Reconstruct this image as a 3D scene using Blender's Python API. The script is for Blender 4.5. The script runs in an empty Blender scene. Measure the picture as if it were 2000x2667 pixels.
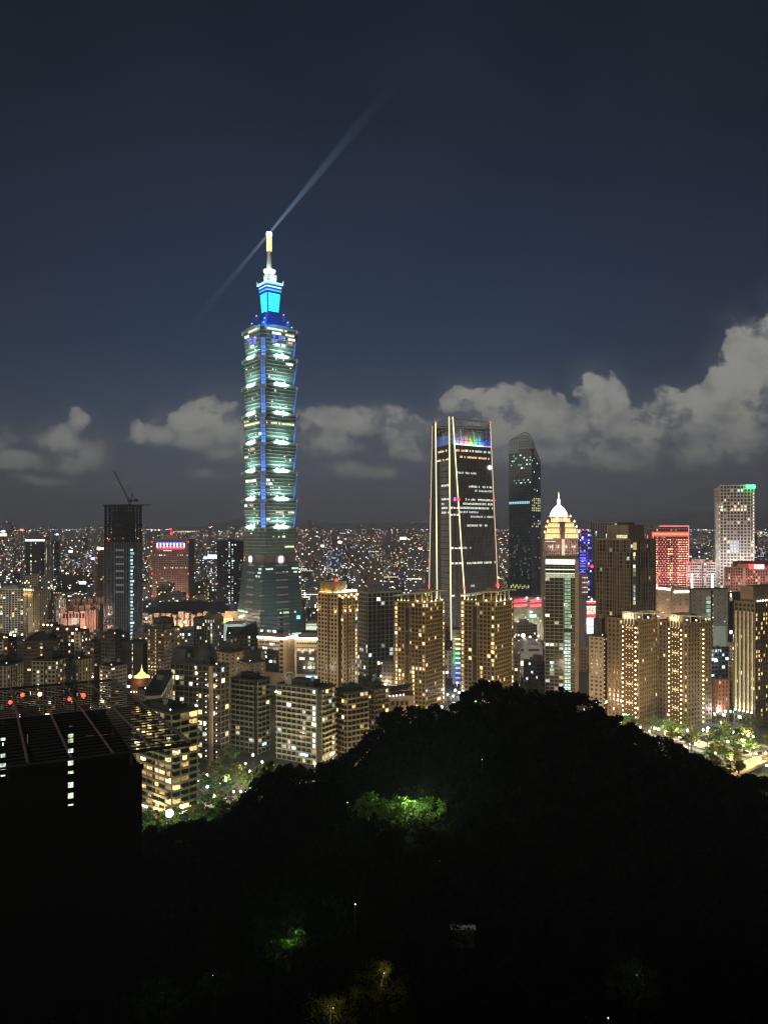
import bpy, math, random
from mathutils import Vector, noise as mnoise
R_ = math.radians
sc = bpy.context.scene
USE_HAZE = True
col = sc.collection
F = 2000.0          # focal length in pixels of the 2000 px wide picture
HZ = 1385.0         # row of the horizon
CZ = 139.0          # height of the viewpoint above the city ground

# ------------------------------------------------------------------ camera
cam = bpy.data.cameras.new('camera')
camo = bpy.data.objects.new('camera', cam); col.objects.link(camo)
camo.location = (0, 0, CZ); camo.rotation_euler = (R_(90), 0, 0)
cam.sensor_fit = 'VERTICAL'; cam.sensor_height = 32.0; cam.lens = 24.0
cam.shift_y = (HZ - 1333.5) / 2667.0
cam.clip_start = 0.5; cam.clip_end = 60000
sc.camera = camo

# ------------------------------------------------------------------ render
sc.view_settings.view_transform = 'Standard'; sc.view_settings.look = 'None'
sc.view_settings.exposure = 0.40; sc.view_settings.gamma = 1.0
cy = sc.cycles
cy.max_bounces = 4; cy.diffuse_bounces = 2; cy.glossy_bounces = 2; cy.transmission_bounces = 2
cy.volume_bounces = 0; cy.transparent_max_bounces = 12
cy.sample_clamp_indirect = 1.5; cy.caustics_reflective = False; cy.caustics_refractive = False
cy.use_denoising = True
cy.use_light_tree = True
cy.pixel_filter_type = 'BLACKMAN_HARRIS'; cy.filter_width = 1.3

# ------------------------------------------------------------------ world: night sky with clouds lit by the city
w = bpy.data.worlds.new('World'); sc.world = w; w.use_nodes = True
nt = w.node_tree; nt.nodes.clear()
def N(t, **k):
    n = nt.nodes.new(t)
    for a, b in k.items(): setattr(n, a, b)
    return n
def M(op, a, b=None, c=None, clamp=False):
    n = N('ShaderNodeMath', operation=op, use_clamp=clamp)
    for i, v in enumerate((a, b, c)):
        if v is None: continue
        if isinstance(v, (int, float)): n.inputs[i].default_value = v
        else: nt.links.new(v, n.inputs[i])
    return n.outputs[0]
def MR(v, a, b, c=0.0, d=1.0, t='SMOOTHSTEP'):
    n = N('ShaderNodeMapRange', interpolation_type=t)
    nt.links.new(v, n.inputs[0])
    for i, q in enumerate((a, b, c, d)): n.inputs[i + 1].default_value = q
    return n.outputs[0]
def MIX(f, a, b):
    n = N('ShaderNodeMix', data_type='RGBA')
    if isinstance(f, float): n.inputs[0].default_value = f
    else: nt.links.new(f, n.inputs[0])
    for i, v in ((6, a), (7, b)):
        if isinstance(v, tuple): n.inputs[i].default_value = (*v, 1)
        else: nt.links.new(v, n.inputs[i])
    return n.outputs[2]
tc = N('ShaderNodeTexCoord')
sep = N('ShaderNodeSeparateXYZ'); nt.links.new(tc.outputs['Generated'], sep.inputs[0])
yy = M('MAXIMUM', sep.outputs[1], 0.02)
U = M('DIVIDE', sep.outputs[0], yy)      # tangent of the bearing
V = M('DIVIDE', sep.outputs[2], yy)      # tangent of the elevation
cmb = N('ShaderNodeCombineXYZ'); nt.links.new(U, cmb.inputs[0]); nt.links.new(V, cmb.inputs[1])
P0 = cmb.outputs[0]
def NOISE(scale, detail, rough, src=None, off=(0, 0, 0), sx=1.0, sy=1.0):
    mp = N('ShaderNodeMapping'); nt.links.new(src or P0, mp.inputs[0])
    mp.inputs['Location'].default_value = off; mp.inputs['Scale'].default_value = (sx, sy, 1)
    n = N('ShaderNodeTexNoise'); nt.links.new(mp.outputs[0], n.inputs['Vector'])
    n.inputs['Scale'].default_value = scale; n.inputs['Detail'].default_value = detail
    n.inputs['Roughness'].default_value = rough
    return n
warp = NOISE(7, 6, 0.55)
wv = N('ShaderNodeVectorMath', operation='SUBTRACT'); nt.links.new(warp.outputs['Color'], wv.inputs[0]); wv.inputs[1].default_value = (.5, .5, .5)
ws = N('ShaderNodeVectorMath', operation='MULTIPLY'); nt.links.new(wv.outputs[0], ws.inputs[0]); ws.inputs[1].default_value = (.085, .05, 0)
wa = N('ShaderNodeVectorMath', operation='ADD'); nt.links.new(P0, wa.inputs[0]); nt.links.new(ws.outputs[0], wa.inputs[1])
PW = wa.outputs[0]
CLOUDS = [(150,985,75,22),(430,950,85,26),(520,972,70,26),(1010,955,90,52),(1300,985,150,36),(900,975,70,24),(1540,975,120,40),(1120,985,110,26),
 (160,912,26,24),(125,950,60,38),(180,972,52,34),(60,985,70,22),(20,998,50,16),(90,1030,60,11),(275,1035,30,6),
 (460,896,58,42),(410,918,70,36),(340,940,52,22),(292,936,26,18),(500,935,70,44),(462,1022,48,13),(560,960,80,30),
 (690,912,60,30),(760,918,70,34),(835,908,60,32),(890,940,70,40),(700,960,80,32),(770,1014,80,20),(820,1020,45,13),
 (1000,870,48,40),(1075,880,75,48),(1140,895,75,50),(1060,940,140,52),(1190,925,85,60),(1288,850,50,58),(1330,860,42,52),
 (1280,930,105,68),(1400,920,75,56),(1230,985,100,34),(1440,900,55,46),(1500,890,65,56),(1560,830,55,60),(1620,770,75,66),
 (1640,860,90,85),(1600,940,100,52),(1720,740,75,80),(1740,900,110,80),(1800,700,110,90),(1850,900,160,110),(-90,960,120,50),(-260,900,140,80)]
acc = None
for (cx_, cy_, rx, ry) in CLOUDS:
    k = 2000 / 1659.0
    c = ((cx_ * k - 1000) / F, (HZ - cy_ * k) / F)
    d = N('ShaderNodeVectorMath', operation='SUBTRACT'); nt.links.new(PW, d.inputs[0]); d.inputs[1].default_value = (c[0], c[1], 0)
    m = N('ShaderNodeVectorMath', operation='MULTIPLY'); nt.links.new(d.outputs[0], m.inputs[0]); m.inputs[1].default_value = (F / (rx * k * 1.28), F / (ry * k * 1.34), 0)
    l = N('ShaderNodeVectorMath', operation='LENGTH'); nt.links.new(m.outputs[0], l.inputs[0])
    v = M('SUBTRACT', 1.0, l.outputs['Value'])
    acc = v if acc is None else M('SMOOTH_MAX', acc, v, 0.25)
fine = NOISE(26, 9, 0.62)
vor = N('ShaderNodeTexVoronoi', feature='SMOOTH_F1'); nt.links.new(PW, vor.inputs['Vector']); vor.inputs['Scale'].default_value = 30; vor.inputs['Detail'].default_value = 2.5; vor.inputs['Roughness'].default_value = .6
body = M('ADD', M('ADD', acc, M('MULTIPLY', M('SUBTRACT', fine.outputs[0], 0.5), 1.0)), M('MULTIPLY', M('SUBTRACT', 0.46, vor.outputs['Distance']), 0.55))
lowf = MR(V, 0.09, 0.20)
edge = M('ADD', M('MULTIPLY', MR(body, -0.06, 0.16), lowf), M('MULTIPLY', MR(body, -0.15, 0.55), M('SUBTRACT', 1.0, lowf)))
wisp = NOISE(13, 10, 0.66, off=(7.3, 4.1, 0), sy=1.2)
edge = M('MULTIPLY', edge, MR(wisp.outputs[0], .38, .50, .25, 1.0))
soft = MR(acc, -0.5, 0.6)
low = MR(V, 0.06, 0.17)
cover = M('MULTIPLY', M('ADD', M('MULTIPLY', edge, 0.84), M('MULTIPLY', soft, 0.12)), M('MULTIPLY_ADD', low, 0.5, 0.5))
inner = NOISE(17, 8, 0.6, off=(3.1, 1.7, 0), sy=1.5)
shade = MR(M('ADD', inner.outputs[0], M('MULTIPLY', acc, 0.12)), 0.33, 0.68)
ccol = MIX(shade, (.19, .193, .195), (.335, .33, .30))
# clear-sky colour by elevation
ramp = N('ShaderNodeValToRGB'); cr = ramp.color_ramp
hf = N('ShaderNodeMapRange'); nt.links.new(V, hf.inputs[0]); hf.inputs[1].default_value = -0.02; hf.inputs[2].default_value = 0.72
nt.links.new(hf.outputs[0], ramp.inputs[0])
stops = [(0, (.102, .112, .138)), (.064, (.100, .111, .140)), (.15, (.078, .092, .122)), (.25, (.036, .058, .102)), (.35, (.0175, .035, .080)), (.49, (.0088, .0205, .060)), (.62, (.0056, .0142, .041)), (.76, (.0030, .0092, .0235)), (1, (.0016, .0042, .0135))]
cr.elements[0].position = 0; cr.elements[0].color = (*stops[0][1], 1)
cr.elements[1].position = 1; cr.elements[1].color = (*stops[-1][1], 1)
for p, c in stops[1:-1]:
    e = cr.elements.new(p); e.color = (*c, 1)
mott = NOISE(3.0, 4, 0.5, off=(5, 2, 0))
skyc = MIX(M('MULTIPLY', MR(mott.outputs[0], .35, .65), .13), ramp.outputs[0], (.030, .036, .060))
fo = N('ShaderNodeMapRange', interpolation_type='SMOOTHSTEP'); nt.links.new(M('ABSOLUTE', M('ADD', U, 0.05)), fo.inputs[0]); fo.inputs[1].default_value = .12; fo.inputs[2].default_value = .62; fo.inputs[3].default_value = 1.0; fo.inputs[4].default_value = .72
svm = N('ShaderNodeVectorMath', operation='SCALE'); nt.links.new(skyc, svm.inputs[0]); nt.links.new(fo.outputs[0], svm.inputs['Scale']); skyc = svm.outputs[0]
final = MIX(cover, skyc, ccol)
nsk = N('ShaderNodeTexSky', sky_type='NISHITA'); nsk.sun_disc = False
nsk.sun_elevation = R_(-4); nsk.sun_rotation = R_(200)
add = N('ShaderNodeMix', data_type='RGBA', blend_type='ADD'); add.inputs[0].default_value = 0.0015
nt.links.new(final, add.inputs[6]); nt.links.new(nsk.outputs[0], add.inputs[7])
bg = N('ShaderNodeBackground'); nt.links.new(add.outputs[2], bg.inputs[0]); bg.inputs[1].default_value = 0.80
wo = N('ShaderNodeOutputWorld'); nt.links.new(bg.outputs[0], wo.inputs[0])

# ------------------------------------------------------------------ added fill: one weak, soft sun lamp behind the viewpoint, brightening the facades
sl = bpy.data.lights.new('facade_fill', 'SUN'); sl.energy = 0.72; sl.angle = R_(12); sl.color = (1.0, .84, .62)
so = bpy.data.objects.new('facade_fill', sl); col.objects.link(so)
so.rotation_euler = Vector((0.55, 0.75, -0.36)).to_track_quat('-Z', 'Y').to_euler()

# ------------------------------------------------------------------ helpers
def X_(px, Y): return (px - 1000) / F * Y
def Z_(py, Y): return CZ + (HZ - py) / F * Y
def P(px, py, Y): return Vector((X_(px, Y), Y, Z_(py, Y)))
def GY(py): return CZ * F / (py - HZ)      # distance of ground seen at that row
rnd = random.Random(7)

MATS = {}
def srgb(c):
    return tuple(((v / 255) / 12.92 if v / 255 <= .04045 else ((v / 255 + .055) / 1.055) ** 2.4) for v in c)
def mat(name, c, rough=.8, metal=0.0, var=.25, scale=.15, spec=.3):
    if name in MATS: return MATS[name]
    m = bpy.data.materials.new(name); m.use_nodes = True; n = m.node_tree
    if sum(c) < .03: spec = 0.0
    b = n.nodes['Principled BSDF']; b.inputs['Roughness'].default_value = rough; b.inputs['Metallic'].default_value = metal
    b.inputs['Specular IOR Level'].default_value = spec
    tx = n.nodes.new('ShaderNodeTexNoise'); tx.inputs['Scale'].default_value = scale; tx.inputs['Detail'].default_value = 5
    g = n.nodes.new('ShaderNodeNewGeometry'); n.links.new(g.outputs['Position'], tx.inputs['Vector'])
    r = n.nodes.new('ShaderNodeMapRange'); r.inputs[1].default_value = .3; r.inputs[2].default_value = .7
    r.inputs[3].default_value = 1 - var; r.inputs[4].default_value = 1 + var * .5
    n.links.new(tx.outputs[0], r.inputs[0])
    mx = n.nodes.new('ShaderNodeVectorMath'); mx.operation = 'SCALE'; mx.inputs[0].default_value = c
    n.links.new(r.outputs[0], mx.inputs['Scale']); n.links.new(mx.outputs[0], b.inputs['Base Color'])
    MATS[name] = m; return m
def emi(name, c, s, sample=False, vary=False):
    if name in MATS: return MATS[name]
    m = bpy.data.materials.new(name); m.use_nodes = True; n = m.node_tree
    b = n.nodes['Principled BSDF']; b.inputs['Base Color'].default_value = (.3, .3, .3, 1)
    b.inputs['Emission Color'].default_value = (*c, 1); b.inputs['Emission Strength'].default_value = s
    if vary:
        tx = n.nodes.new('ShaderNodeTexNoise'); tx.inputs['Scale'].default_value = .9; tx.inputs['Detail'].default_value = 2
        g = n.nodes.new('ShaderNodeNewGeometry'); n.links.new(g.outputs['Position'], tx.inputs['Vector'])
        r = n.nodes.new('ShaderNodeMapRange'); r.inputs[1].default_value = .35; r.inputs[2].default_value = .65
        r.inputs[3].default_value = s * .3; r.inputs[4].default_value = s * 1.5
        n.links.new(tx.outputs[0], r.inputs[0]); n.links.new(r.outputs[0], b.inputs['Emission Strength'])
    m.cycles.emission_sampling = 'AUTO' if sample else 'NONE'
    MATS[name] = m; return m
# facade with small lit and unlit windows, for buildings too far to model each window
def facade_mat(name, wall, lit, frac, ew=3.4, fh=3.4, strength=1.0, glass=(.012, .014, .018)):
    if name in MATS: return MATS[name]
    m = bpy.data.materials.new(name); m.use_nodes = True; n = m.node_tree; L = n.links.new
    b = n.nodes['Principled BSDF']; b.inputs['Roughness'].default_value = .6
    def mm(op, a, q=None, cl=False):
        t = n.nodes.new('ShaderNodeMath'); t.operation = op; t.use_clamp = cl
        for i, v in enumerate((a, q)):
            if v is None: continue
            if isinstance(v, (int, float)): t.inputs[i].default_value = v
            else: L(v, t.inputs[i])
        return t.outputs[0]
    g = n.nodes.new('ShaderNodeNewGeometry')
    cr_ = n.nodes.new('ShaderNodeVectorMath'); cr_.operation = 'CROSS_PRODUCT'; L(g.outputs['True Normal'], cr_.inputs[0]); cr_.inputs[1].default_value = (0, 0, 1)
    dt = n.nodes.new('ShaderNodeVectorMath'); dt.operation = 'DOT_PRODUCT'; L(g.outputs['Position'], dt.inputs[0]); L(cr_.outputs[0], dt.inputs[1])
    sp = n.nodes.new('ShaderNodeSeparateXYZ'); L(g.outputs['Position'], sp.inputs[0])
    sn = n.nodes.new('ShaderNodeSeparateXYZ'); L(g.outputs['True Normal'], sn.inputs[0])
    side = mm('LESS_THAN', mm('ABSOLUTE', sn.outputs[2]), .3)
    u = mm('DIVIDE', dt.outputs['Value'], ew); v = mm('DIVIDE', sp.outputs[2], fh)
    fu, fv = mm('FRACT', u), mm('FRACT', v)
    win = mm('MULTIPLY', mm('LESS_THAN', mm('ABSOLUTE', mm('SUBTRACT', fu, .5)), .33), mm('LESS_THAN', mm('ABSOLUTE', mm('SUBTRACT', fv, .5)), .27))
    win = mm('MULTIPLY', win, side)
    cb = n.nodes.new('ShaderNodeCombineXYZ'); L(mm('FLOOR', u), cb.inputs[0]); L(mm('FLOOR', v), cb.inputs[1])
    oi = n.nodes.new('ShaderNodeObjectInfo'); L(oi.outputs['Random'], cb.inputs[2])
    wn = n.nodes.new('ShaderNodeTexWhiteNoise'); wn.noise_dimensions = '3D'; L(cb.outputs[0], wn.inputs['Vector'])
    on = mm('MULTIPLY', mm('LESS_THAN', wn.outputs['Value'], frac), win)
    rp = n.nodes.new('ShaderNodeValToRGB'); L(wn.outputs['Color'], rp.inputs[0]); rp.color_ramp.interpolation = 'CONSTANT'
    cols = lit
    rp.color_ramp.elements[0].color = (*cols[0], 1); rp.color_ramp.elements[0].position = 0
    rp.color_ramp.elements[1].color = (*cols[-1], 1); rp.color_ramp.elements[1].position = .8
    for i, c in enumerate(cols[1:-1]):
        e = rp.color_ramp.elements.new(.3 + .5 * i / max(1, len(cols) - 2)); e.color = (*c, 1)
    rr = n.nodes.new('ShaderNodeValToRGB')   # per-object wall tint
    L(oi.outputs['Random'], rr.inputs[0])
    rr.color_ramp.elements[0].color = (*[x * .55 for x in wall], 1); rr.color_ramp.elements[1].color = (wall[0] * 1.3, wall[1] * 1.2, wall[2] * 1.15, 1)
    mx = n.nodes.new('ShaderNodeMix'); mx.data_type = 'RGBA'; L(win, mx.inputs[0]); L(rr.outputs[0], mx.inputs[6]); mx.inputs[7].default_value = (*glass, 1)
    L(mx.outputs[2], b.inputs['Base Color']); L(rp.outputs[0], b.inputs['Emission Color'])
    sg = n.nodes.new('ShaderNodeSeparateColor'); L(wn.outputs['Color'], sg.inputs[0])
    L(mm('MULTIPLY', on, mm('MULTIPLY', mm('ADD', sg.outputs[1], .25), strength)), b.inputs['Emission Strength'])
    m.cycles.emission_sampling = 'NONE'
    MATS[name] = m; return m

WARM = (1, .62, .22); CREAM = (1, .80, .44); COOL = (.72, .92, 1); GREENW = (.72, 1, .78); ORANGE = (1, .42, .12); WHITE = (1, .97, .9)
def win_mats(kind):
    T = {'warm': (WARM, WARM, CREAM, ORANGE), 'mix': (WARM, CREAM, CREAM, COOL, GREENW), 'cool': (COOL, COOL, WHITE, GREENW),
         'green': (GREENW, GREENW, WHITE, CREAM), 'white': (WHITE, WHITE, CREAM, COOL), 'gold': (WARM, WARM, CREAM)}[kind]
    out = []
    for c in T:
        for s in (.22, .5, .95, 2.0):
            out.append(emi('window_light_%d_%d_%d_%d' % (c[0] * 99, c[1] * 99, c[2] * 99, s * 10), c, s, vary=True))
    return out

class MB:
    def __init__(s): s.v = []; s.f = []
    def quad(s, a, b, c, d):
        i = len(s.v); s.v += [tuple(a), tuple(b), tuple(c), tuple(d)]; s.f.append((i, i + 1, i + 2, i + 3))
    def hexa(s, lo, hi):
        """lo, hi: two rings of n points, counter-clockwise from above"""
        n = len(lo); i = len(s.v); s.v += [tuple(p) for p in lo] + [tuple(p) for p in hi]
        for k in range(n):
            k2 = (k + 1) % n
            s.f.append((i + k, i + k2, i + n + k2, i + n + k))
        s.f.append(tuple(i + k for k in reversed(range(n)))); s.f.append(tuple(i + n + k for k in range(n)))
    def prism(s, pts, z0, z1): s.hexa([(p[0], p[1], z0) for p in pts], [(p[0], p[1], z1) for p in pts])
    def box(s, x0, x1, y0, y1, z0, z1): s.prism([(x0, y0), (x1, y0), (x1, y1), (x0, y1)], z0, z1)
    def fbox(s, fc, u0, u1, d0, d1, z0, z1):
        """box in a face's frame: u along it, d outward"""
        o, t, n = fc['o'], fc['t'], fc['n']
        q = lambda u, d: (o[0] + t[0] * u + n[0] * d, o[1] + t[1] * u + n[1] * d)
        s.prism([q(u0, d1), q(u1, d1), q(u1, d0), q(u0, d0)], z0, z1)
    def bar(s, a, b, r, n=6, r2=None):
        a = Vector(a); b = Vector(b); d = (b - a).normalized()
        e1 = d.cross(Vector((0, 0, 1)) if abs(d.z) < .9 else Vector((1, 0, 0))).normalized(); e2 = d.cross(e1)
        r2 = r if r2 is None else r2
        i = len(s.v)
        for p, rr in ((a, r), (b, r2)):
            for k in range(n):
                t = 2 * math.pi * k / n; s.v.append(tuple(p + e1 * (math.cos(t) * rr) + e2 * (math.sin(t) * rr)))
        for k in range(n):
            k2 = (k + 1) % n; s.f.append((i + k, i + n + k, i + n + k2, i + k2))
        s.f.append(tuple(i + k for k in range(n))); s.f.append(tuple(i + n + k for k in reversed(range(n))))
    def lathe(s, cx, cy_, prof, n=16):
        for (r0, z0), (r1, z1) in zip(prof, prof[1:]):
            i = len(s.v)
            for r, z in ((r0, z0), (r1, z1)):
                for k in range(n):
                    t = 2 * math.pi * k / n; s.v.append((cx + r * math.cos(t), cy_ + r * math.sin(t), z))
            for k in range(n):
                k2 = (k + 1) % n; s.f.append((i + k, i + k2, i + n + k2, i + n + k))
    def ball(s, c, r, n=8, m=5, sz=1.0):
        prof = [(max(.001, r * math.sin(math.pi * k / m)), c[2] - r * sz * math.cos(math.pi * k / m)) for k in range(m + 1)]
        s.lathe(c[0], c[1], prof, n)
    def build(s, name, m, parent=None, smooth=False):
        off = Vector((0, 0, 0)) if parent is None else parent.location.copy()
        if parent is not None and parent.parent is not None: off += parent.parent.location
        me = bpy.data.meshes.new(name)
        me.from_pydata([(x - off.x, y - off.y, z - off.z) for x, y, z in s.v] if off.length else s.v, [], s.f)
        me.materials.append(m); me.update()
        if smooth: me.polygons.foreach_set('use_smooth', [True] * len(me.polygons))
        o = bpy.data.objects.new(name, me); col.objects.link(o)
        if parent is not None: o.parent = parent
        return o
def tag(o, label=None, cat=None, group=None, kind=None):
    if label: o['label'] = label
    if cat: o['category'] = cat
    if group: o['group'] = group
    if kind: o['kind'] = kind
    return o
def thing(name, label, cat, loc, group=None):
    o = bpy.data.objects.new(name, None); col.objects.link(o); o.location = loc; o.empty_display_size = 5
    return tag(o, label, cat, group)
def copy_tree(o, loc, rz=None, label=None, scale=None):
    c = o.copy(); col.objects.link(c); c.location = loc
    if rz is not None: c.rotation_euler = (0, 0, rz)
    if label: c['label'] = label
    if scale: c.scale = scale
    for ch in o.children:
        d = ch.copy(); col.objects.link(d); d.parent = c
        for g in ch.children:
            e = g.copy(); col.objects.link(e); e.parent = d
    return c
_pm = {}
def small(name, w_, h_, d_, m):
    """shared little box mesh: x width, y depth (outward = -y), z height"""
    k = (name, round(w_, 2), round(h_, 2), round(d_, 2), m.name)
    if k not in _pm:
        b = MB(); b.box(-w_ / 2, w_ / 2, -d_, 0, 0, h_); me = bpy.data.meshes.new(name)
        me.from_pydata(b.v, [], b.f); me.materials.append(m); _pm[k] = me
    return _pm[k]
def bulb(name, r, m):
    k = (name, round(r, 2), m.name)
    if k not in _pm:
        b = MB(); b.ball((0, 0, 0), r, 8, 5); me = bpy.data.meshes.new(name); me.from_pydata(b.v, [], b.f); me.materials.append(m); _pm[k] = me
    return _pm[k]
def place(me, name, parent, pos, rz=0.0):
    o = bpy.data.objects.new(name, me); col.objects.link(o)
    off = parent.location if parent is not None else Vector((0, 0, 0))
    o.location = Vector(pos) - off; o.rotation_euler = (0, 0, rz)
    if parent is not None: o.parent = parent
    return o
def faces_of(pts):
    out = []
    for i in range(len(pts)):
        a, b = pts[i], pts[(i + 1) % len(pts)]
        dx, dy = b[0] - a[0], b[1] - a[1]; l = math.hypot(dx, dy); t = (dx / l, dy / l)
        n = (t[1], -t[0]); mx_, my_ = (a[0] + b[0]) / 2, (a[1] + b[1]) / 2
        seen = (n[0] * -mx_ + n[1] * -my_) / math.hypot(mx_, my_)
        out.append(dict(o=a, t=t, n=n, w=l, seen=seen, rz=math.atan2(t[1], t[0])))
    return out
def fpos(fc, u, d, z):
    return (fc['o'][0] + fc['t'][0] * u + fc['n'][0] * d, fc['o'][1] + fc['t'][1] * u + fc['n'][1] * d, z)
def fp(x0, xc, x1, Y, a=None, depth=None, cap=70):
    """footprint from the picture columns of its left end, near corner and right end"""
    u0, u1 = (x0 - 1000) / F, (x1 - 1000) / F; Xc = X_(xc, Y)
    def LR(a):
        ca, sa = math.cos(a), math.sin(a)
        L = (Xc - u0 * Y) / (ca + u0 * sa) if ca + u0 * sa > .04 else 1e9
        Rr = (u1 * Y - Xc) / (sa - u1 * ca) if sa - u1 * ca > .04 else 1e9
        return L, Rr
    if a is None:
        if x0 >= xc: a = R_(82)
        elif x1 <= xc: a = R_(8)
        else:
            best = min((abs(math.log(max(LR(R_(k))[0], .1) / max(LR(R_(k))[1], .1))), k) for k in range(6, 86)); a = R_(best[1])
    else: a = R_(a)
    L, Rr = LR(a)
    if x0 >= xc: L = depth or 20
    if x1 <= xc: Rr = depth or 20
    if L > cap * 2 or Rr > cap * 2: print('WARN footprint', x0, xc, x1, Y, round(math.degrees(a)), round(L), round(Rr)); L = min(L, cap); Rr = min(Rr, cap)
    ca, sa = math.cos(a), math.sin(a)
    C = (Xc, Y); A = (Xc - L * ca, Y + L * sa); B = (Xc + Rr * sa, Y + Rr * ca); D = (A[0] + B[0] - C[0], A[1] + B[1] - C[1])
    return [C, B, D, A]
def inset(pts, k):
    cx_, cy_ = sum(p[0] for p in pts) / len(pts), sum(p[1] for p in pts) / len(pts)
    return [(cx_ + (p[0] - cx_) * k, cy_ + (p[1] - cy_) * k) for p in pts]
def grow(pts, d):
    cx_, cy_ = sum(p[0] for p in pts) / len(pts), sum(p[1] for p in pts) / len(pts)
    out = []
    for p in pts:
        l = math.hypot(p[0] - cx_, p[1] - cy_); out.append((cx_ + (p[0] - cx_) * (1 + d / l), cy_ + (p[1] - cy_) * (1 + d / l)))
    return out

DARK_ = mat('antenna_metal', (.05, .05, .05), .6)
GLASS = mat('dark_glass', (.022, .026, .032), .18, var=.4, spec=.6)
ROOFM = mat('roof_tar', (.055, .055, .06), .9)

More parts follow.
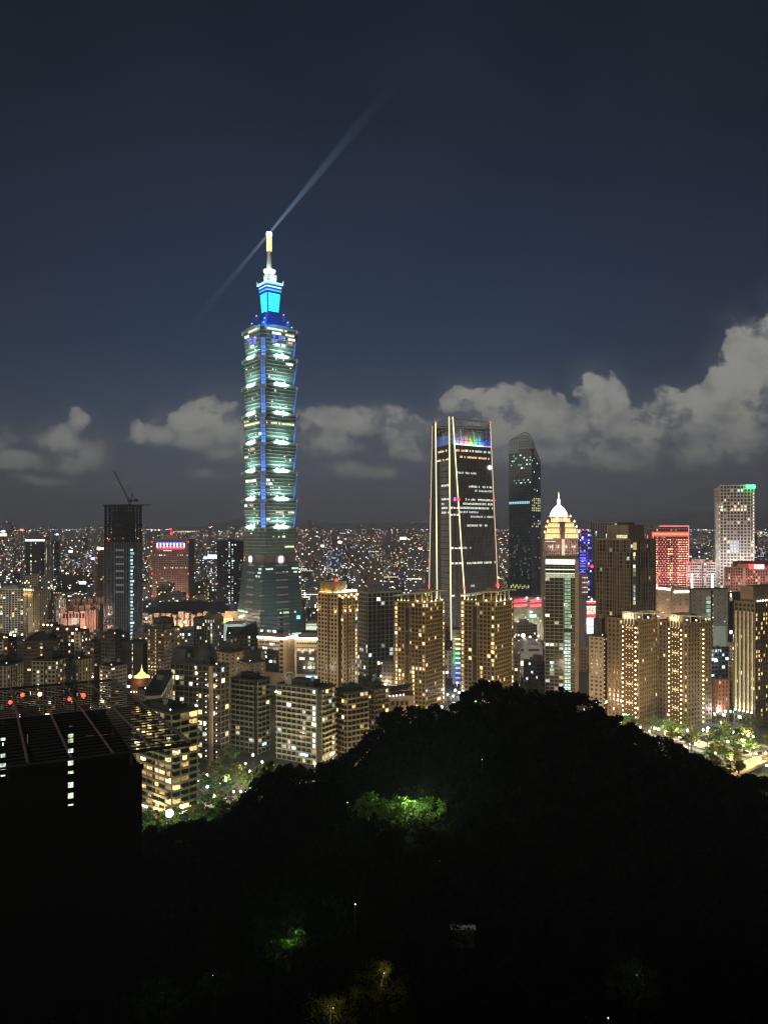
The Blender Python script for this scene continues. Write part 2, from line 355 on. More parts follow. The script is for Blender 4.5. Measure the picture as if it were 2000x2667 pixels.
def building(name, label, pts, z0, z1, wall, bay=3.4, fl=3.3, pier=.8, span=1.1, proud=.35, lit=.12, kind='mix', cap=60,
             glass=None, group=None, lit_fn=None, pent=(.5, .5, 5), parapet=1.2, roofm=None, cat='building', win='lit_window',
             balc=None, extra_floor=0, skip_low=0, seed=0, wfrac=1.0, parent=None, core_name='glazing', hook=None):
    rs = random.Random(hash_str(label) + seed)
    cx_ = sum(p[0] for p in pts) / len(pts); cy_ = sum(p[1] for p in pts) / len(pts)
    t = parent or thing(name, label, cat, (cx_, cy_, z0), group)
    style = 'given'
    if parent is None and not lit_fn and not balc and pier < 2:
        style = ('bands', 'given', 'piers', 'given')[hash_str(label) % 4]
        if style == 'bands': pier, span = pier * .45, span * 1.25
        if style == 'piers': pier, span = pier * 1.35, span * .6
    g = MB(); g.prism(pts, z0, z1); g.build(core_name, glass or GLASS, t)
    wl = MB(); fs = faces_of(pts); nf = max(1, round((z1 - z0) / fl)); fh = (z1 - z0) / nf
    cells = []
    for fi, fc in enumerate(fs):
        if fc['seen'] < -.25:
            wl.fbox(fc, .0, fc['w'], .01, proud * .8, z0, z1 - .02); continue
        nb = max(1, round(fc['w'] / bay)); bw = fc['w'] / nb
        if parent is None and not lit_fn and nb > 4 and fc['seen'] > 0:
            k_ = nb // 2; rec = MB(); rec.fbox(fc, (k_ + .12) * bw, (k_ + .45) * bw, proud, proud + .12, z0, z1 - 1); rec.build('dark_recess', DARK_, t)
        for i in range(nb + 1):
            u = i * bw; a_, b_ = u - pier / 2, u + pier / 2
            if i == 0: a_ = -proud
            if i == nb: b_ = fc['w'] + proud
            wl.fbox(fc, a_ + (.01 if i == nb else 0), b_ - (.01 if i == 0 else 0), .01, proud + .003 * fi, z0 + .01, z1 - .01)
        for j in range(nf + 1):
            z = z0 + j * fh
            wl.fbox(fc, 0, fc['w'], .012, proud - .06, max(z0, z - span / 2), min(z1, z + span / 2) - .03)
        if fc['seen'] > 0:
            for j in range(skip_low, nf):
                for i in range(nb):
                    cells.append((fc, fi, i, j, bw, nb, nf))
    wl.build('wall', wall, t)
    ms = win_mats(kind); rest = MB(); cnt = 0
    chosen = []; stair = [rs.randrange(0, 12) for _ in fs]
    for c in cells:
        fc, fi, i, j, bw, nb, nf_ = c
        pr = lit_fn(fi, i, j, nb, nf_) if lit_fn else (.62 if (i == stair[fi] and nb > 3) else lit)
        if rs.random() < pr * 1.1: chosen.append(c)
    rs.shuffle(chosen)
    for c in chosen:
        fc, fi, i, j, bw, nb, nf_ = c
        ww = (bw - pier) * wfrac * rs.choice((1, 1, .6)); hh = fh - span
        if ww < .3: continue
        u = (i + .5) * bw; z = z0 + j * fh + span / 2
        if cnt < cap:
            place(small(win, ww, hh, .08, rs.choice(ms)), win, t, fpos(fc, u, .0, z), fc['rz'])
        else:
            rest.fbox(fc, u - ww / 2, u + ww / 2, 0, .08, z, z + hh)
        cnt += 1
    if rest.f: tag(rest.build('lit_windows', ms[len(ms) // 2], t), kind='stuff')
    rf = MB(); rf.prism(inset(pts, .985), z1, z1 + .3)
    for fc in fs: rf.fbox(fc, 0, fc['w'], -.4, .1 + proud, z1, z1 + parapet)
    rf.build('roof', roofm or wall, t)
    if pent:
        pp = MB(); ip = inset(pts, pent[0]); pp.prism(ip, z1, z1 + pent[2])
        for fc in faces_of(ip): pp.fbox(fc, -.2, fc['w'] + .2, -.2, .25, z1 + pent[2] - .6, z1 + pent[2] + .2)
        k = rs.random(); q = inset(pts, .25); dx = (pts[1][0] - pts[0][0]) * .25 * (1 if k > .5 else -1)
        pp.prism([(x + dx, y + (pts[1][1] - pts[0][1]) * .25 * (1 if k > .5 else -1)) for x, y in q], z1, z1 + pent[2] * .6)
        pp.build('penthouse', roofm or wall, t)
    rc = rs.random
    if parent is None and cx_ and cy_ < 1100 and not lit_fn:      # roof clutter
        for _ in range(rs.randrange(1, 4)):
            f = .3 * (rc() - .5) * 2; g_ = .3 * (rc() - .5) * 2; x = cx_ + f * (pts[1][0] - pts[0][0]) + g_ * (pts[3][0] - pts[0][0]); y = cy_ + f * (pts[1][1] - pts[0][1]) + g_ * (pts[3][1] - pts[0][1]); zz = z1 + (pent[2] if pent else 0)
            m_ = MB(); m_.lathe(x, y, [(1.1, zz), (1.1, zz + 2.2), (.9, zz + 2.5), (.02, zz + 2.7)], 10); m_.build('water_tank', mat('tank_steel', (.35, .36, .37), .4, .5), t)
        m_ = MB(); m_.bar((x + 2, y, zz), (x + 2, y, zz + 5.5), .09, 4); m_.bar((x + 1.2, y, zz + 4.6), (x + 2.8, y, zz + 4.6), .05, 4); m_.build('antenna', DARK_, t)
        if rc() < .5: place(bulb('roof_lamp', .35, emi('roof_lamp_small', (1, .85, .6), 5, True)), 'roof_lamp', t, (pts[0][0] * .8 + cx_ * .2, pts[0][1] * .8 + cy_ * .2, z1 + 1.8))
    if parent is None and cy_ < 1100:
        for fc in fs:
            if fc['seen'] > .3 and rc() < .7:
                c_ = rs.choice(((1, .2, .1), (.2, .6, 1), (1, .8, .3), (.3, 1, .5), (1, 1, .95))); u = rs.uniform(.1, .6) * fc['w']; q_ = MB(); q_.fbox(fc, u, u + min(5, fc['w'] * .3), proud + .05, proud + .5, z0 + 4.5, z0 + 6.2); q_.build('shop_sign', emi('shop_sign_%d_%d' % (c_[0] * 9, c_[2] * 9), c_, 3, True), t)
    if balc:
        bm_, every, out, hgt = balc[:4]
        for fi, fc in enumerate(fs):
            if fc['seen'] <= .05: continue
            nb = max(1, round(fc['w'] / bay)); bw = fc['w'] / nb; n_ = 0; more = MB()
            for j in range(nf - 1, 0, -1):
                for i in range(nb):
                    if i % every == (every - 1 if every > 1 else 0) and n_ >= 48:
                        u0, u1, z = (i + .03) * bw, (i + .97) * bw, z0 + j * fh - .1
                        more.fbox(fc, u0, u1, proud, proud + out, z, z + .2); more.fbox(fc, u0, u1, proud + out - .15, proud + out, z + .2, z + hgt)
                    elif i % every == (every - 1 if every > 1 else 0):
                        k = ('balc', round(bw, 2), out, hgt, bm_.name)
                        if k not in _pm:
                            b = MB(); W = bw * .47
                            b.box(-W, W, -out, 0, 0, .2); b.box(-W, W, -out, -out + .15, .2, hgt); b.box(-W, -W + .12, -out + .15, 0, .2, hgt); b.box(W - .12, W, -out + .15, 0, .2, hgt)
                            me = bpy.data.meshes.new('balcony'); me.from_pydata(b.v, [], b.f); me.materials.append(bm_); _pm[k] = me
                        place(_pm[k], 'balcony', t, fpos(fc, (i + .5) * bw, proud, z0 + j * fh - .1), fc['rz']); n_ += 1
            if more.f: tag(more.build('balconies', bm_, t), kind='stuff')
    if hook: hook(t, fs, z0, z1, fh, nf)
    return t
def hash_str(s):
    h = 0
    for ch in s: h = (h * 131 + ord(ch)) & 0xffffff
    return h
def point(parent, pos, power, c=(1, .75, .45), r=.6):
    l = bpy.data.lights.new('lamp_light', 'POINT'); l.energy = power; l.color = c; l.shadow_soft_size = r
    o = bpy.data.objects.new('lamp_light', l); col.objects.link(o)
    o.location = Vector(pos) - (parent.location if parent is not None else Vector((0, 0, 0)))
    if parent is not None: o.parent = parent
    return o
def area(parent, pos, dirv, power, c, sx=4.0, sy=1.0, spread=120):
    l = bpy.data.lights.new('flood_light', 'AREA'); l.shape = 'RECTANGLE'; l.size = sx; l.size_y = sy; l.energy = power; l.color = c; l.spread = R_(spread)
    o = bpy.data.objects.new('flood_light', l); col.objects.link(o)
    o.location = Vector(pos) - (parent.location if parent is not None else Vector((0, 0, 0)))
    if parent is not None: o.parent = parent
    return o, Vector(dirv)
def aim(o, d, up=None):
    """-Z along d, X as close to `up` (the long side) as possible"""
    z = -d.normalized(); x = Vector(up); x = (x - z * x.dot(z)).normalized(); y = z.cross(x)
    from mathutils import Matrix
    o.rotation_euler = Matrix((x, y, z)).transposed().to_euler()
# =====================================================================  THE TALL STACKED TOWER
def stacked_tower():
    Y0 = 975.0; s = Y0 / F
    cx_ = X_(704, Y0); a = R_(52); eu = (math.sin(a), math.cos(a)); ev = (-math.cos(a), math.sin(a))
    Q = lambda u, v, z: (cx_ + u * eu[0] + v * ev[0], Y0 + u * eu[1] + v * ev[1], z)
    ZZ = lambda py: Z_(py, Y0 - 5)
    t = thing('stacked_skyscraper', 'tallest tower, stacked flaring glass segments with a lit spire and blue crown', 'skyscraper', (cx_, Y0, 0))
    k = .4825  # metres per picture pixel here
    glass = mat('tower_glass', (.13, .20, .18), .35, .1, var=.3, scale=.05, spec=.7)
    lowglass = mat('tower_base_glass', (.085, .17, .185), .28, .1, var=.3, scale=.03, spec=.8)
    steel = mat('tower_ledge', (.46, .54, .49), .5, .2, var=.2)
    pale = mat('tower_pale_metal', (.62, .66, .60), .5, .1)
    pinkst = mat('tower_base_stone', (.30, .235, .215), .7)
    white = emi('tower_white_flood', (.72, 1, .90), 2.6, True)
    blue = [emi('tower_blue_%d' % i, (.05, .24, 1), v) for i, v in enumerate((.16, .32, .6, 1.0, 1.6))]
    bright = emi('tower_window_white', (.92, 1, .80), 2.2, vary=True); cream_ = emi('tower_window_cream', (.85, .9, .5), 1.0, vary=True)
    violet = emi('tower_sign_violet', (.07, .06, 1), 1.3, vary=True)
    orange_ = emi('tower_window_orange', (1, .55, .25), .8, vary=True)
    def ring(h, c, z, d=0.0):
        H = h + d
        p = [(-H + c, -H), (H - c, -H), (H, -H + c), (H, H - c), (H - c, H), (-H + c, H), (-H, H - c), (-H, -H + c)]
        return [Q(u, v, z) for u, v in p]
    def fpt(side, q, h, d, z):     # side 0 right face, 1 left face, 2/3 hidden; q along the face from the near corner side
        H = h + d
        return {0: Q(q, -H, z), 1: Q(-H, q, z), 2: Q(H, q, z), 3: Q(q, H, z)}[side]
    tops = [864, 939, 1011, 1084, 1159, 1231, 1303, 1375, 1445]
    rs = random.Random(3)
    lit_rows = {  # segment: (side, row, from, to, material) row 0 = bottom floor
        0: [(0, 6, -.55, .05, bright), (0, 6, .3, .9, cream_), (1, 6, .1, .8, bright), (0, 5, -.55, .25, violet), (1, 5, -.6, .55, violet), (0, 4, -.55, -.2, violet),
            (1, 4, -.5, .5, violet), (0, 3, -.3, .1, bright), (0, 3, .1, .35, bright), (0, 7, -.9, .4, cream_), (1, 7, -.9, .5, cream_), (0, 4, .5, .8, orange_), (1, 3, -.3, .3, cream_), (0, 5, .5, .95, bright)],
        1: [(0, 6, .35, .8, bright), (0, 4, -.5, -.44, bright)],
        2: [(0, 6, -.4, -.3, cream_), (1, 4, -.1, .1, orange_)],
        3: [(0, 5, -.9, .9, cream_), (1, 5, -.9, .9, cream_), (1, 2, -.95, -.7, bright), (1, 6, .3, .9, orange_)],
        4: [(1, 6, -.4, .1, orange_), (1, 4, .2, .9, cream_), (0, 3, .6, .68, bright)],
        5: [(1, 5, -.9, .9, bright), (0, 5, -.9, -.45, bright), (0, 4, -.9, -.5, bright), (1, 4, -.95, -.8, bright)],
        6: [(1, 6, .5, .8, bright), (1, 6, -.2, .2, orange_), (0, 4, -.3, .2, orange_), (0, 4, .5, .9, cream_), (0, 2, -.85, -.65, bright)],
        7: [(0, 5, .1, .4, cream_), (0, 2, .3, .9, cream_)]}
    nseg = 8
    seg_geo = []
    for i in range(nseg):
        z1, z0 = ZZ(tops[i]), ZZ(tops[i + 1])
        ht, hb = 27.0 + .05 * i, 23.0 + .10 * i
        seg_geo.append((z0, z1, hb, ht))
        c = 5.0
        m = MB(); m.hexa(ring(hb, c, z0), ring(ht, c, z1 - .1)); seg = m.build('tower_segment', glass, t)
        # floors: ledges with glass between
        m = MB(); nfl = 8
        for j in range(nfl + 1):
            f = j / nfl; z = z0 + (z1 - z0) * f; h = hb + (ht - hb) * f
            m.hexa(ring(h, c, z - .75, .12), ring(h, c, z + .1, .55))
        for side in range(4):     # arched eave at the top of every face and mullions
            pts = []
            n = 16
            for q in range(n):
                q0, q1 = -ht + c + (2 * ht - 2 * c) * q / n, -ht + c + (2 * ht - 2 * c) * (q + 1) / n
                b0, b1 = [2.6 * max(0, math.cos(x / ht * 2.2)) ** .7 if abs(x / ht * 2.2) < 1.57 else 0 for x in (q0, q1)]
                lo = [fpt(side, q0, ht, 1.1, z1 - 1.2), fpt(side, q1, ht, 1.1, z1 - 1.2), fpt(side, q1, ht, -.6, z1 - 1.2), fpt(side, q0, ht, -.6, z1 - 1.2)]
                hi = [fpt(side, q0, ht, 1.3, z1 + .5 + b0), fpt(side, q1, ht, 1.3, z1 + .5 + b1), fpt(side, q1, ht, -.6, z1 + .5 + b1), fpt(side, q0, ht, -.6, z1 + .5 + b0)]
                if side in (1, 2): lo = [lo[1], lo[0], lo[3], lo[2]]; hi = [hi[1], hi[0], hi[3], hi[2]]
                m.hexa(lo, hi)
            for q in range(-12, 13):
                x = q * 1.65
                if side < 2: m.bar(fpt(side, x, hb, .1, z0), fpt(side, x, ht, .1, z1), .13, 4)
        m.build('ledges', steel, seg)
        for sx, sy in ((-1, -1), (1, -1), (1, 1), (-1, 1)):       # projecting corner brackets
            for side_ in range(2):
                m = MB()
                u, v = (sx * (ht + .6), sy * (ht - 4.8)) if side_ else (sx * (ht - 4.8), sy * (ht + .6))
                p = Q(u, v, 0); m.box(p[0] - .9, p[0] + .9, p[1] - .9, p[1] + .9, z1 - 3.4, z1 + 1.1); m.box(p[0] - .7, p[0] + .7, p[1] - .7, p[1] + .7, z1 - 3.4 - .4, z1 - 3.41); m.build('corner_bracket', pale, seg)
        # blue corner strips; light fading upward is painted as glow levels per floor
        if i < 7:
            for sx, sy in ((-1, -1), (1, -1), (-1, 1)):
                for j in range(nfl):
                    f0, f1 = (j + .08) / nfl, (j + .86) / nfl; h0, h1 = hb + (ht - hb) * f0, hb + (ht - hb) * f1
                    def cp(h, w_, z, d):
                        g = h - c / 2 + d * .7071; dx = c * w_ / 2
                        return Q(sx * g + dx * sx, sy * g - dx * sy, z), Q(sx * g - dx * sx, sy * g + dx * sy, z)
                    za, zb = z0 + (z1 - z0) * f0, z0 + (z1 - z0) * f1
                    m = MB()
                    a0, b0 = cp(h0, .82, za, .35); a1, b1 = cp(h1, .82, zb, .35); a2, b2 = cp(h0, .82, za, .05); a3, b3 = cp(h1, .82, zb, .05)
                    if sx * sy < 0: a0, b0, a1, b1, a2, b2, a3, b3 = b0, a0, b1, a1, b2, a2, b3, a3
                    m.hexa([a0, b0, b2, a2], [a1, b1, b3, a3])
                    lv = [4, 3, 3, 2, 2, 1, 1, 0][j]
                    if i == 0 and j > 4: continue
                    m.build('blue_glow_pane', blue[lv] if (sx, sy) == (-1, -1) else blue[min(4, lv + 1)], seg)
                m = MB()
                for w_ in (-1, 0, 1):
                    def cq(h, z): g = h - c / 2 + .42 * .7071; dx = c * .42 * w_; return Q(sx * g + dx * sx, sy * g - dx * sy, z)
                    m.bar(cq(hb, z0), cq(ht, z1), .22, 4)
                m.build('corner_mullions', lowglass, seg)
        # white scroll ornament with floodlights at the foot of every face
        for side in range(4):
            m = MB()
            prof = [(-8.4, 3.6, 2.4), (-7.0, 4.6, 1.4), (-5.2, 3.4, .3), (-3.8, 1.8, -.8), (-2.4, .9, -2.6), (-1.2, .6, -1.6), (0, 1.0, -.5), (1.2, .6, -1.6), (2.4, .9, -2.6), (3.8, 1.8, -.8), (5.2, 3.4, .3), (7.0, 4.6, 1.4), (8.4, 3.6, 2.4)]
            sc_ = .66
            for (qa, ta, ba), (qb, tb, bb) in zip(prof, prof[1:]):
                f = lambda q, z, d: fpt(side, q * sc_, hb, d, z0 + 2.2 + z * sc_)
                lo = [f(qa, ba, 1.9), f(qb, bb, 1.9), f(qb, bb, .9), f(qa, ba, .9)]; hi = [f(qa, ta, 1.9), f(qb, tb, 1.9), f(qb, tb, .9), f(qa, ta, .9)]
                if side in (1, 2): lo = [lo[1], lo[0], lo[3], lo[2]]; hi = [hi[1], hi[0], hi[3], hi[2]]
                m.hexa(lo, hi)
            if i == 7: continue
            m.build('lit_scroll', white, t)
            o, d = area(t, fpt(side, 0, hb, 8.5, z0 + .5), None or (0, 0, 1), 5200, (.60, 1, .88), 16, 2.0, 160)
            if side < 2: o2, _d = area(t, fpt(side, 0, hb, 2.6, z0 - .2), None or (0, 0, 1), 10000, (.66, 1, .92), 9, 1.0, 170)
            nrm = Vector(fpt(side, 0, hb, 1, 0)) - Vector(fpt(side, 0, hb, 0, 0)); tan = Vector(fpt(side, 1, hb, 0, 0)) - Vector(fpt(side, 0, hb, 0, 0))
            aim(o, Vector((0, 0, 1)) - nrm * 1.15, tan)
            if side < 2: aim(o2, Vector((0, 0, 1)) - nrm * .25, tan)
        # lit windows
        for (side, row, q0, q1, mm) in lit_rows[i]:
            f0, f1 = (row + .18) / nfl, (row + .72) / nfl; h0, h1 = hb + (ht - hb) * f0, hb + (ht - hb) * f1
            span_ = ht - c; q = q0 * span_
            while q < q1 * span_ - .2:
                qe = min(q1 * span_, q + rs.choice((1.5, 3.1, 4.7)))
                if rs.random() < .8:
                    za, zb = z0 + (z1 - z0) * f0, z0 + (z1 - z0) * f1
                    lo = [fpt(side, q, h0, .22, za), fpt(side, qe - .25, h0, .22, za), fpt(side, qe - .25, h0, .02, za), fpt(side, q, h0, .02, za)]
                    hi = [fpt(side, q, h1, .22, zb), fpt(side, qe - .25, h1, .22, zb), fpt(side, qe - .25, h1, .02, zb), fpt(side, q, h1, .02, zb)]
                    if side == 1: lo = [lo[1], lo[0], lo[3], lo[2]]; hi = [hi[1], hi[0], hi[3], hi[2]]
                    m = MB(); m.hexa(lo, hi); m.build('lit_window', mm, seg)
                q = qe
        for _ in range(9):      # single lit windows
            side = rs.choice((0, 1)); j = rs.randrange(1, 8); q = rs.uniform(-.85, .85) * (hb - c)
            f = (j + .4) / nfl; h = hb + (ht - hb) * f; p = fpt(side, q, h, .15, z0 + (z1 - z0) * f)
            m = MB(); m.ball(p, rs.choice((.45, .6, .8)), 6, 4); m.build('small_lamp', bright, seg)
    # belt with round medallions
    zb1, zb0 = ZZ(1445), ZZ(1466)
    m = MB(); m.hexa(ring(24.0, 2, zb0), ring(24.0, 2, zb1 + .5)); belt = m.build('stone_belt', pinkst, t)
    coin = emi('medallion_light', (.95, .9, 1), 4.5, True); ringm = mat('medallion_ring', (.45, .38, .40), .5)
    halo = emi('medallion_glow', (.55, .40, .62), .35)
    for side in range(4):
        c0 = Vector(fpt(side, .5 if side == 0 else 3.5, 24, .3, (zb0 + zb1) / 2 - .2)); nrm = (Vector(fpt(side, 0, 24, 1, 0)) - Vector(fpt(side, 0, 24, 0, 0))).normalized()
        m = MB(); m.bar(c0, c0 + nrm * 1.6, 6.6, 24); md = m.build('round_medallion', ringm, t)
        m = MB(); m.bar(c0 + nrm * 1.5, c0 + nrm * 1.8, 5.6, 24); m.build('medallion_face', halo, md)
        tv = nrm.cross(Vector((0, 0, 1))); m = MB()
        p = c0 + nrm * 1.7; q = [p - tv * 2.5, p + tv * 2.5, p + tv * 2.5 + nrm * .6, p - tv * 2.5 + nrm * .6]
        m.hexa([x - Vector((0, 0, 3.1)) for x in q], [x + Vector((0, 0, 3.1)) for x in q]); m.build('square_light', coin, md)
    # flared base
    zt, zbm = zb0, 0.0; ht, hb = 25.6, 33.0
    m = MB(); m.hexa(ring(hb, 1, zbm), ring(ht, 1, zt)); base = m.build('flared_base', lowglass, t)
    m = MB(); nfl = 22
    for j in range(nfl + 1):
        f = j / nfl; z = zbm + (zt - zbm) * f; h = hb + (ht - hb) * f
        m.hexa(ring(h, 1, max(0, z - .55), .05), ring(h, 1, z + .15, .35))
    m.build('ledges', mat('tower_base_ledge', (.10, .145, .15), .5, .2), base)
    m = MB()
    for side in range(4):
        for j in range(1, nfl, 2):
            f = (j + .25) / nfl; f1 = (j + .65) / nfl; h = hb + (ht - hb) * f; h1 = hb + (ht - hb) * f1
            for q0, q1 in ((-7.5, 9.5), (-hb + 3, -hb + 8)) if j % 4 == 1 else ((-7.5, 9.5),):
                lo = [fpt(side, q0, h, .5, zt * f), fpt(side, q1, h, .5, zt * f), fpt(side, q1, h, .0, zt * f), fpt(side, q0, h, .0, zt * f)]
                hi = [fpt(side, q0, h1, .5, zt * f1), fpt(side, q1, h1, .5, zt * f1), fpt(side, q1, h1, .0, zt * f1), fpt(side, q0, h1, .0, zt * f1)]
                if side in (1, 2): lo = [lo[1], lo[0], lo[3], lo[2]]; hi = [hi[1], hi[0], hi[3], hi[2]]
                m.hexa(lo, hi)
    m.build('stone_bands', mat('tower_base_band', (.55, .47, .45), .6), base)
    green = emi('base_window_green', (.6, 1, .7), .8, vary=True); vlamp = emi('base_sign_blue', (.2, .8, 1), 1.6)
    rows = [(0, 20, -.9, -.45), (0, 20, .6, .95), (1, 20, -.95, -.6), (0, 19, 0, .35), (1, 19, -.9, -.7), (0, 19, .7, .9), (1, 18, -.8, -.5), (0, 8, -.2, .6), (1, 8, .0, .9), (0, 2, -.9, .9), (0, 1, -.9, .8)]
    for side, j, q0, q1 in rows:
        f = (j + .3) / nfl; f1 = (j + .8) / nfl; h = hb + (ht - hb) * f; h1 = hb + (ht - hb) * f1; q = q0 * h
        while q < q1 * h:
            if rs.random() < .75:
                lo = [fpt(side, q, h, .3, zt * f), fpt(side, q + 2.2, h, .3, zt * f), fpt(side, q + 2.2, h, .0, zt * f), fpt(side, q, h, .0, zt * f)]
                hi = [fpt(side, q, h1, .3, zt * f1), fpt(side, q + 2.2, h1, .3, zt * f1), fpt(side, q + 2.2, h1, .0, zt * f1), fpt(side, q, h1, .0, zt * f1)]
                if side == 1: lo = [lo[1], lo[0], lo[3], lo[2]]; hi = [hi[1], hi[0], hi[3], hi[2]]
                m = MB(); m.hexa(lo, hi); m.build('lit_window', green, base)
            q += 2.6
    p = fpt(0, 22, 30, 2.2, ZZ(1606)); m = MB(); m.box(p[0] - 2.2, p[0] + 2.2, p[1] - .6, p[1] + .3, p[2] - 2, p[2] + 2); m.build('blue_sign', vlamp, base)
    # stepped blue crown
    navy = mat('crown_navy', (.05, .17, .62), .4, .3); cyan = emi('crown_cyan', (.0, .72, .86), 1.7, True, vary=False)
    bl2 = emi('crown_blue', (.03, .28, 1), 1.6, True); paleb = emi('crown_pale_blue', (.35, .7, 1), 1.5)
    def tier(h0, h1, p0, p1, mm, name, c=1.5, ): m = MB(); m.hexa(ring(h0, c, ZZ(p0)), ring(h1, c, ZZ(p1))); return m.build(name, mm, t)
    z_roof = 864
    crown = tier(21, 19.5, 864, 856, navy, 'crown_terrace'); tier(17.5, 15.5, 856, 846, navy, 'crown_terrace'); tier(13.2, 12.2, 846, 832, navy, 'crown_terrace')
    tier(9.0, 9.0, 832, 813, navy, 'crown_neck'); tier(18.8, 19.2, 857.5, 855.5, bl2, 'crown_light_rim'); tier(14.6, 15.2, 847, 845.6, navy, 'crown_ledge'); tier(12.6, 13.8, 834, 829, navy, 'crown_ledge')
    m = MB(); m2 = MB()
    for sx in (-1, 1):
        for sy in (-1, 1):
            for (h_, p0, p1, r_) in ((16.5, 849, 838, 2.2), (20, 862, 852, 2.6), (12.5, 836, 818, 1.6)):
                p = Q(sx * h_, sy * h_, 0); m.box(p[0] - r_, p[0] + r_, p[1] - r_, p[1] + r_, ZZ(p0), ZZ(p1))
                m2.ball((p[0], p[1] - r_ - .2, ZZ(p1) - .8), .8, 6, 4)
    m.build('crown_corner_posts', navy, t); m2.build('crown_corner_lamps', paleb, t)
    m = MB(); hb_, ht_ = 8.3, 9.8
    m.hexa(ring(hb_ - .4, 1.2, ZZ(813)), ring(ht_ - .4, 1.2, ZZ(765))); lan = m.build('crown_lantern', navy, t)
    m2 = MB()
    for side in range(4):
        for j in range(7):
            f0, f1 = (j + .12) / 7, (j + .86) / 7; za, zb = [ZZ(813) + (ZZ(765) - ZZ(813)) * f for f in (f0, f1)]; h0, h1 = [hb_ + (ht_ - hb_) * f - .3 for f in (f0, f1)]
            lo = [fpt(side, -h0 + 1.3, h0, .4, za), fpt(side, h0 - 1.3, h0, .4, za), fpt(side, h0 - 1.3, h0, 0, za), fpt(side, -h0 + 1.3, h0, 0, za)]
            hi = [fpt(side, -h1 + 1.3, h1, .4, zb), fpt(side, h1 - 1.3, h1, .4, zb), fpt(side, h1 - 1.3, h1, 0, zb), fpt(side, -h1 + 1.3, h1, 0, zb)]
            if side in (1, 2): lo = [lo[1], lo[0], lo[3], lo[2]]; hi = [hi[1], hi[0], hi[3], hi[2]]
            m = MB(); m.hexa(lo, hi); m.build('cyan_light_band', cyan, lan)
    for (h_, p0, p1, mm) in ((11.6, 764, 761.5, navy), (10.6, 761.5, 756, bl2), (12.2, 756, 753, navy), (10.8, 753, 748, paleb), (12.4, 748, 745, navy), (10.4, 745, 741, bl2), (12.6, 741, 738, paleb), (9.5, 738, 735.5, pale)):
        tier(h_, h_, p0, p1, mm, 'crown_ring' if mm is not paleb else 'crown_light_ring', 1.2)
    m = MB()
    for sx, sy in ((-1, 1), (1, -1), (-1, -1), (1, 1)):
        p = Q(sx * 11.5, sy * 11.5, 0); m.bar((p[0], p[1], ZZ(741)), (p[0] * 1.0 + (p[0] - cx_) * .05, p[1], ZZ(731)), .45); m.ball((p[0], p[1] - 1, ZZ(741)), 1.2, 8, 5)
    m.build('crown_finials', paleb, t)
    wcube = mat('crown_white_panel', (.75, .8, .75), .5)
    m = MB(); m.hexa(ring(6.0, .6, ZZ(735)), ring(6.6, .6, ZZ(715))); m.build('white_block', wcube, t)
    glow = emi('crown_bowl_light', (.80, 1, .62), 1.25)
    m = MB(); m.lathe(cx_ - .9, Y0, [(3.2, ZZ(715)), (5.6, ZZ(711.5)), (7.4, ZZ(706)), (8.0, ZZ(702)), (7.6, ZZ(701)), (0, ZZ(700.5))], 24); m.build('lit_bowl', glow, t, True)
    X1 = cx_ - 1.3
    m = MB(); m.lathe(X1, Y0, [(3.5, ZZ(702)), (3.3, ZZ(690)), (2.7, ZZ(668)), (2.4, ZZ(650)), (0, ZZ(650))], 8); m.build('white_shaft', wcube, t)
    gold = emi('spire_gold_light', (1, .50, .16), 2.6, True)
    m = MB()
    for k_ in range(7):
        za = 651 - k_ * 6; m.lathe(X1, Y0, [(2.2, ZZ(za)), (3.3, ZZ(za - .8)), (3.3, ZZ(za - 4.6)), (2.2, ZZ(za - 5.6)), (2.2, ZZ(za - 6))], 12)
    m.build('gold_spire', gold, t)
    beac = emi('spire_beacon_light', (1, 1, .92), 14, True)
    m = MB(); m.lathe(X1, Y0, [(3.0, ZZ(609)), (3.5, ZZ(606)), (3.3, ZZ(602)), (1.2, ZZ(600)), (.0, ZZ(599))], 12); m.build('beacon', beac, t)
    for dx_, dy_, py_, pw in ((-9, -9, 731, 2500), (9, -9, 731, 2500), (-6, -8, 698, 1500), (6, -8, 698, 1500)): point(t, (cx_ + dx_, Y0 + dy_, ZZ(py_)), pw, (.85, 1, .92), .5)
    for px_, py_, pw, c_ in ((688, 742, 5000, (.7, .9, 1)), (716, 742, 5000, (.7, .9, 1)), (700, 760, 3000, (.1, .4, 1)), (690, 850, 5000, (.05, .3, 1)), (728, 850, 5000, (.05, .3, 1)), (660, 858, 4000, (.1, .4, 1)), (745, 858, 4000, (.1, .4, 1)), (705, 820, 4000, (.05, .25, 1))):
        o = point(t, (X_(px_, Y0 - 38), Y0 - 38, ZZ(py_)), pw, c_, 1)
    # two streaks of light at the beacon, painted as self-glowing cones
    bm_ = bpy.data.materials.new('painted_light_streak'); bm_.use_nodes = True; n = bm_.node_tree; n.nodes.clear()
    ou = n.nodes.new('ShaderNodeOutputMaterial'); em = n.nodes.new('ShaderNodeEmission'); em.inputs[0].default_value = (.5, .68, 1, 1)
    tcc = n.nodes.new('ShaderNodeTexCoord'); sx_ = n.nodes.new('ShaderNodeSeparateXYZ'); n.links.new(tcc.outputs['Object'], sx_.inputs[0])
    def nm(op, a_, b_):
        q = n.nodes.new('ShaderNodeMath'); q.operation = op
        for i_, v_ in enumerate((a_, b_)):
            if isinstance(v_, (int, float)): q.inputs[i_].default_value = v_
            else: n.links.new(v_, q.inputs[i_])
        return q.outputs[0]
    fall = nm('POWER', nm('SUBTRACT', 1.0, sx_.outputs[2]), 2.6)
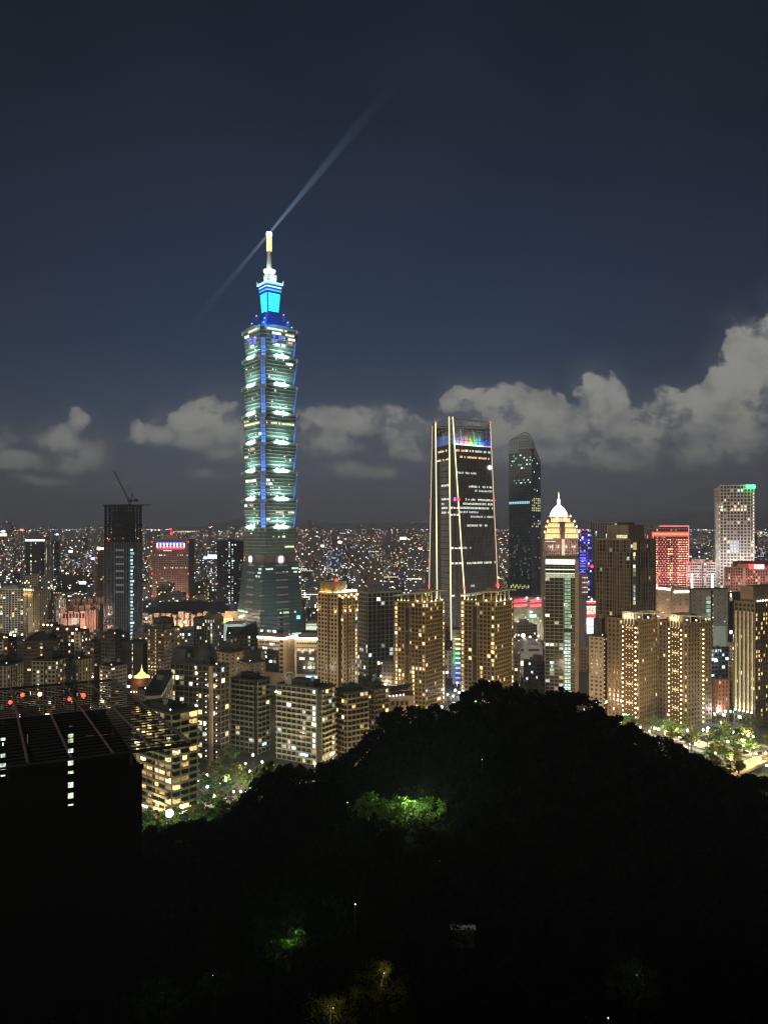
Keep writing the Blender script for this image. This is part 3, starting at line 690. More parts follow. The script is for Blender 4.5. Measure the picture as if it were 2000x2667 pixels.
    den = nm('DIVIDE', fall, nm('POWER', nm('ADD', nm('MULTIPLY', sx_.outputs[2], 9.0), 1.0), 1.45))
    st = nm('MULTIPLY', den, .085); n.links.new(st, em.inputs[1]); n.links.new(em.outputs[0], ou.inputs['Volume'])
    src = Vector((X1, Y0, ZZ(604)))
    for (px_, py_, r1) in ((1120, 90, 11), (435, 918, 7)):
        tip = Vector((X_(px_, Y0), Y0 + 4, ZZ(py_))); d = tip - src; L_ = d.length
        me = bpy.data.meshes.new('light_streak'); b = MB(); nn = 16
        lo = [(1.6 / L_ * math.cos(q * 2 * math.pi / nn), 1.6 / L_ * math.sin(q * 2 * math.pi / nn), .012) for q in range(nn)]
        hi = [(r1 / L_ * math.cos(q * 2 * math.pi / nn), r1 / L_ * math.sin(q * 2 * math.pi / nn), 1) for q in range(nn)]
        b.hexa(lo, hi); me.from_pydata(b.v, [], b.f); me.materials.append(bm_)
        o = bpy.data.objects.new('light_streak', me); col.objects.link(o); o.parent = t
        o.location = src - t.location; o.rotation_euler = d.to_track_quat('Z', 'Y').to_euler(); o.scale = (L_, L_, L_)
    # podium beside the base
    pod = MB(); pz = 24
    return t
stacked_tower()

# =====================================================================  TAPERED TOWER OUTLINED IN LIGHT
def light_line_tower():
    Y0 = 900.0
    t = thing('office_tower', 'dark tapering office tower outlined in pale yellow light lines with a rainbow lit crown', 'skyscraper', (X_(1205, Y0 + 30), Y0 + 30, 0))
    # plan points: name: (top px, bottom px at ground, depth offset)
    PL = [('C', 1169, 1175, 0), ('D', 1179, 1219, 1), ('R', 1276, 1303, 34), ('K', 1262, 1290, 74), ('A', 1126, 1114, 66), ('B', 1134, 1139, 34)]
    YG = 1385 + CZ * F / Y0
    def at(i, z, d=0.0):
        n_, pt, pb, dy = PL[i % 6]; f = z / ztop; y = Y0 + dy
        return Vector((X_(pb, y) * (1 - f) + X_(pt, y) * f, y, z))
    ztop = Z_(1090, Y0); zc = Z_(1158, Y0)
    body = mat('curtain_wall_dark', (.10, .105, .125), .25, .2, spec=.6); steel = mat('fin_grey', (.17, .16, .165), .6, .1)
    stone = mat('bay_grey', (.27, .25, .24), .7)
    m = MB()
    for k in range(40): m.hexa([at(i, zc * k / 40) for i in range(6)], [at(i, zc * (k + 1) / 40) for i in range(6)])
    m.build('glazing', body, t)
    def fpn(i, q, z, d):       # point on face i..i+1
        a, b = at(i, z), at(i + 1, z); p = a.lerp(b, q); tt = (b - a).normalized(); return p + Vector((tt.y, -tt.x, 0)) * d
    fins = MB()
    for i, n_ in ((1, 26), (0, 3), (5, 10), (2, 12), (4, 6)):
        for k in range(n_ + 1):
            for q_ in range(5): fins.bar(fpn(i, k / n_, zc * q_ / 5, .2), fpn(i, k / n_, zc * (q_ + 1) / 5, .2), .30, 4)
    for i, nfl in ((1, 56), (5, 56)):
        for j in range(nfl + 1):
            z = zc * j / nfl; a, b = fpn(i, 0, z, .1), fpn(i, 1, z, .1); fins.bar(a, b, .16 if i == 1 else .12, 4)
    fins.build('fins', steel, t)
    # pale lift bay on the left face with dark slots
    bay = MB(); slot = MB()
    for j in range(64):
        z0, z1 = 225 * j / 64, 225 * (j + 1) / 64
        for q0, q1 in ((.36, .98),):
            lo = [fpn(5, q0, z0, .9), fpn(5, q1, z0, .9), fpn(5, q1, z0, 0), fpn(5, q0, z0, 0)]; zt_ = z0 + (z1 - z0) * (.72 if j % 2 else .98)
            hi = [fpn(5, q0, zt_, .9), fpn(5, q1, zt_, .9), fpn(5, q1, zt_, 0), fpn(5, q0, zt_, 0)]; bay.hexa(lo, hi)
    bay.build('lift_bay', stone, t)
    # crown: open frame
    fr = MB()
    for i in range(6):
        n_ = (3, 2, 18, 6, 10, 5)[i - 0] if False else {0: 1, 1: 8, 2: 4, 3: 8, 4: 3, 5: 4}[i]
        for k in range(n_ + 1): fr.bar(fpn(i, k / n_, zc, 0), fpn(i, k / n_, ztop, 0), .35, 4)
        for j in range(1, 6):
            z = zc + (ztop - zc) * j / 5; fr.bar(at(i, z), at(i + 1, z), .38 if j < 5 else .8, 4)
    fr.build('crown_frame', mat('crown_frame', (.42, .40, .33), .5, .2), t)
    core = MB(); core.hexa([at(i, zc).lerp(Vector((X_(1205, Y0 + 35), Y0 + 38, zc)), .25) for i in range(6)], [at(i, zc + 18).lerp(Vector((X_(1205, Y0 + 35), Y0 + 38, zc + 18)), .25) for i in range(6)])
    core.build('crown_core', mat('crown_core', (.3, .3, .34), .6), t)
    back = MB()   # panels of the far crown walls
    for i in (2, 3, 4):
        back.hexa([at(i, zc), at(i + 1, zc), at(i + 1, zc) + Vector((0, -.6, 0)), at(i, zc) + Vector((0, -.6, 0))], [at(i, ztop - 2), at(i + 1, ztop - 2), at(i + 1, ztop - 2) + Vector((0, -.6, 0)), at(i, ztop - 2) + Vector((0, -.6, 0))])
    back.build('crown_screen', mat('crown_screen', (.16, .17, .18), .6), t)
    pal = [(.1, .25, 1), (.1, .8, .9), (.9, .2, .9), (1, .35, .4), (.95, .85, .2), (.3, 1, .3), (.1, .9, .6), (.15, .5, 1), (.1, .15, 1), (.08, .12, .9)]
    ns = 40
    for k in range(ns):         # coloured light tubes round the foot of the crown
        q = (k + .5) / ns; c_ = pal[int(q * 9.99)]; r_ = random.Random(k)
        hgt = r_.choice((6, 8, 9, 11)) * (1.0 if k % 7 else 2.2)
        m = MB(); m.bar(fpn(1, q, zc + .5, -.4), fpn(1, q, zc + hgt, -.4), .13, 4); m.build('light_tube', emi('tube_%d' % int(q * 9.99), c_, 1.6), t)
    for k in range(12):
        q = (k + .5) / 12; m = MB(); m.bar(fpn(5, q, zc + .5, -.4), fpn(5, q, zc + 11, -.4), .13, 4); m.build('light_tube', emi('tube_b', (.12, .3, 1), 1.4), t)
    for k in range(9):
        q = (k + .5) / 9; c_ = pal[min(9, k + 1)]
        m = MB(); m.bar(fpn(1, q - .045, zc + .8, .5), fpn(1, q + .045, zc + .8, .5), .55, 4); m.build('crown_floodlight', emi('flood_%d' % k, tuple(.4 + .6 * x for x in c_), 3.0 if k < 7 else 1.2), t)
        o, d = area(t, fpn(1, q, zc + 1.5, -2.5), (0, 0, 1), 550, c_, 6, 1.5, 160); aim(o, Vector((0, .5, 1)), (1, .3, 0))
    # vertical light lines
    ln = emi('light_line', (1, .86, .40), 2.0, True); ln2 = emi('light_line_dim', (1, .75, .45), 1.0)
    for i, z0, z1, r_, mm in ((4, 0, ztop + 1, .42, ln2), (5, 0, ztop + 1, .56, ln), (0, 8, ztop + 2, .6, ln), (1, 0, ztop + 2, .56, ln), (2, 0, ztop - 2, .34, ln2)):
        m = MB(); m.bar(at(i, z0) + Vector((0, -.9, 0)), at(i, z1) + Vector((0, -.9, 0)), r_, 6); m.build('light_line', mm, t)
    # lit floors   (py, q0, q1, face, kind)
    W = emi('nw_white', (.95, 1, .85), .8, vary=True); A_ = emi('nw_amber', (1, .62, .30), 1.1, vary=True); C_ = emi('nw_cream', (1, .9, .7), 1.6, vary=True); G = emi('nw_dim', (.8, .95, .9), .55, vary=True)
    FL = [(1172, .0, .28, 1, A_), (1171, .28, .5, 1, C_), (1171, .55, .98, 1, W), (1188, .1, .92, 1, A_), (1172, .1, .9, 5, A_), (1195, .1, .98, 5, A_), (1230, .0, .55, 1, G), (1265, .3, .98, 1, W), (1276, .45, .98, 1, G),
          (1300, .2, .97, 1, W), (1311, .1, .97, 1, W), (1322, .0, .98, 1, W), (1333, .0, .6, 1, G), (1345, .3, .98, 1, G), (1368, .2, .75, 1, W), (1427, -.0, .3, 1, G), (1467, .12, .98, 1, W), (1551, -.0, .2, 1, W), (1551, .2, .5, 1, G), (1527, .2, .3, 1, G), (1586, .0, .2, 1, G),
          (1263, .4, .95, 5, W), (1299, .4, .95, 5, W), (1311, .45, .8, 5, G), (1322, .4, .9, 5, W), (1334, .4, .95, 5, W), (1400, .5, .75, 5, G), (1340, 0, 1, 0, W), (1427, 0, 1, 0, W), (1467, 0, 1, 0, W), (1551, 0, 1, 0, W), (1322, 0, 1, 0, W)]
    cnt = 0; rs = random.Random(5)
    for py_, q0, q1, i, mm in FL:
        z = Z_(py_, Y0) ; n_ = {1: 26, 5: 9, 0: 3}[i]
        for k in range(n_):
            q = (k + .5) / n_
            if q0 <= q <= q1 and rs.random() < .82:
                d = .95 if i == 5 else .06
                lo = [fpn(i, q - .36 / n_, z - 1.3, d + .1), fpn(i, q + .36 / n_, z - 1.3, d + .1), fpn(i, q + .36 / n_, z - 1.3, d - .1), fpn(i, q - .36 / n_, z - 1.3, d - .1)]
                hi = [x + Vector((0, 0, rs.choice((2.4, 2.4, 1.4)))) for x in lo]
                m = MB(); m.hexa(lo, hi); m.build('lit_window', mm, t); cnt += 1
    red = emi('obstruction_red', (1, .012, .015), 6, True)
    for i, z, r_ in ((4, Z_(1303, Y0 + 60), 1.3), (1, Z_(1301, Y0), 1.9), (2, Z_(1303, Y0 + 30), 1.2), (4, Z_(1526, Y0 + 60), 1.1), (1, Z_(1531, Y0), 1.3), (2, Z_(1525, Y0 + 30), 2.0), (5, ztop, .9), (2, ztop, .9)):
        p = at(i, z) + Vector((0, -2, 0)); place(bulb('warning_lamp', r_, red), 'warning_lamp', t, p)
    p = at(2, Z_(1212, Y0)) + Vector((-3.5, -4, 0)); place(bulb('white_lamp', 2.3, emi('big_white_lamp', (1, 1, 1), 6, True)), 'white_lamp', t, p)
    m = MB(); p = at(1, Z_(1300, Y0)) + Vector((-3.4, -1, 0)); m.box(p.x - 2, p.x + .5, p.y - .3, p.y + .3, p.z - 2.2, p.z + 2); m.build('violet_lamp', emi('violet_lamp', (.4, .1, 1), 1.5), t)
light_line_tower()

# =====================================================================  SLANTED-TOP GLASS TOWER
def slanted_tower():
    Y0 = 1080.0
    t = thing('glass_skyscraper', 'slim dark glass tower with a slanted open lattice top', 'skyscraper', (X_(1365, Y0 + 20), Y0 + 20, 0))
    gl = mat('slant_glass', (.22, .26, .27), .22, .2, spec=.7); fr_ = mat('slant_frame', (.34, .35, .33), .6, .1)
    pts = [(1384, 0), (1407, 22), (1385, 60), (1325, 34)]
    PP = [(X_(p, Y0 + d), Y0 + d) for p, d in pts]
    zb = Z_(1168, Y0)
    m = MB(); m.hexa([(x, y, 0) for x, y in PP], [(PP[0][0], PP[0][1], Z_(1176, Y0)), (PP[1][0], PP[1][1], Z_(1204, Y0)), (PP[2][0], PP[2][1], Z_(1190, Y0)), (PP[3][0], PP[3][1], Z_(1176, Y0))]); m.build('glazing', gl, t)
    fr = MB(); fs = faces_of(PP)
    # top profile by picture column: curve
    def ztp(x, y):
        px_ = 1000 + x / y * F
        prof = [(1320, 1153), (1326, 1141), (1333, 1137), (1350, 1130), (1364, 1123.5), (1372, 1125), (1380, 1133), (1392, 1162), (1400, 1182), (1407, 1197), (1412, 1205)]
        for (a, b), (c, d) in zip(prof, prof[1:]):
            if a <= px_ <= c: return Z_(b + (d - b) * (px_ - a) / (c - a), Y0)
        return Z_(prof[0][1] if px_ < 1330 else prof[-1][1], Y0)
    for fi, fc in enumerate(fs):
        n_ = max(2, round(fc['w'] / 3.2))
        for k in range(n_ + 1):
            p = fpos(fc, fc['w'] * k / n_, .1, 0); zt = ztp(p[0], p[1]) if fi in (0, 3) else ztp(p[0], p[1]) - 2
            fr.bar((p[0], p[1], 0), (p[0], p[1], zt), .24, 4)
        nz = 74
        for j in range(nz):
            z = j * 4.0
            segs = 10
            for k in range(segs):
                a = fpos(fc, fc['w'] * k / segs, .1, z); b = fpos(fc, fc['w'] * (k + 1) / segs, .1, z)
                if z < min(ztp(a[0], a[1]), ztp(b[0], b[1])): fr.bar(a, b, .2, 4)
        for k in range(24):
            a = fpos(fc, fc['w'] * k / 24, .1, 0); b = fpos(fc, fc['w'] * (k + 1) / 24, .1, 0)
            fr.bar((a[0], a[1], ztp(a[0], a[1])), (b[0], b[1], ztp(b[0], b[1])), .55, 5)
    fr.build('frame', fr_, t)
    m = MB()
    gx = [X_(p, Y0 + 10) for p in (1335, 1350, 1366, 1380)]
    ip = inset(PP, .5); m.prism(ip, zb - 8, zb + 2); m.build('plant_room', fr_, t)
    pass
    left, right = fs[3], fs[0]
    T = emi('slant_teal', (.25, .9, .85), .8, vary=True); C = emi('slant_cyan', (.35, .75, .9), .9); Wm = emi('slant_white', (.7, 1, 1), 1.6); Y_ = emi('slant_yellow', (.85, .9, .35), .8, vary=True); D = emi('slant_dim', (.4, .5, .45), .18, vary=True)
    rs = random.Random(12); n_ = 0
    def win(fc, q, py_, mm, w_=1.6, h_=2.0):
        z = Z_(py_, Y0); m_ = small('lit_window', w_, h_, .1, mm); place(m_, 'lit_window', t, fpos(fc, fc['w'] * q, .12, z - h_ / 2), fc['rz'])
    for py_, cnt in ((1183, 3), (1190, 5), (1197, 5), (1208, 6), (1217, 3), (1249, 4), (1256, 5)):
        for _ in range(cnt): win(left, rs.uniform(.1, .95), py_, rs.choice((T, T, Wm)), 1.8, 1.8)
    for k in range(12): win(left, (k + .5) / 13, 1308, C, 2.3, 3.4)
    for k in range(10): win(left, .1 + .85 * k / 10, 1528 if k % 2 else 1532, Y_, 1.5, 4)
    for py_ in (1298, 1303, 1309, 1316, 1323, 1329, 1364, 1371):
        for k in range(5):
            if rs.random() < .75: win(right, (k + .5) / 5, py_, Y_, 2.6, 2)
    for k in range(16): win(right, rs.uniform(.05, .95), rs.uniform(1190, 1520), rs.choice((T, Wm, Y_)), 1.6, 1.8)
    for k in range(40): win(left, rs.uniform(.05, .95), rs.uniform(1385, 1510), D, 2, 2.4)
slanted_tower()
# =====================================================================  OTHER TOWERS AND BLOCKS OF THE CITY
BEIGE = mat('beige_stone', (.36, .30, .20), .85); BROWN = mat('brown_tile', (.17, .125, .08), .8); DKBROWN = mat('dark_brown_tile', (.085, .062, .045), .8)
CREAMW = mat('cream_render', (.42, .38, .29), .85); WHITEW = mat('white_render', (.55, .54, .50), .85); GREYW = mat('grey_concrete', (.25, .25, .24), .9)
PINKW = mat('pink_stone', (.50, .33, .27), .85); REDB = mat('red_brick_tile', (.22, .085, .05), .85); DKGREY = mat('dark_grey_panel', (.075, .075, .08), .7)
TAN = mat('tan_render', (.30, .24, .15), .85); MAUVE = mat('mauve_stone', (.24, .17, .17), .8); DARK = mat('dark_metal', (.03, .03, .032), .6, .3)
GLOW_W = emi('white_lamp_glow', (1, .93, .78), 4.5, True); GLOW_Y = emi('yellow_lamp_glow', (1, .70, .30), 6.0, True); GLOW_R = emi('red_lamp_glow', (1, .012, .02), 5, True)
GLOW_C = emi('cool_lamp_glow', (.82, .93, 1), 4.5, True); GLOW_O = emi('orange_lamp_glow', (1, .45, .12), 3.5, True)
DIM_Y = emi('dim_yellow', (1, .7, .28), .9, vary=True)

def strip(parent, name, a, b, r, m):
    q = MB(); q.bar(a, b, r, 5); return q.build(name, m, parent)

# ---- towers with lines of lamps down their bays (right)
def lamp_tower(label, x0, xc, x1, ytop, Y, cols, seed, crown=(0, 0)):
    pts = fp(x0, xc, x1, Y)
    def hook(t, fs, z0, z1, fh, nf):
        for fi, u0, u1, side_only in cols:
            fc = fs[fi]; ua, ub = fc['w'] * u0, fc['w'] * u1
            for j in range(nf - 1):
                z = z0 + (j + .55) * fh
                for u in (ua,) if side_only else (ua, ub):
                    place(bulb('facade_lamp', .55, GLOW_Y), 'facade_lamp', t, fpos(fc, u, .95, z))
                if not side_only and j % 1 == 0:
                    for q in range(1, 4):
                        place(bulb('facade_lamp', .26, GLOW_O), 'facade_lamp', t, fpos(fc, ua + (ub - ua) * q / 4, .7, z + fh * .4))
            if not side_only:
                m = MB(); m.fbox(fc, ua - .9, ub + .9, .3, .52, z0, z1 - .3); m.build('dark_recess', mat('recess_brown', (.05, .032, .016), .8), t)
                for j in range(nf - 1):
                    if (j * 5 + fi + seed) % 4 == 0: place(small('lit_window', (ub - ua) * .5, 1.5, .1, win_mats('gold')[(j * 3) % 12]), 'lit_window', t, fpos(fc, (ua + ub) / 2, .55, z0 + j * fh + .8), fc['rz'])
        # arched lit crown over the lamp bay
        fi, u0, u1, _ = cols[0]; fc = fs[fi]; ua, ub = fc['w'] * u0, fc['w'] * u1
        m = MB(); m.fbox(fc, ua - .5, ub + .5, -9, .9, z1 + 1.2, z1 + 6.5); m.build('crown_block', CREAMW, t)
        m = MB()
        for q in range(4):
            u = ua + (ub - ua) * (q + .5) / 4; m.fbox(fc, u - .35, u + .35, .9, 1.4, z1 - 3, z1 + 6)
        m.build('crown_ribs', CREAMW, t)
        for q in range(3):
            u = ua + (ub - ua) * (q + 1) / 4; point(t, fpos(fc, u, 3.2, z1 + 3), 500, (1, .85, .55), .5)
        m = MB(); n = 20; c0 = fpos(fc, (ua + ub) / 2 + 6, -9, 0)
        for k in range(n):
            a0, a1 = [math.pi * 2 * q / n for q in (k, k + 1)]
            m.bar((c0[0] + 11 * math.cos(a0), c0[1] + 8 * math.sin(a0), z1 + 6), (c0[0] + 11 * math.cos(a1), c0[1] + 8 * math.sin(a1), z1 + 6), .5, 5)
        for k in range(0, n, 2):
            a0 = math.pi * 2 * k / n; m.bar((c0[0] + 11 * math.cos(a0), c0[1] + 8 * math.sin(a0), z1 + 1), (c0[0] + 11 * math.cos(a0), c0[1] + 8 * math.sin(a0), z1 + 6.3), .3, 4)
        m.build('crown_ring', CREAMW, t)
        for k in (1, 11, 13, 15): a0 = math.pi * 2 * k / n; place(bulb('crown_lamp', .6, GLOW_W), 'crown_lamp', t, (c0[0] + 10 * math.cos(a0), c0[1] - 9 * abs(math.sin(a0)), z1 + 3))
    lf = cols[0]
    def lit(fi, i, j, nb, nf):
        if fi == lf[0] and lf[1] * nb < i + .5 < lf[2] * nb: return .13
        if fi == lf[0] and lf[2] * nb < i + .5 < lf[2] * nb + 1.2: return .35
        return .035
    return building('residential_tower', label, pts, 0, Z_(ytop, Y), mat('lamp_tower_tile', (.13, .082, .04), .8), 3.2, 3.35, 1.3, 1.3, .4, kind='gold', lit_fn=lit, pent=(.45, .45, 6), hook=hook, seed=seed, cap=70, group='brown residential towers with strings of lamps')
lamp_tower('brown tower with double string of lamps, behind the dark hill crest', 1583, 1664, 1710, 1618, 552, [(3, .52 - .02, .90, False)], 1)
lamp_tower('brown tower with a double and a single string of lamps, beside the park', 1716, 1790, 1850, 1626, 548, [(3, .38, .80, False), (0, .62, .62, True)], 2)

# ---- far right dark tower with uplit piers
def right_tower():
    Y = 545; pts = fp(1912, 1965, 2120, Y, a=58)
    def lit(fi, i, j, nb, nf):
        if fi == 3: return .03
        return .36
    def hook(t, fs, z0, z1, fh, nf):
        fc = fs[3]; m = MB()
        for k in range(5):
            u = fc['w'] * (.1 + .2 * k); m.fbox(fc, u - .5, u + .5, .3, .9, z0 + 10, z1 - 6)
            place(bulb('pier_lamp', .7, GLOW_W), 'pier_lamp', t, fpos(fc, u, 1.7, z0 + 10.5)); point(t, fpos(fc, u, 2.2, z0 + 14), 260, (1, .78, .42), .4)
            if k < 3: place(bulb('pier_lamp', .7, GLOW_W), 'pier_lamp', t, fpos(fc, u + 4, -2.5, z1 + 2)); point(t, fpos(fc, u + 4, -1.5, z1 + 5), 250, (1, .78, .42), .4)
        m.build('pier', CREAMW, t)
        m = MB(); fc = fs[0]; m.fbox(fc, 1, fc['w'], -12, -2, z1, z1 + 12); m.build('upper_block', BROWN, t)
        for k in range(14): place(bulb('roof_lamp', .6, GLOW_W), 'roof_lamp', t, fpos(fc, 2 + k * 3.2, .8, z1 + 1.8))
    building('residential_tower', 'dark tower at the picture edge with uplit piers and many lit flats', pts, 0, Z_(1572, Y), mat('edge_tower_tile', (.12, .085, .05), .8), 3.1, 3.3, .9, 1.2, .45, kind='gold', lit_fn=lit, pent=(.6, .6, 9), hook=hook, cap=95)
right_tower()

# ---- brown tower with staggered window slots and a block on its roof
def slot_tower():
    Y = 640; pts = fp(1552, 1640, 1706, Y)
    st = mat('slot_tower_stone', (.29, .22, .15), .85)
    def hook(t, fs, z0, z1, fh, nf):
        r = random.Random(4)
        for fi in (0, 3):
            fc = fs[fi]; m = MB(); nb = round(fc['w'] / 1.7)
            for i in range(nb + 1):
                u = fc['w'] * i / nb
                for j in range(0, nf, 4):
                    if r.random() < .72: m.fbox(fc, max(0, u - .28), min(fc['w'], u + .28), .35, .72, z0 + j * fh, min(z1, z0 + (j + 4) * fh - .2))
            m.build('stone_fins', st, t)
        ip = inset(pts, .62); m = MB(); m.prism(ip, z1, z1 + 13); m.build('roof_block', st, t)
        f2 = faces_of(ip); fc = f2[3]
        for k in range(5): place(small('lit_window', 2.2, 2.8, .1, emi('rooflit', (.8, .85, .4), .7, vary=True)), 'lit_window', t, fpos(fc, fc['w'] * (.5 + .1 * k), .05, z1 + 1.5), fc['rz'])
        place(small('lit_window', 4.5, 6, .1, emi('roofpanel', (1, .7, .25), .45)), 'lit_window', t, fpos(fs[0], fs[0]['w'] * .15, .8, z1 - 8), fs[0]['rz'])
        m = MB(); q = inset(pts, .3); m.prism(q, z1 + 13, z1 + 15); m.build('machine_room', DKGREY, t)
    building('high_rise_block', 'tall brown stone tower with staggered vertical slots and square roof block', pts, 0, Z_(1407, Y), st, 3.4, 3.4, .7, .6, .35, lit=.015, kind='mix', pent=None, hook=hook, cap=40)
slot_tower()

# ---- dark glass building with bright band on top and green lit stair strip
def stair_strip_tower():
    Y = 655; pts = fp(1419, 1503, 1531, Y, a=14)
    white = emi('roof_band_light', (.97, 1, .88), 2.6, True)
    def lit(fi, i, j, nb, nf):
        if fi == 3:
            if j in (13,) and i < nb * .5: return .9
            return .13 if j < 14 else .05
        return 0
    def hook(t, fs, z0, z1, fh, nf):
        fc = fs[3]; w_ = fc['w']
        q = MB(); q.fbox(fc, .5, w_ - 1.0, .1, .5, z1 - 4.2, z1 - .4); q.build('roof_light_band', white, t)
        q = MB(); q.fbox(fc, .3, w_ - 1.0, .1, .45, z1 - 9, z1 - 8.4); q.fbox(fc, .3, w_ - 1, .1, .45, z1 - 12.2, z1 - 11.8); q.build('light_line', emi('greenish_line', (.8, 1, .75), 1.3), t)
        q = MB(); q.fbox(fc, .3, w_ - 1.0, .3, .62, z1 - 15.8, z1 - 12.6); q.build('pale_band', emi('pale_band', (.8, .85, .6), .35, vary=True), t)
        g = emi('stair_green', (.45, .95, .6), .42, vary=True); gw = emi('stair_white', (.75, 1, .85), .8, vary=True)
        for j in range(nf - 5):
            if 16 < j < 18: continue
            z = z0 + j * fh; q = MB(); q.fbox(fc, w_ * .60, w_ * .79, .45, 1.0, z + .8, z + fh - .5); q.build('stair_window', g if j > 14 else gw, t)
            q = MB(); q.fbox(fc, w_ * .60, w_ * .79, 1.0, 1.15, z + 1.7, z + 1.95); q.fbox(fc, w_ * .69, w_ * .70, 1.0, 1.12, z + .8, z + fh - .5); q.build('stair_rail', DKGREY, t)
        stone = mat('side_wall_beige', (.40, .31, .20), .85); fc = fs[0]
        q = MB(); q.fbox(fc, -1.5, fc['w'] + .5, .4, 1.0, z0, z1 - 2); q.fbox(fs[3], fs[3]['w'] - 2.2, fs[3]['w'] + .8, .4, 1.1, z0, z1 - .4); q.build('side_wall', stone, t)
        q = MB()
        for k in range(2): q.fbox(fc, fc['w'] * (.35 + .3 * k), fc['w'] * (.35 + .3 * k) + .8, 1.0, 1.15, z0, z1 * .72)
        q.build('wall_light', emi('side_wall_light', (1, .55, .2), .6, True), t)
    building('office_building', 'dark glass block with bright roof band and green lit stair strip', pts, 0, Z_(1457, Y), mat('mullion_tan', (.30, .28, .20), .7), 3.9, 3.15, .45, .75, .3, kind='mix', lit_fn=lit, pent=None, hook=hook, cap=80)
stair_strip_tower()

# ---- twin curved-roof residential towers
def curved_tower(label, x0, xc, x1, ytop, Y, seed, lean):
    pts = fp(x0, xc, x1, Y)
    wall = mat('curved_tower_tile', (.22, .155, .065), .8)
    def lit(fi, i, j, nb, nf):
        if fi == 3 and i == 0: return .95
        if fi == 3 and i == int(nb * .62) and j < nf * .38: return .9
        if fi == 0 and i == nb - 1: return .8
        if fi == 3 and i >= nb - 2: return .35
        return .045
    def hook(t, fs, z0, z1, fh, nf):
        fc = fs[3]; m = MB()
        m.fbox(fc, fc['w'] * .36, fc['w'] * .50, .4, .75, z0, z1 - 4); m.build('dark_recess', DARK, t)
        m = MB()
        for j in range(0, nf, 6): m.fbox(fc, fc['w'] * .34, fc['w'] * .52, .5, .95, z0 + j * fh, z0 + j * fh + .9)
        for u in (.355, .505): m.fbox(fc, fc['w'] * u - .4, fc['w'] * u + .4, .5, .98, z0, z1)
        m.build('recess_frame', wall, t)
        # swooping thin roof plate on columns
        m = MB(); n = 18; ext = 3.0
        def rz_(f): return z1 + 4.6 + 4.2 * math.sin(min(1, f * 1.35) * math.pi * .5) - (1.6 * max(0, f - .75) * 4 * .5)
        def pt_(f, off):      # along left face then right face
            tot = fs[3]['w'] + fs[0]['w']; u = f * tot
            if u < fs[3]['w']: return fpos(fs[3], u, off, 0)
            return fpos(fs[0], u - fs[3]['w'], off, 0)
        cxx = sum(p[0] for p in pts) / 4; cyy = sum(p[1] for p in pts) / 4
        for k in range(n):
            f0, f1 = k / n, (k + 1) / n; a, b = pt_(f0, ext * (1 if 0 < k else .6)), pt_(f1, ext)
            za, zb = rz_(f0), rz_(f1)
            m.hexa([(a[0], a[1], za), (b[0], b[1], zb), (cxx, cyy + 1, (za + zb) / 2 + 1)], [(a[0], a[1], za + .9), (b[0], b[1], zb + .9), (cxx, cyy + 1, (za + zb) / 2 + 1.5)])
        m.build('curved_roof', mat('curved_roof_metal', (.55, .48, .28), .5), t)
        m = MB()
        for k in range(2, n, 2):
            p = pt_(k / n, -.4); m.bar((p[0], p[1], z1), (p[0], p[1], rz_(k / n)), .45, 5)
        m.build('roof_columns', CREAMW, t)
        for k in (7, 9, 11, 13, 16):
            p = pt_(k / n, 1.6); place(bulb('eave_lamp', .55, GLOW_W), 'eave_lamp', t, (p[0], p[1], z1 + 1.6)); point(t, (p[0], p[1], z1 + 2.4), 700, (1, .80, .38), .4)
        for k in range(1, 5):
            p = pt_(k / n, .2); place(bulb('garden_lamp', .45, emi('garden_lamp', (.8, 1, .3), 3, True)), 'garden_lamp', t, (p[0], p[1], z1 + 1.6))
        point(t, (pt_(.1, 1)[0], pt_(.1, 1)[1], z1 + 2), 200, (.8, 1, .3), .4)
    return building('residential_tower', label, pts, 0, Z_(ytop, Y), wall, 3.3, 3.3, .8, 1.05, .45, kind='gold', lit_fn=lit, pent=(.5, .5, 4), hook=hook, seed=seed, cap=92, group='twin towers with swooping roofs')
curved_tower('curved-roof tower left of the light line skyscraper foot', 1028, 1108, 1157, 1572, 600, 1, 0)
curved_tower('curved-roof tower right of the light line skyscraper foot', 1200, 1288, 1336, 1570, 598, 2, 0)

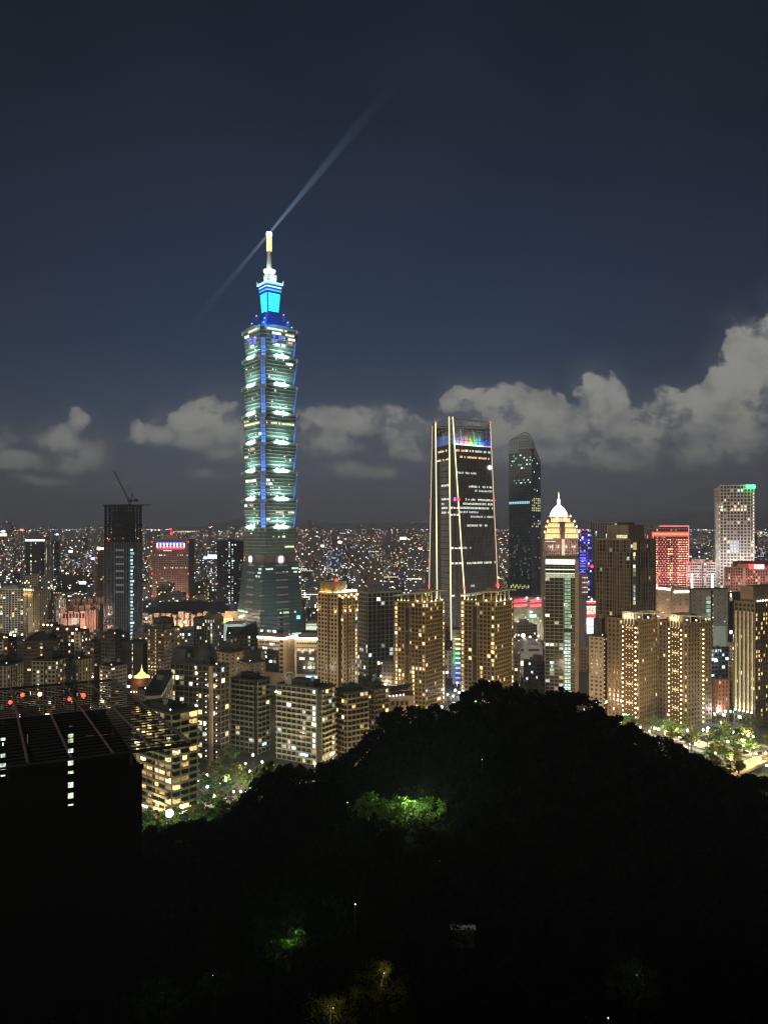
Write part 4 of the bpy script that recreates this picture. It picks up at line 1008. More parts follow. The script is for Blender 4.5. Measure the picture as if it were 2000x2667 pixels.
# ---- beige stepped tower with glowing slatted crown
def crown_tower():
    Y = 640; pts = fp(829, 879, 931, Y, a=42)
    def hook(t, fs, z0, z1, fh, nf):
        m = MB(); q = inset(pts, .62); m.prism([(p[0] - 4, p[1]) for p in q], z1, z1 + 9.5); pts2 = [(p[0] - 4, p[1]) for p in q]; m.build('crown_base', BROWN, t)
        fl = MB(); f2 = faces_of(pts2)
        for fc in f2:
            n = round(fc['w'] / 1.3)
            for k in range(n + 1): fl.fbox(fc, fc['w'] * k / n - .25, fc['w'] * k / n + .25, .05, .7, z1 + 1, z1 + 10)
        fl.build('crown_slats', mat('crown_slats', (.45, .36, .2), .7), t)
        for fc in f2[0:1] + f2[3:4]:
            gl = MB(); gl.fbox(fc, 0, fc['w'], .9, 1.5, z1 + .4, z1 + 1.2); gl.build('crown_light', emi('crown_strip', (1, .8, .38), 4, True), t)
            for k in range(4): point(t, fpos(fc, fc['w'] * (k + .5) / 4, 2.6, z1 + 1.6), 300, (1, .68, .25), .4)
        place(bulb('warning_lamp', 1.3, GLOW_R), 'warning_lamp', t, (pts2[0][0] + 3, pts2[0][1], z1 + 11.5))
        m = MB(); fc = fs[0]; m.fbox(fc, fc['w'] * .35, fc['w'] * .98, -3, -.5, z1 + .5, z1 + 2.8); m.build('roof_light_box', GLOW_C, t)
        for fc, us in ((fs[3], (.02, .93)), (fs[0], (.35, .6, .95))):
            for u in us:
                place(bulb('wall_lamp', .6, GLOW_Y), 'wall_lamp', t, fpos(fc, fc['w'] * u, 1.0, z1 - 14.5)); point(t, fpos(fc, fc['w'] * u, 1.6, z1 - 12), 200, (1, .68, .3), .3)
        for k in range(7):
            place(bulb('wall_lamp', .75, GLOW_Y), 'wall_lamp', t, fpos(fs[0], fs[0]['w'] * (.06 + .15 * k), 1.1, z1 - 1.2 - (k % 2) * 1.5))
        m = MB(); m.fbox(fs[0], fs[0]['w'] * .03, fs[0]['w'] * .16, .5, .62, z0, z1 - 3); m.build('dark_recess', DARK, t)
        for j in range(nf - 4):
            place(bulb('stair_lamp', .33, emi('stair_lamp', (1, .6, .35), 1.6)), 'stair_lamp', t, fpos(fs[0], fs[0]['w'] * (.19 + .05 * (j % 2)), 1, z0 + (j + .5) * fh))
    building('residential_tower', 'beige stone tower with glowing slatted crown and red lamp', pts, 0, Z_(1548, Y), mat('crown_tower_stone', (.55, .41, .22), .85), 3.6, 3.4, 1.25, 1.2, .45, lit=.02, kind='mix', pent=None, hook=hook, cap=30)
crown_tower()

# ---- building under construction with two cranes
def crane(label, base, mast_h, jib, jib_len, size=1.0, m=None, cat='crane', red=None):
    m = m or mat('crane_red', (.20, .035, .03), .6); t = thing('tower_crane', label, cat, base)
    x, y, z = base; s = size
    q = MB()
    for dx in (-1, 1):
        for dy in (-1, 1): q.bar((x + dx * s, y + dy * s, z), (x + dx * s, y + dy * s, z + mast_h), .22 * s, 4)
    k = 0; zz = z
    while zz < z + mast_h - 2 * s:
        q.bar((x - s, y - s, zz), (x + s, y - s, zz + 2 * s), .12 * s, 4); q.bar((x + s, y - s, zz), (x + s, y + s, zz + 2 * s), .12 * s, 4); q.bar((x - s, y + s, zz), (x - s, y - s, zz + 2 * s), .12 * s, 4); zz += 2 * s
    q.build('mast', m, t)
    zt = z + mast_h; q = MB(); dirx = -1 if jib[0] < 0 else 1
    q.box(x - 2 * s, x + 2 * s, y - 1.6 * s, y + 1.6 * s, zt, zt + 2 * s); q.box(x - dirx * 7 * s - 2 * s, x - dirx * 7 * s + 1.5 * s, y - 1.5 * s, y + 1.5 * s, zt, zt + 3 * s); q.box(min(x, x - dirx * 7 * s), max(x, x - dirx * 7 * s), y - s, y + s, zt + .3, zt + 1.2 * s); q.build('machinery_deck', m, t)
    d = Vector(jib).normalized(); a = Vector((x + dirx * 1.5 * s, y, zt + 1.5 * s)); b = a + d * jib_len
    up = Vector((-d.z * dirx, 0, abs(d.x))) * 1.6 * s; q = MB()
    for o_ in (Vector((0, -.8 * s, 0)), Vector((0, .8 * s, 0)), up): q.bar(a + o_, b + o_ * .3, .2 * s, 4)
    n = max(6, int(jib_len / (2.4 * s)))
    for k in range(n):
        p0, p1 = a.lerp(b, k / n), a.lerp(b, (k + 1) / n); q.bar(p0 + Vector((0, -.8 * s, 0)) * (1 - .7 * k / n), p1 + up * (1 - .7 * k / n), .1 * s, 4); q.bar(p1 + Vector((0, -.8 * s, 0)) * (1 - .7 * k / n), p1 + up * (1 - .7 * k / n), .1 * s, 4)
    q.build('jib', m, t)
    q = MB(); c = Vector((x - dirx * 2.5 * s, y, zt + 9 * s)); q.bar((x - dirx * s, y, zt + 2 * s), c, .35 * s, 4); q.bar((x - dirx * 5 * s, y, zt + 2 * s), c, .2 * s, 4); q.build('a_frame', m, t)
    q = MB(); q.bar(c, b, .08 * s, 4); q.bar(b, b + Vector((0, 0, -jib_len * .25)), .05 * s, 4); q.build('cable', m, t)
    return t
def site_block():
    Y = 705; pts = fp(931, 958, 1046, Y, a=62, cap=60)
    def lit(fi, i, j, nb, nf): return .22 if j < nf * .42 else (.10 if j > nf * .85 and fi == 0 else .01)
    con = mat('site_concrete', (.42, .39, .31), .9)
    def hook(t, fs, z0, z1, fh, nf):
        m = MB()
        for j in range(nf + 1):
            fc = fs[3]; n = 8
            for k in range(n):     # bowed slab edges on the narrow face
                b0, b1 = [.6 + 1.6 * math.sin(math.pi * q / n) for q in (k, k + 1)]
                a, b = fpos(fc, fc['w'] * k / n, b0, 0), fpos(fc, fc['w'] * (k + 1) / n, b1, 0); c, d = fpos(fc, fc['w'] * (k + 1) / n, 0, 0), fpos(fc, fc['w'] * k / n, 0, 0)
                m.prism([a, b, c, d], z0 + j * fh - .25, z0 + j * fh + .3)
        m.build('bowed_slabs', CREAMW, t)
        m = MB()
        for k in range(12): u = fs[0]['w'] * k / 11; m.bar(fpos(fs[0], u, 1.4, z0), fpos(fs[0], u, 1.4, z1 * .85), .12, 4)
        for j in range(int(nf * .85)): m.bar(fpos(fs[0], 0, 1.4, z0 + j * fh), fpos(fs[0], fs[0]['w'], 1.4, z0 + j * fh), .1, 4)
        for k in range(9): u = fs[0]['w'] * k / 8; m.bar(fpos(fs[0], u, -.5, z1), fpos(fs[0], u, -.5, z1 + 3.5), .3, 4)
        m.build('scaffold', DKGREY, t)
    t = building('unfinished_building', 'unfinished concrete frame block under two red cranes', pts, 0, Z_(1545, Y), con, 4.6, 3.9, .8, .8, .3, glass=mat('open_floors', (.03, .035, .035), .7), kind='cool', lit_fn=lit, pent=None, hook=hook, cap=90)
    z = Z_(1545, Y)
    crane('red luffing crane on the left end of the unfinished block', (X_(952, Y + 12), Y + 12, z), 12, (-.57, 0, .8), 34, .9)
    crane('red luffing crane on the right end of the unfinished block', (X_(1035, Y + 34), Y + 34, z), 20, (-.53, 0, .86), 43, .9)
site_block()

# ---- dark cylinder-like tower under construction on the left, with its crane
def left_site_tower():
    Y = 880; xs = [(272, 14), (300, 2), (330, 0), (358, 8), (371, 26), (366, 52), (276, 60)]
    pts = [(X_(p, Y + d), Y + d) for p, d in xs]
    cx_, cy_ = X_(322, Y + 28), Y + 28; z1 = Z_(1412, Y); zt = Z_(1316, Y)
    t = thing('unfinished_tower', 'dark round-cornered tower under construction with open steel top', 'skyscraper', (cx_, cy_, 0))
    m = MB(); m.prism(pts, 0, z1); m.build('glazing', mat('site_tower_glass', (.035, .042, .048), .2, .2, spec=.7), t)
    fs = faces_of(pts); pale = mat('site_tower_fin', (.30, .30, .29), .6); fin = MB(); led = MB()
    for fi, fc in enumerate(fs[:6]):
        n = max(1, round(fc['w'] / 2.6))
        for k in range(n + 1): fin.fbox(fc, fc['w'] * k / n - .16, fc['w'] * k / n + .16, .0, .55, 0, z1 - .2)
        for j in range(31): led.fbox(fc, 0, fc['w'], 0, .22, j * 4.0, j * 4 + .5)
    fin.build('facade_fins', pale, t); led.build('floor_edges', mat('site_floor_edge', (.10, .105, .11), .7), t)
    for j in range(3, 30):      # lit work floors
        fc = fs[2]; c = emi('work_light_%d' % (j % 3), (.5, .85, 1), (.45, .85, 1.5)[j % 3], vary=True)
        m = MB(); u0 = fc['w'] * .35; m.fbox(fc, u0, u0 + (3.4 if j % 4 else 4.6), .02, .12, j * 4 + 1, j * 4 + 3.3); m.build('lit_window', c, t)
        if j > 16 and j % 2: m = MB(); m.fbox(fs[1], 1, fs[1]['w'] * .8, .02, .1, j * 4 + 1, j * 4 + 3); m.build('lit_window', emi('work_dim', (.4, .55, .65), .10, vary=True), t)
    # open steel storeys
    fr = MB(); ip = inset(pts, .97); nfl = 12
    for j in range(nfl + 1):
        z = z1 + (zt - z1) * j / nfl
        for a, b in zip(ip, ip[1:] + ip[:1]): fr.bar((*a, z), (*b, z), .38, 4)
        q = inset(pts, .5)
        for a, b in zip(q, q[1:] + q[:1]): fr.bar((*a, z), (*b, z), .3, 4)
        for a, b in zip(ip, q): fr.bar((*a, z), (*b, z), .25, 4)
    for s_ in (.97, .5, .75):
        for fc in faces_of(inset(pts, s_)):
            n = max(1, round(fc['w'] / 4))
            for k in range(n): p = fpos(fc, fc['w'] * k / n, 0, 0); fr.bar((p[0], p[1], z1), (p[0], p[1], zt), .32, 4)
    rr = random.Random(2)
    for k in range(60):
        fc = rr.choice(faces_of(ip)); u = rr.uniform(0, fc['w'] - 3); z = z1 + (zt - z1) * rr.randrange(0, nfl) / nfl
        fr.bar(fpos(fc, u, 0, z), fpos(fc, u + 3, 0, z + 3.4), .14, 4)
    fr.build('steel_frame', DARK, t)
    m = MB(); m.prism(inset(pts, .62), z1, z1 + (zt - z1) * .8); m.build('core', mat('site_core', (.045, .042, .04), .9), t)
    m = MB()
    for z in (z1 + 18, z1 + 3): m.prism(grow(pts, .6), z, z + 3.0) if False else [m.fbox(fc, fc['w'] * .05, fc['w'] * .55, .2, .5, z, z + 3.4) for fc in fs[:5]]
    for fc in fs: m.fbox(fc, 0, fc['w'], -.3, 1.4, zt, zt + 1.0)
    p = pts[3]; m.box(p[0] - 8, p[0] + 16, p[1] - 1, p[1] + 1, zt + .2, zt + 1.2); m.build('deck', DARK, t)
    place(bulb('warning_lamp', .7, GLOW_R), 'warning_lamp', t, (X_(286, Y + 4), Y + 4, Z_(1405, Y)))
    for k in range(5): place(bulb('work_lamp', .5, GLOW_W if k % 2 else GLOW_O), 'work_lamp', t, (X_(276 + 20 * k, Y - 1), Y + 6 - 1, Z_(1402, Y)))
    crane('dark crane with raised jib on top of the unfinished dark tower', (X_(339, Y + 20), Y + 20, zt + 1), 4, (-.46, 0, .9), 38, 1.1, DARK)
left_site_tower()

# ---- pink tower with red, white and blue lit crown
def crown_lit_pink():
    Y = 1350; pts = fp(398, 491, 491, Y, a=4, depth=32); t0 = thing('office_tower', 'pink stone office tower with blue and red lit loggia on top', 'skyscraper', (X_(445, Y + 16), Y + 16, 0))
    def lit(fi, i, j, nb, nf):
        if fi != 3: return 0
        k = nf - 1 - j
        if k == 7: return .75 if i < nb * .4 or i > nb * .62 else 0
        if k == 13: return .8 if i > nb * .28 else 0
        if k == 18: return .6 if nb * .1 < i < nb * .3 else 0
        if k in (28, 31): return .75 if nb * (.45 if k == 28 else .28) < i else 0
        return .01
    def hook(t, fs, z0, z1, fh, nf):
        fc = fs[3]; w_ = fc['w']
        m = MB(); m.fbox(fc, w_ * .13, w_ * .90, .5, .9, z1 - 17, z1 - 5); m.build('loggia', DARK, t)
        b_ = emi('loggia_blue', (.08, .15, 1), 2.4, True); wv_ = emi('loggia_white', (.75, .85, 1), 2.6, True); r_ = emi('loggia_red', (1, .03, .08), 2.6, True)
        for k in range(9):
            u = w_ * (.14 + .75 * k / 8); m = MB(); m.fbox(fc, u - .8, u + .8, .9, 1.5, z1 - 14, z1 - 6.5); m.build('loggia_column', wv_, t)
            if k < 8: m = MB(); u += w_ * .047; m.fbox(fc, u - 1.3, u + 1.3, .9, 1.2, z1 - 15, z1 - 11.5); m.build('loggia_red_light', r_, t); m = MB(); m.fbox(fc, u - 1.6, u + 1.6, .9, 1.1, z1 - 9.2, z1 - 7); m.build('loggia_blue_light', b_, t)
        m = MB(); m.fbox(fc, w_ * .13, w_ * .9, .9, 1.5, z1 - 6.4, z1 - 5.4); m.build('loggia_top_light', b_, t)
        m = MB(); m.fbox(fc, w_ * .13, w_ * .9, .9, 1.5, z1 - 16.8, z1 - 15.6); m.build('loggia_sill_light', r_, t)
        for k in range(7): m = MB(); m.fbox(fc, w_ * .3 + k * 2.3, w_ * .3 + k * 2.3 + 1.5, .5, .8, z1 - 20.4, z1 - 18.8); m.build('sign_character', emi('sign_pink', (1, .6, .6), 1.5), t)
        for k in range(2):
            for z in (z1 - 4, z1 - 60, z1 - 100): place(bulb('warning_lamp', 1.1, GLOW_R), 'warning_lamp', t, fpos(fc, w_ * (-.01 if k == 0 else 1.01), 1, z))
        place(bulb('warning_lamp', 2.6, GLOW_R), 'warning_lamp', t, fpos(fc, w_ * .5, -6, z1 + 11)); place(bulb('warning_lamp', 1.8, GLOW_R), 'warning_lamp', t, fpos(fc, w_ * .48, -6, z1 + 18))
        m = MB(); m.fbox(fc, w_ * .3, w_ * .7, -14, -4, z1, z1 + 6); m.bar(fpos(fc, w_ * .49, -6, z1 + 5), fpos(fc, w_ * .49, -6, z1 + 24), .7, 5); m.build('mast', PINKW, t)
        for k in range(5): point(t, fpos(fc, w_ * (k + .5) / 5, 25, 6), 14000, (1, .62, .48), 2)
    building('office_tower', '', pts, 0, Z_(1405, Y), mat('pink_tower_stone', (.44, .28, .24), .85), 2.9, 3.7, 1.5, 1.7, .5, kind='white', lit_fn=lit, pent=None, hook=hook, parent=t0, cap=90)
crown_lit_pink()

# ---- gold crowned tower with dome and spire
def dome_tower():
    Y = 960; pts = fp(1415, 1503, 1503, Y, a=6, depth=36); z1 = Z_(1404, Y)
    t0 = thing('domed_tower', 'mauve tower with gold lit tiers, white dome and spire', 'skyscraper', (X_(1459, Y + 18), Y + 18, 0))
    gold = mat('gold_tier_stone', (.62, .40, .20), .7)
    def hook(t, fs, z0, z1, fh, nf):
        cx_ = sum(p[0] for p in pts) / 4; cy_ = sum(p[1] for p in pts) / 4
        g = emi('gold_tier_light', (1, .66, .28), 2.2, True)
        hw = (pts[0][0] - pts[3][0]) / 2 if False else 20.8
        lv = [(20.8, 0, 8), (18.6, 8, 15), (16.4, 15, 21.5), (12.2, 21.5, 28)]
        for h, a, b in lv:
            m = MB(); m.box(cx_ - h + 1, cx_ + h - 1, cy_ - h * .8 + 1, cy_ + h * .8 - 1, z1 + a, z1 + b)
            m.box(cx_ - h - .6, cx_ + h + .6, cy_ - h * .8 - .6, cy_ + h * .8 + .6, z1 + b - 1.2, z1 + b); m.build('gold_tier', gold, t)
            n = int(h / .95)
            for k in range(n):
                x = cx_ - h + .8 + (2 * h - 1.6) * k / (n - 1)
                q = MB(); q.box(x - .28, x + .28, cy_ - h * .8 - .2, cy_ - h * .8 + .6, z1 + a + .6, z1 + b - 2.0); q.build('lit_pilaster', g, t)
            m = MB(); m.box(cx_ - h, cx_ + h, cy_ - h * .8 - .9, cy_ - h * .8 - .3, z1 + a + .1, z1 + a + .7); m.build('cornice_light', g, t)
            for sx in (-1, 1):
                q = MB(); q.lathe(cx_ + sx * (h + .4), cy_ - h * .8, [(1.1, z1 + b - .4), (1.6, z1 + b + .8), (.6, z1 + b + 1.7), (.1, z1 + b + 3)], 8); q.build('corner_urn', g, t)
        m = MB(); m.box(cx_ - 2.2, cx_ + 3.6, cy_ - 18.2, cy_ - 10, z1, z1 + 22); m.build('centre_bay', mat('dome_bay', (.12, .08, .08), .8), t)
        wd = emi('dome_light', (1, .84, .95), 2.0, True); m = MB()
        zz = z1 + 28
        for k in range(9):
            a0, a1 = k / 9, (k + 1) / 9; r0, r1 = [11.0 * math.cos(q * math.pi / 2) ** .85 + .6 for q in (a0, a1)]
            m.lathe(cx_, cy_, [(r0, zz + a0 * 16), (r0 - .35, zz + a0 * 16 + 1.2), (r1 + .1, zz + a1 * 16)], 16)
        m.build('dome', wd, t)
        m = MB()
        for k in range(16):
            an = 2 * math.pi * k / 16
            for j in range(8):
                q0, q1 = j / 9, (j + 1) / 9; r0, r1 = [11.0 * math.cos(q * math.pi / 2) ** .85 + .75 for q in (q0, q1)]
                m.bar((cx_ + r0 * math.cos(an), cy_ + r0 * math.sin(an), zz + q0 * 16), (cx_ + r1 * math.cos(an), cy_ + r1 * math.sin(an), zz + q1 * 16), .22, 4)
        m.build('dome_ribs', mat('dome_rib', (.6, .35, .35), .6), t)
        for sx in (-4.5, 5): place(bulb('dome_lamp', 1.8, emi('peach_lamp', (1, .55, .40), 2.6, True)), 'dome_lamp', t, (cx_ + sx * 1.1, cy_ - 13, z1 + 25.5))
        m = MB(); zz += 15.5; m.lathe(cx_, cy_, [(1.7, zz), (2.0, zz + 1.5), (1.3, zz + 3), (2.4, zz + 4.5), (1.8, zz + 6.5), (.8, zz + 8), (.6, zz + 12), (.05, zz + 17)], 10); m.build('spire', emi('spire_light', (1, .85, .62), 2.2, True), t)
        for k in range(8): m = MB(); m.fbox(fs[3], 2 + k * 1.6, 3 + k * 1.6, .6, .8, z1 - 3.6, z1 - 2.4); m.build('sign_character', emi('sign_dim_pink', (1, .7, .7), .9), t)
        m = MB(); m.box(cx_ - .5, cx_ + 3, pts[3][1] - 4, pts[3][1] - 1.5, z0, z1); m.build('lift_shaft', emi('shaft_light', (1, .9, .6), .25, vary=True), t)
        for k in range(4): point(t, (cx_ - 15 + 10 * k, cy_ - 40, z1 - 10), 9000, (1, .7, .5), 1)
    building('domed_tower', '', pts, 0, z1, MAUVE, 2.4, 3.6, 1.3, .8, .5, lit=.015, kind='mix', pent=None, hook=hook, parent=t0, cap=30)
dome_tower()

# ---- red dotted tower
def red_tower():
    Y = 1010; pts = fp(1683, 1793, 1793, Y, a=5, depth=30); t0 = thing('hotel_tower', 'tower covered in red and amber dot lights below a red sign band', 'skyscraper', (X_(1738, Y + 15), Y + 15, 0))
    def hook(t, fs, z0, z1, fh, nf):
        fc = fs[3]; w_ = fc['w']; red = emi('red_band', (1, .10, .04), 3, True); pk = emi('red_line', (1, .18, .22), 1.6, True)
        m = MB(); m.fbox(fc, w_ * .14, w_ * .98, .6, 1.4, z1 - 8, z1 - 5); m.build('red_sign_band', red, t)
        m = MB(); m.fbox(fc, w_ * .12, w_ * .98, .6, .75, z1 - 10, z1 - 3.4); m.build('red_sign_back', emi('red_back', (1, .02, .02), .5), t)
        for a, b in (((w_ * .99, 0), (w_ * .99, z1 + 4)), ((w_ * .02, 0), (w_ * .02, z1 - 8)), ((w_ * .15, 0), (w_ * .15, z1 - 5))): strip(t, 'red_line', fpos(fc, a[0], 1, a[1]), fpos(fc, b[0], 1, b[1]), .35, pk)
        strip(t, 'red_line', fpos(fc, w_ * .3, 1, z1 + 4), fpos(fc, w_, 1, z1 + 4), .5, pk)
        ds = [emi('dot_red', (1, .08, .06), 2.6), emi('dot_pink', (1, .25, .3), 2.0), emi('dot_amber', (1, .62, .22), 2.8)]; r = random.Random(8); n = 0; rest = [MB(), MB(), MB()]
        for j in range(34):
            for i in range(22):
                u = w_ * (.18 + .79 * i / 21); z = z1 - 14 - j * 3.1
                amb = abs(i - 10) < 2 or i in (0, 1) or (i > 14 and (i + j) % 2)
                if not amb and (i + j) % 2: continue
                k = 2 if amb and r.random() < .8 else r.choice((0, 1))
                if abs(i - 10) < 2 and r.random() < .3: continue
                rr_ = .62 if k < 2 else r.choice((.5, .7, .8))
                if n < 96 and r.random() < .2: place(bulb('dot_light', rr_, ds[k]), 'dot_light', t, fpos(fc, u, 1, z)); n += 1
                else: rest[k].ball(fpos(fc, u, 1, z), rr_, 6, 3)
        for k, m in enumerate(rest): tag(m.build('dot_lights', ds[k], t), kind='stuff')
        m = MB(); m.fbox(fc, w_ * .40, w_ * .58, .6, 1.2, z1 - 150, z1 - 128); m.build('red_panel', emi('red_panel', (1, .03, .04), .8), t)
        for k in range(4): point(t, fpos(fc, w_ * (k + .5) / 4, 20, z1 - 60), 9000, (1, .3, .25), 2)
    building('hotel_tower', '', pts, 0, Z_(1378, Y), mat('red_tower_panel', (.26, .20, .19), .8), 3.0, 3.2, .9, 1.0, .4, lit=.03, kind='warm', pent=(.6, .6, 5), hook=hook, parent=t0, cap=30)
red_tower()

# ---- white gridded tower
def white_grid():
    Y = 1010; pts = fp(1874, 1962, 1982, Y, a=18); t0 = thing('office_tower', 'tall white gridded tower with two green lamps on its roof', 'skyscraper', (X_(1925, Y + 20), Y + 20, 0))
    def lit(fi, i, j, nb, nf):
        if nf - 1 - j in (6, 7): return .55
        return .12
    def hook(t, fs, z0, z1, fh, nf):
        G = emi('green_lamp', (.03, 1, .15), 6, True)
        for px_ in (1947, 1961): place(bulb('green_lamp', 2.9, G), 'green_lamp', t, (X_(px_, Y - 2), Y - 2, z1 - 2))
        fc = fs[3]
        for j in range(nf - 2): place(bulb('corner_lamp', .7, emi('corner_lamp', (1, .82, .6), 2.2)), 'corner_lamp', t, fpos(fc, fc['w'] * .98, 1.2, z0 + j * fh + 2))
        m = MB(); m.fbox(fc, -5.5, -.3, -8, -1, z0, z1 - 22); m.build('side_wing', WHITEW, t)
        for j in range(0, nf - 6, 2): place(bulb('edge_lamp', .6, emi('edge_lamp', (.9, .9, 1), 1.6)), 'edge_lamp', t, fpos(fc, -1.2, 1.2, z0 + j * fh + 2))
        m = MB(); m.fbox(fc, fc['w'] * .3, fc['w'] * .55, .05, .15, z0 + (nf - 21) * fh, z0 + (nf - 17) * fh); m.build('blue_windows', emi('blueish_windows', (.45, .75, 1), .7, vary=True), t)
        for k in range(4): point(t, fpos(fc, fc['w'] * (k + .5) / 4, 30, z1 * .5), 14000, (.95, .85, .8), 3)
    building('office_tower', '', pts, 0, Z_(1264, Y), mat('white_grid', (.62, .58, .55), .8), 4.1, 4.3, 1.35, 1.5, .7, kind='mix', lit_fn=lit, pent=None, hook=hook, parent=t0, cap=90, glass=mat('grid_glass', (.05, .055, .065), .3))
white_grid()

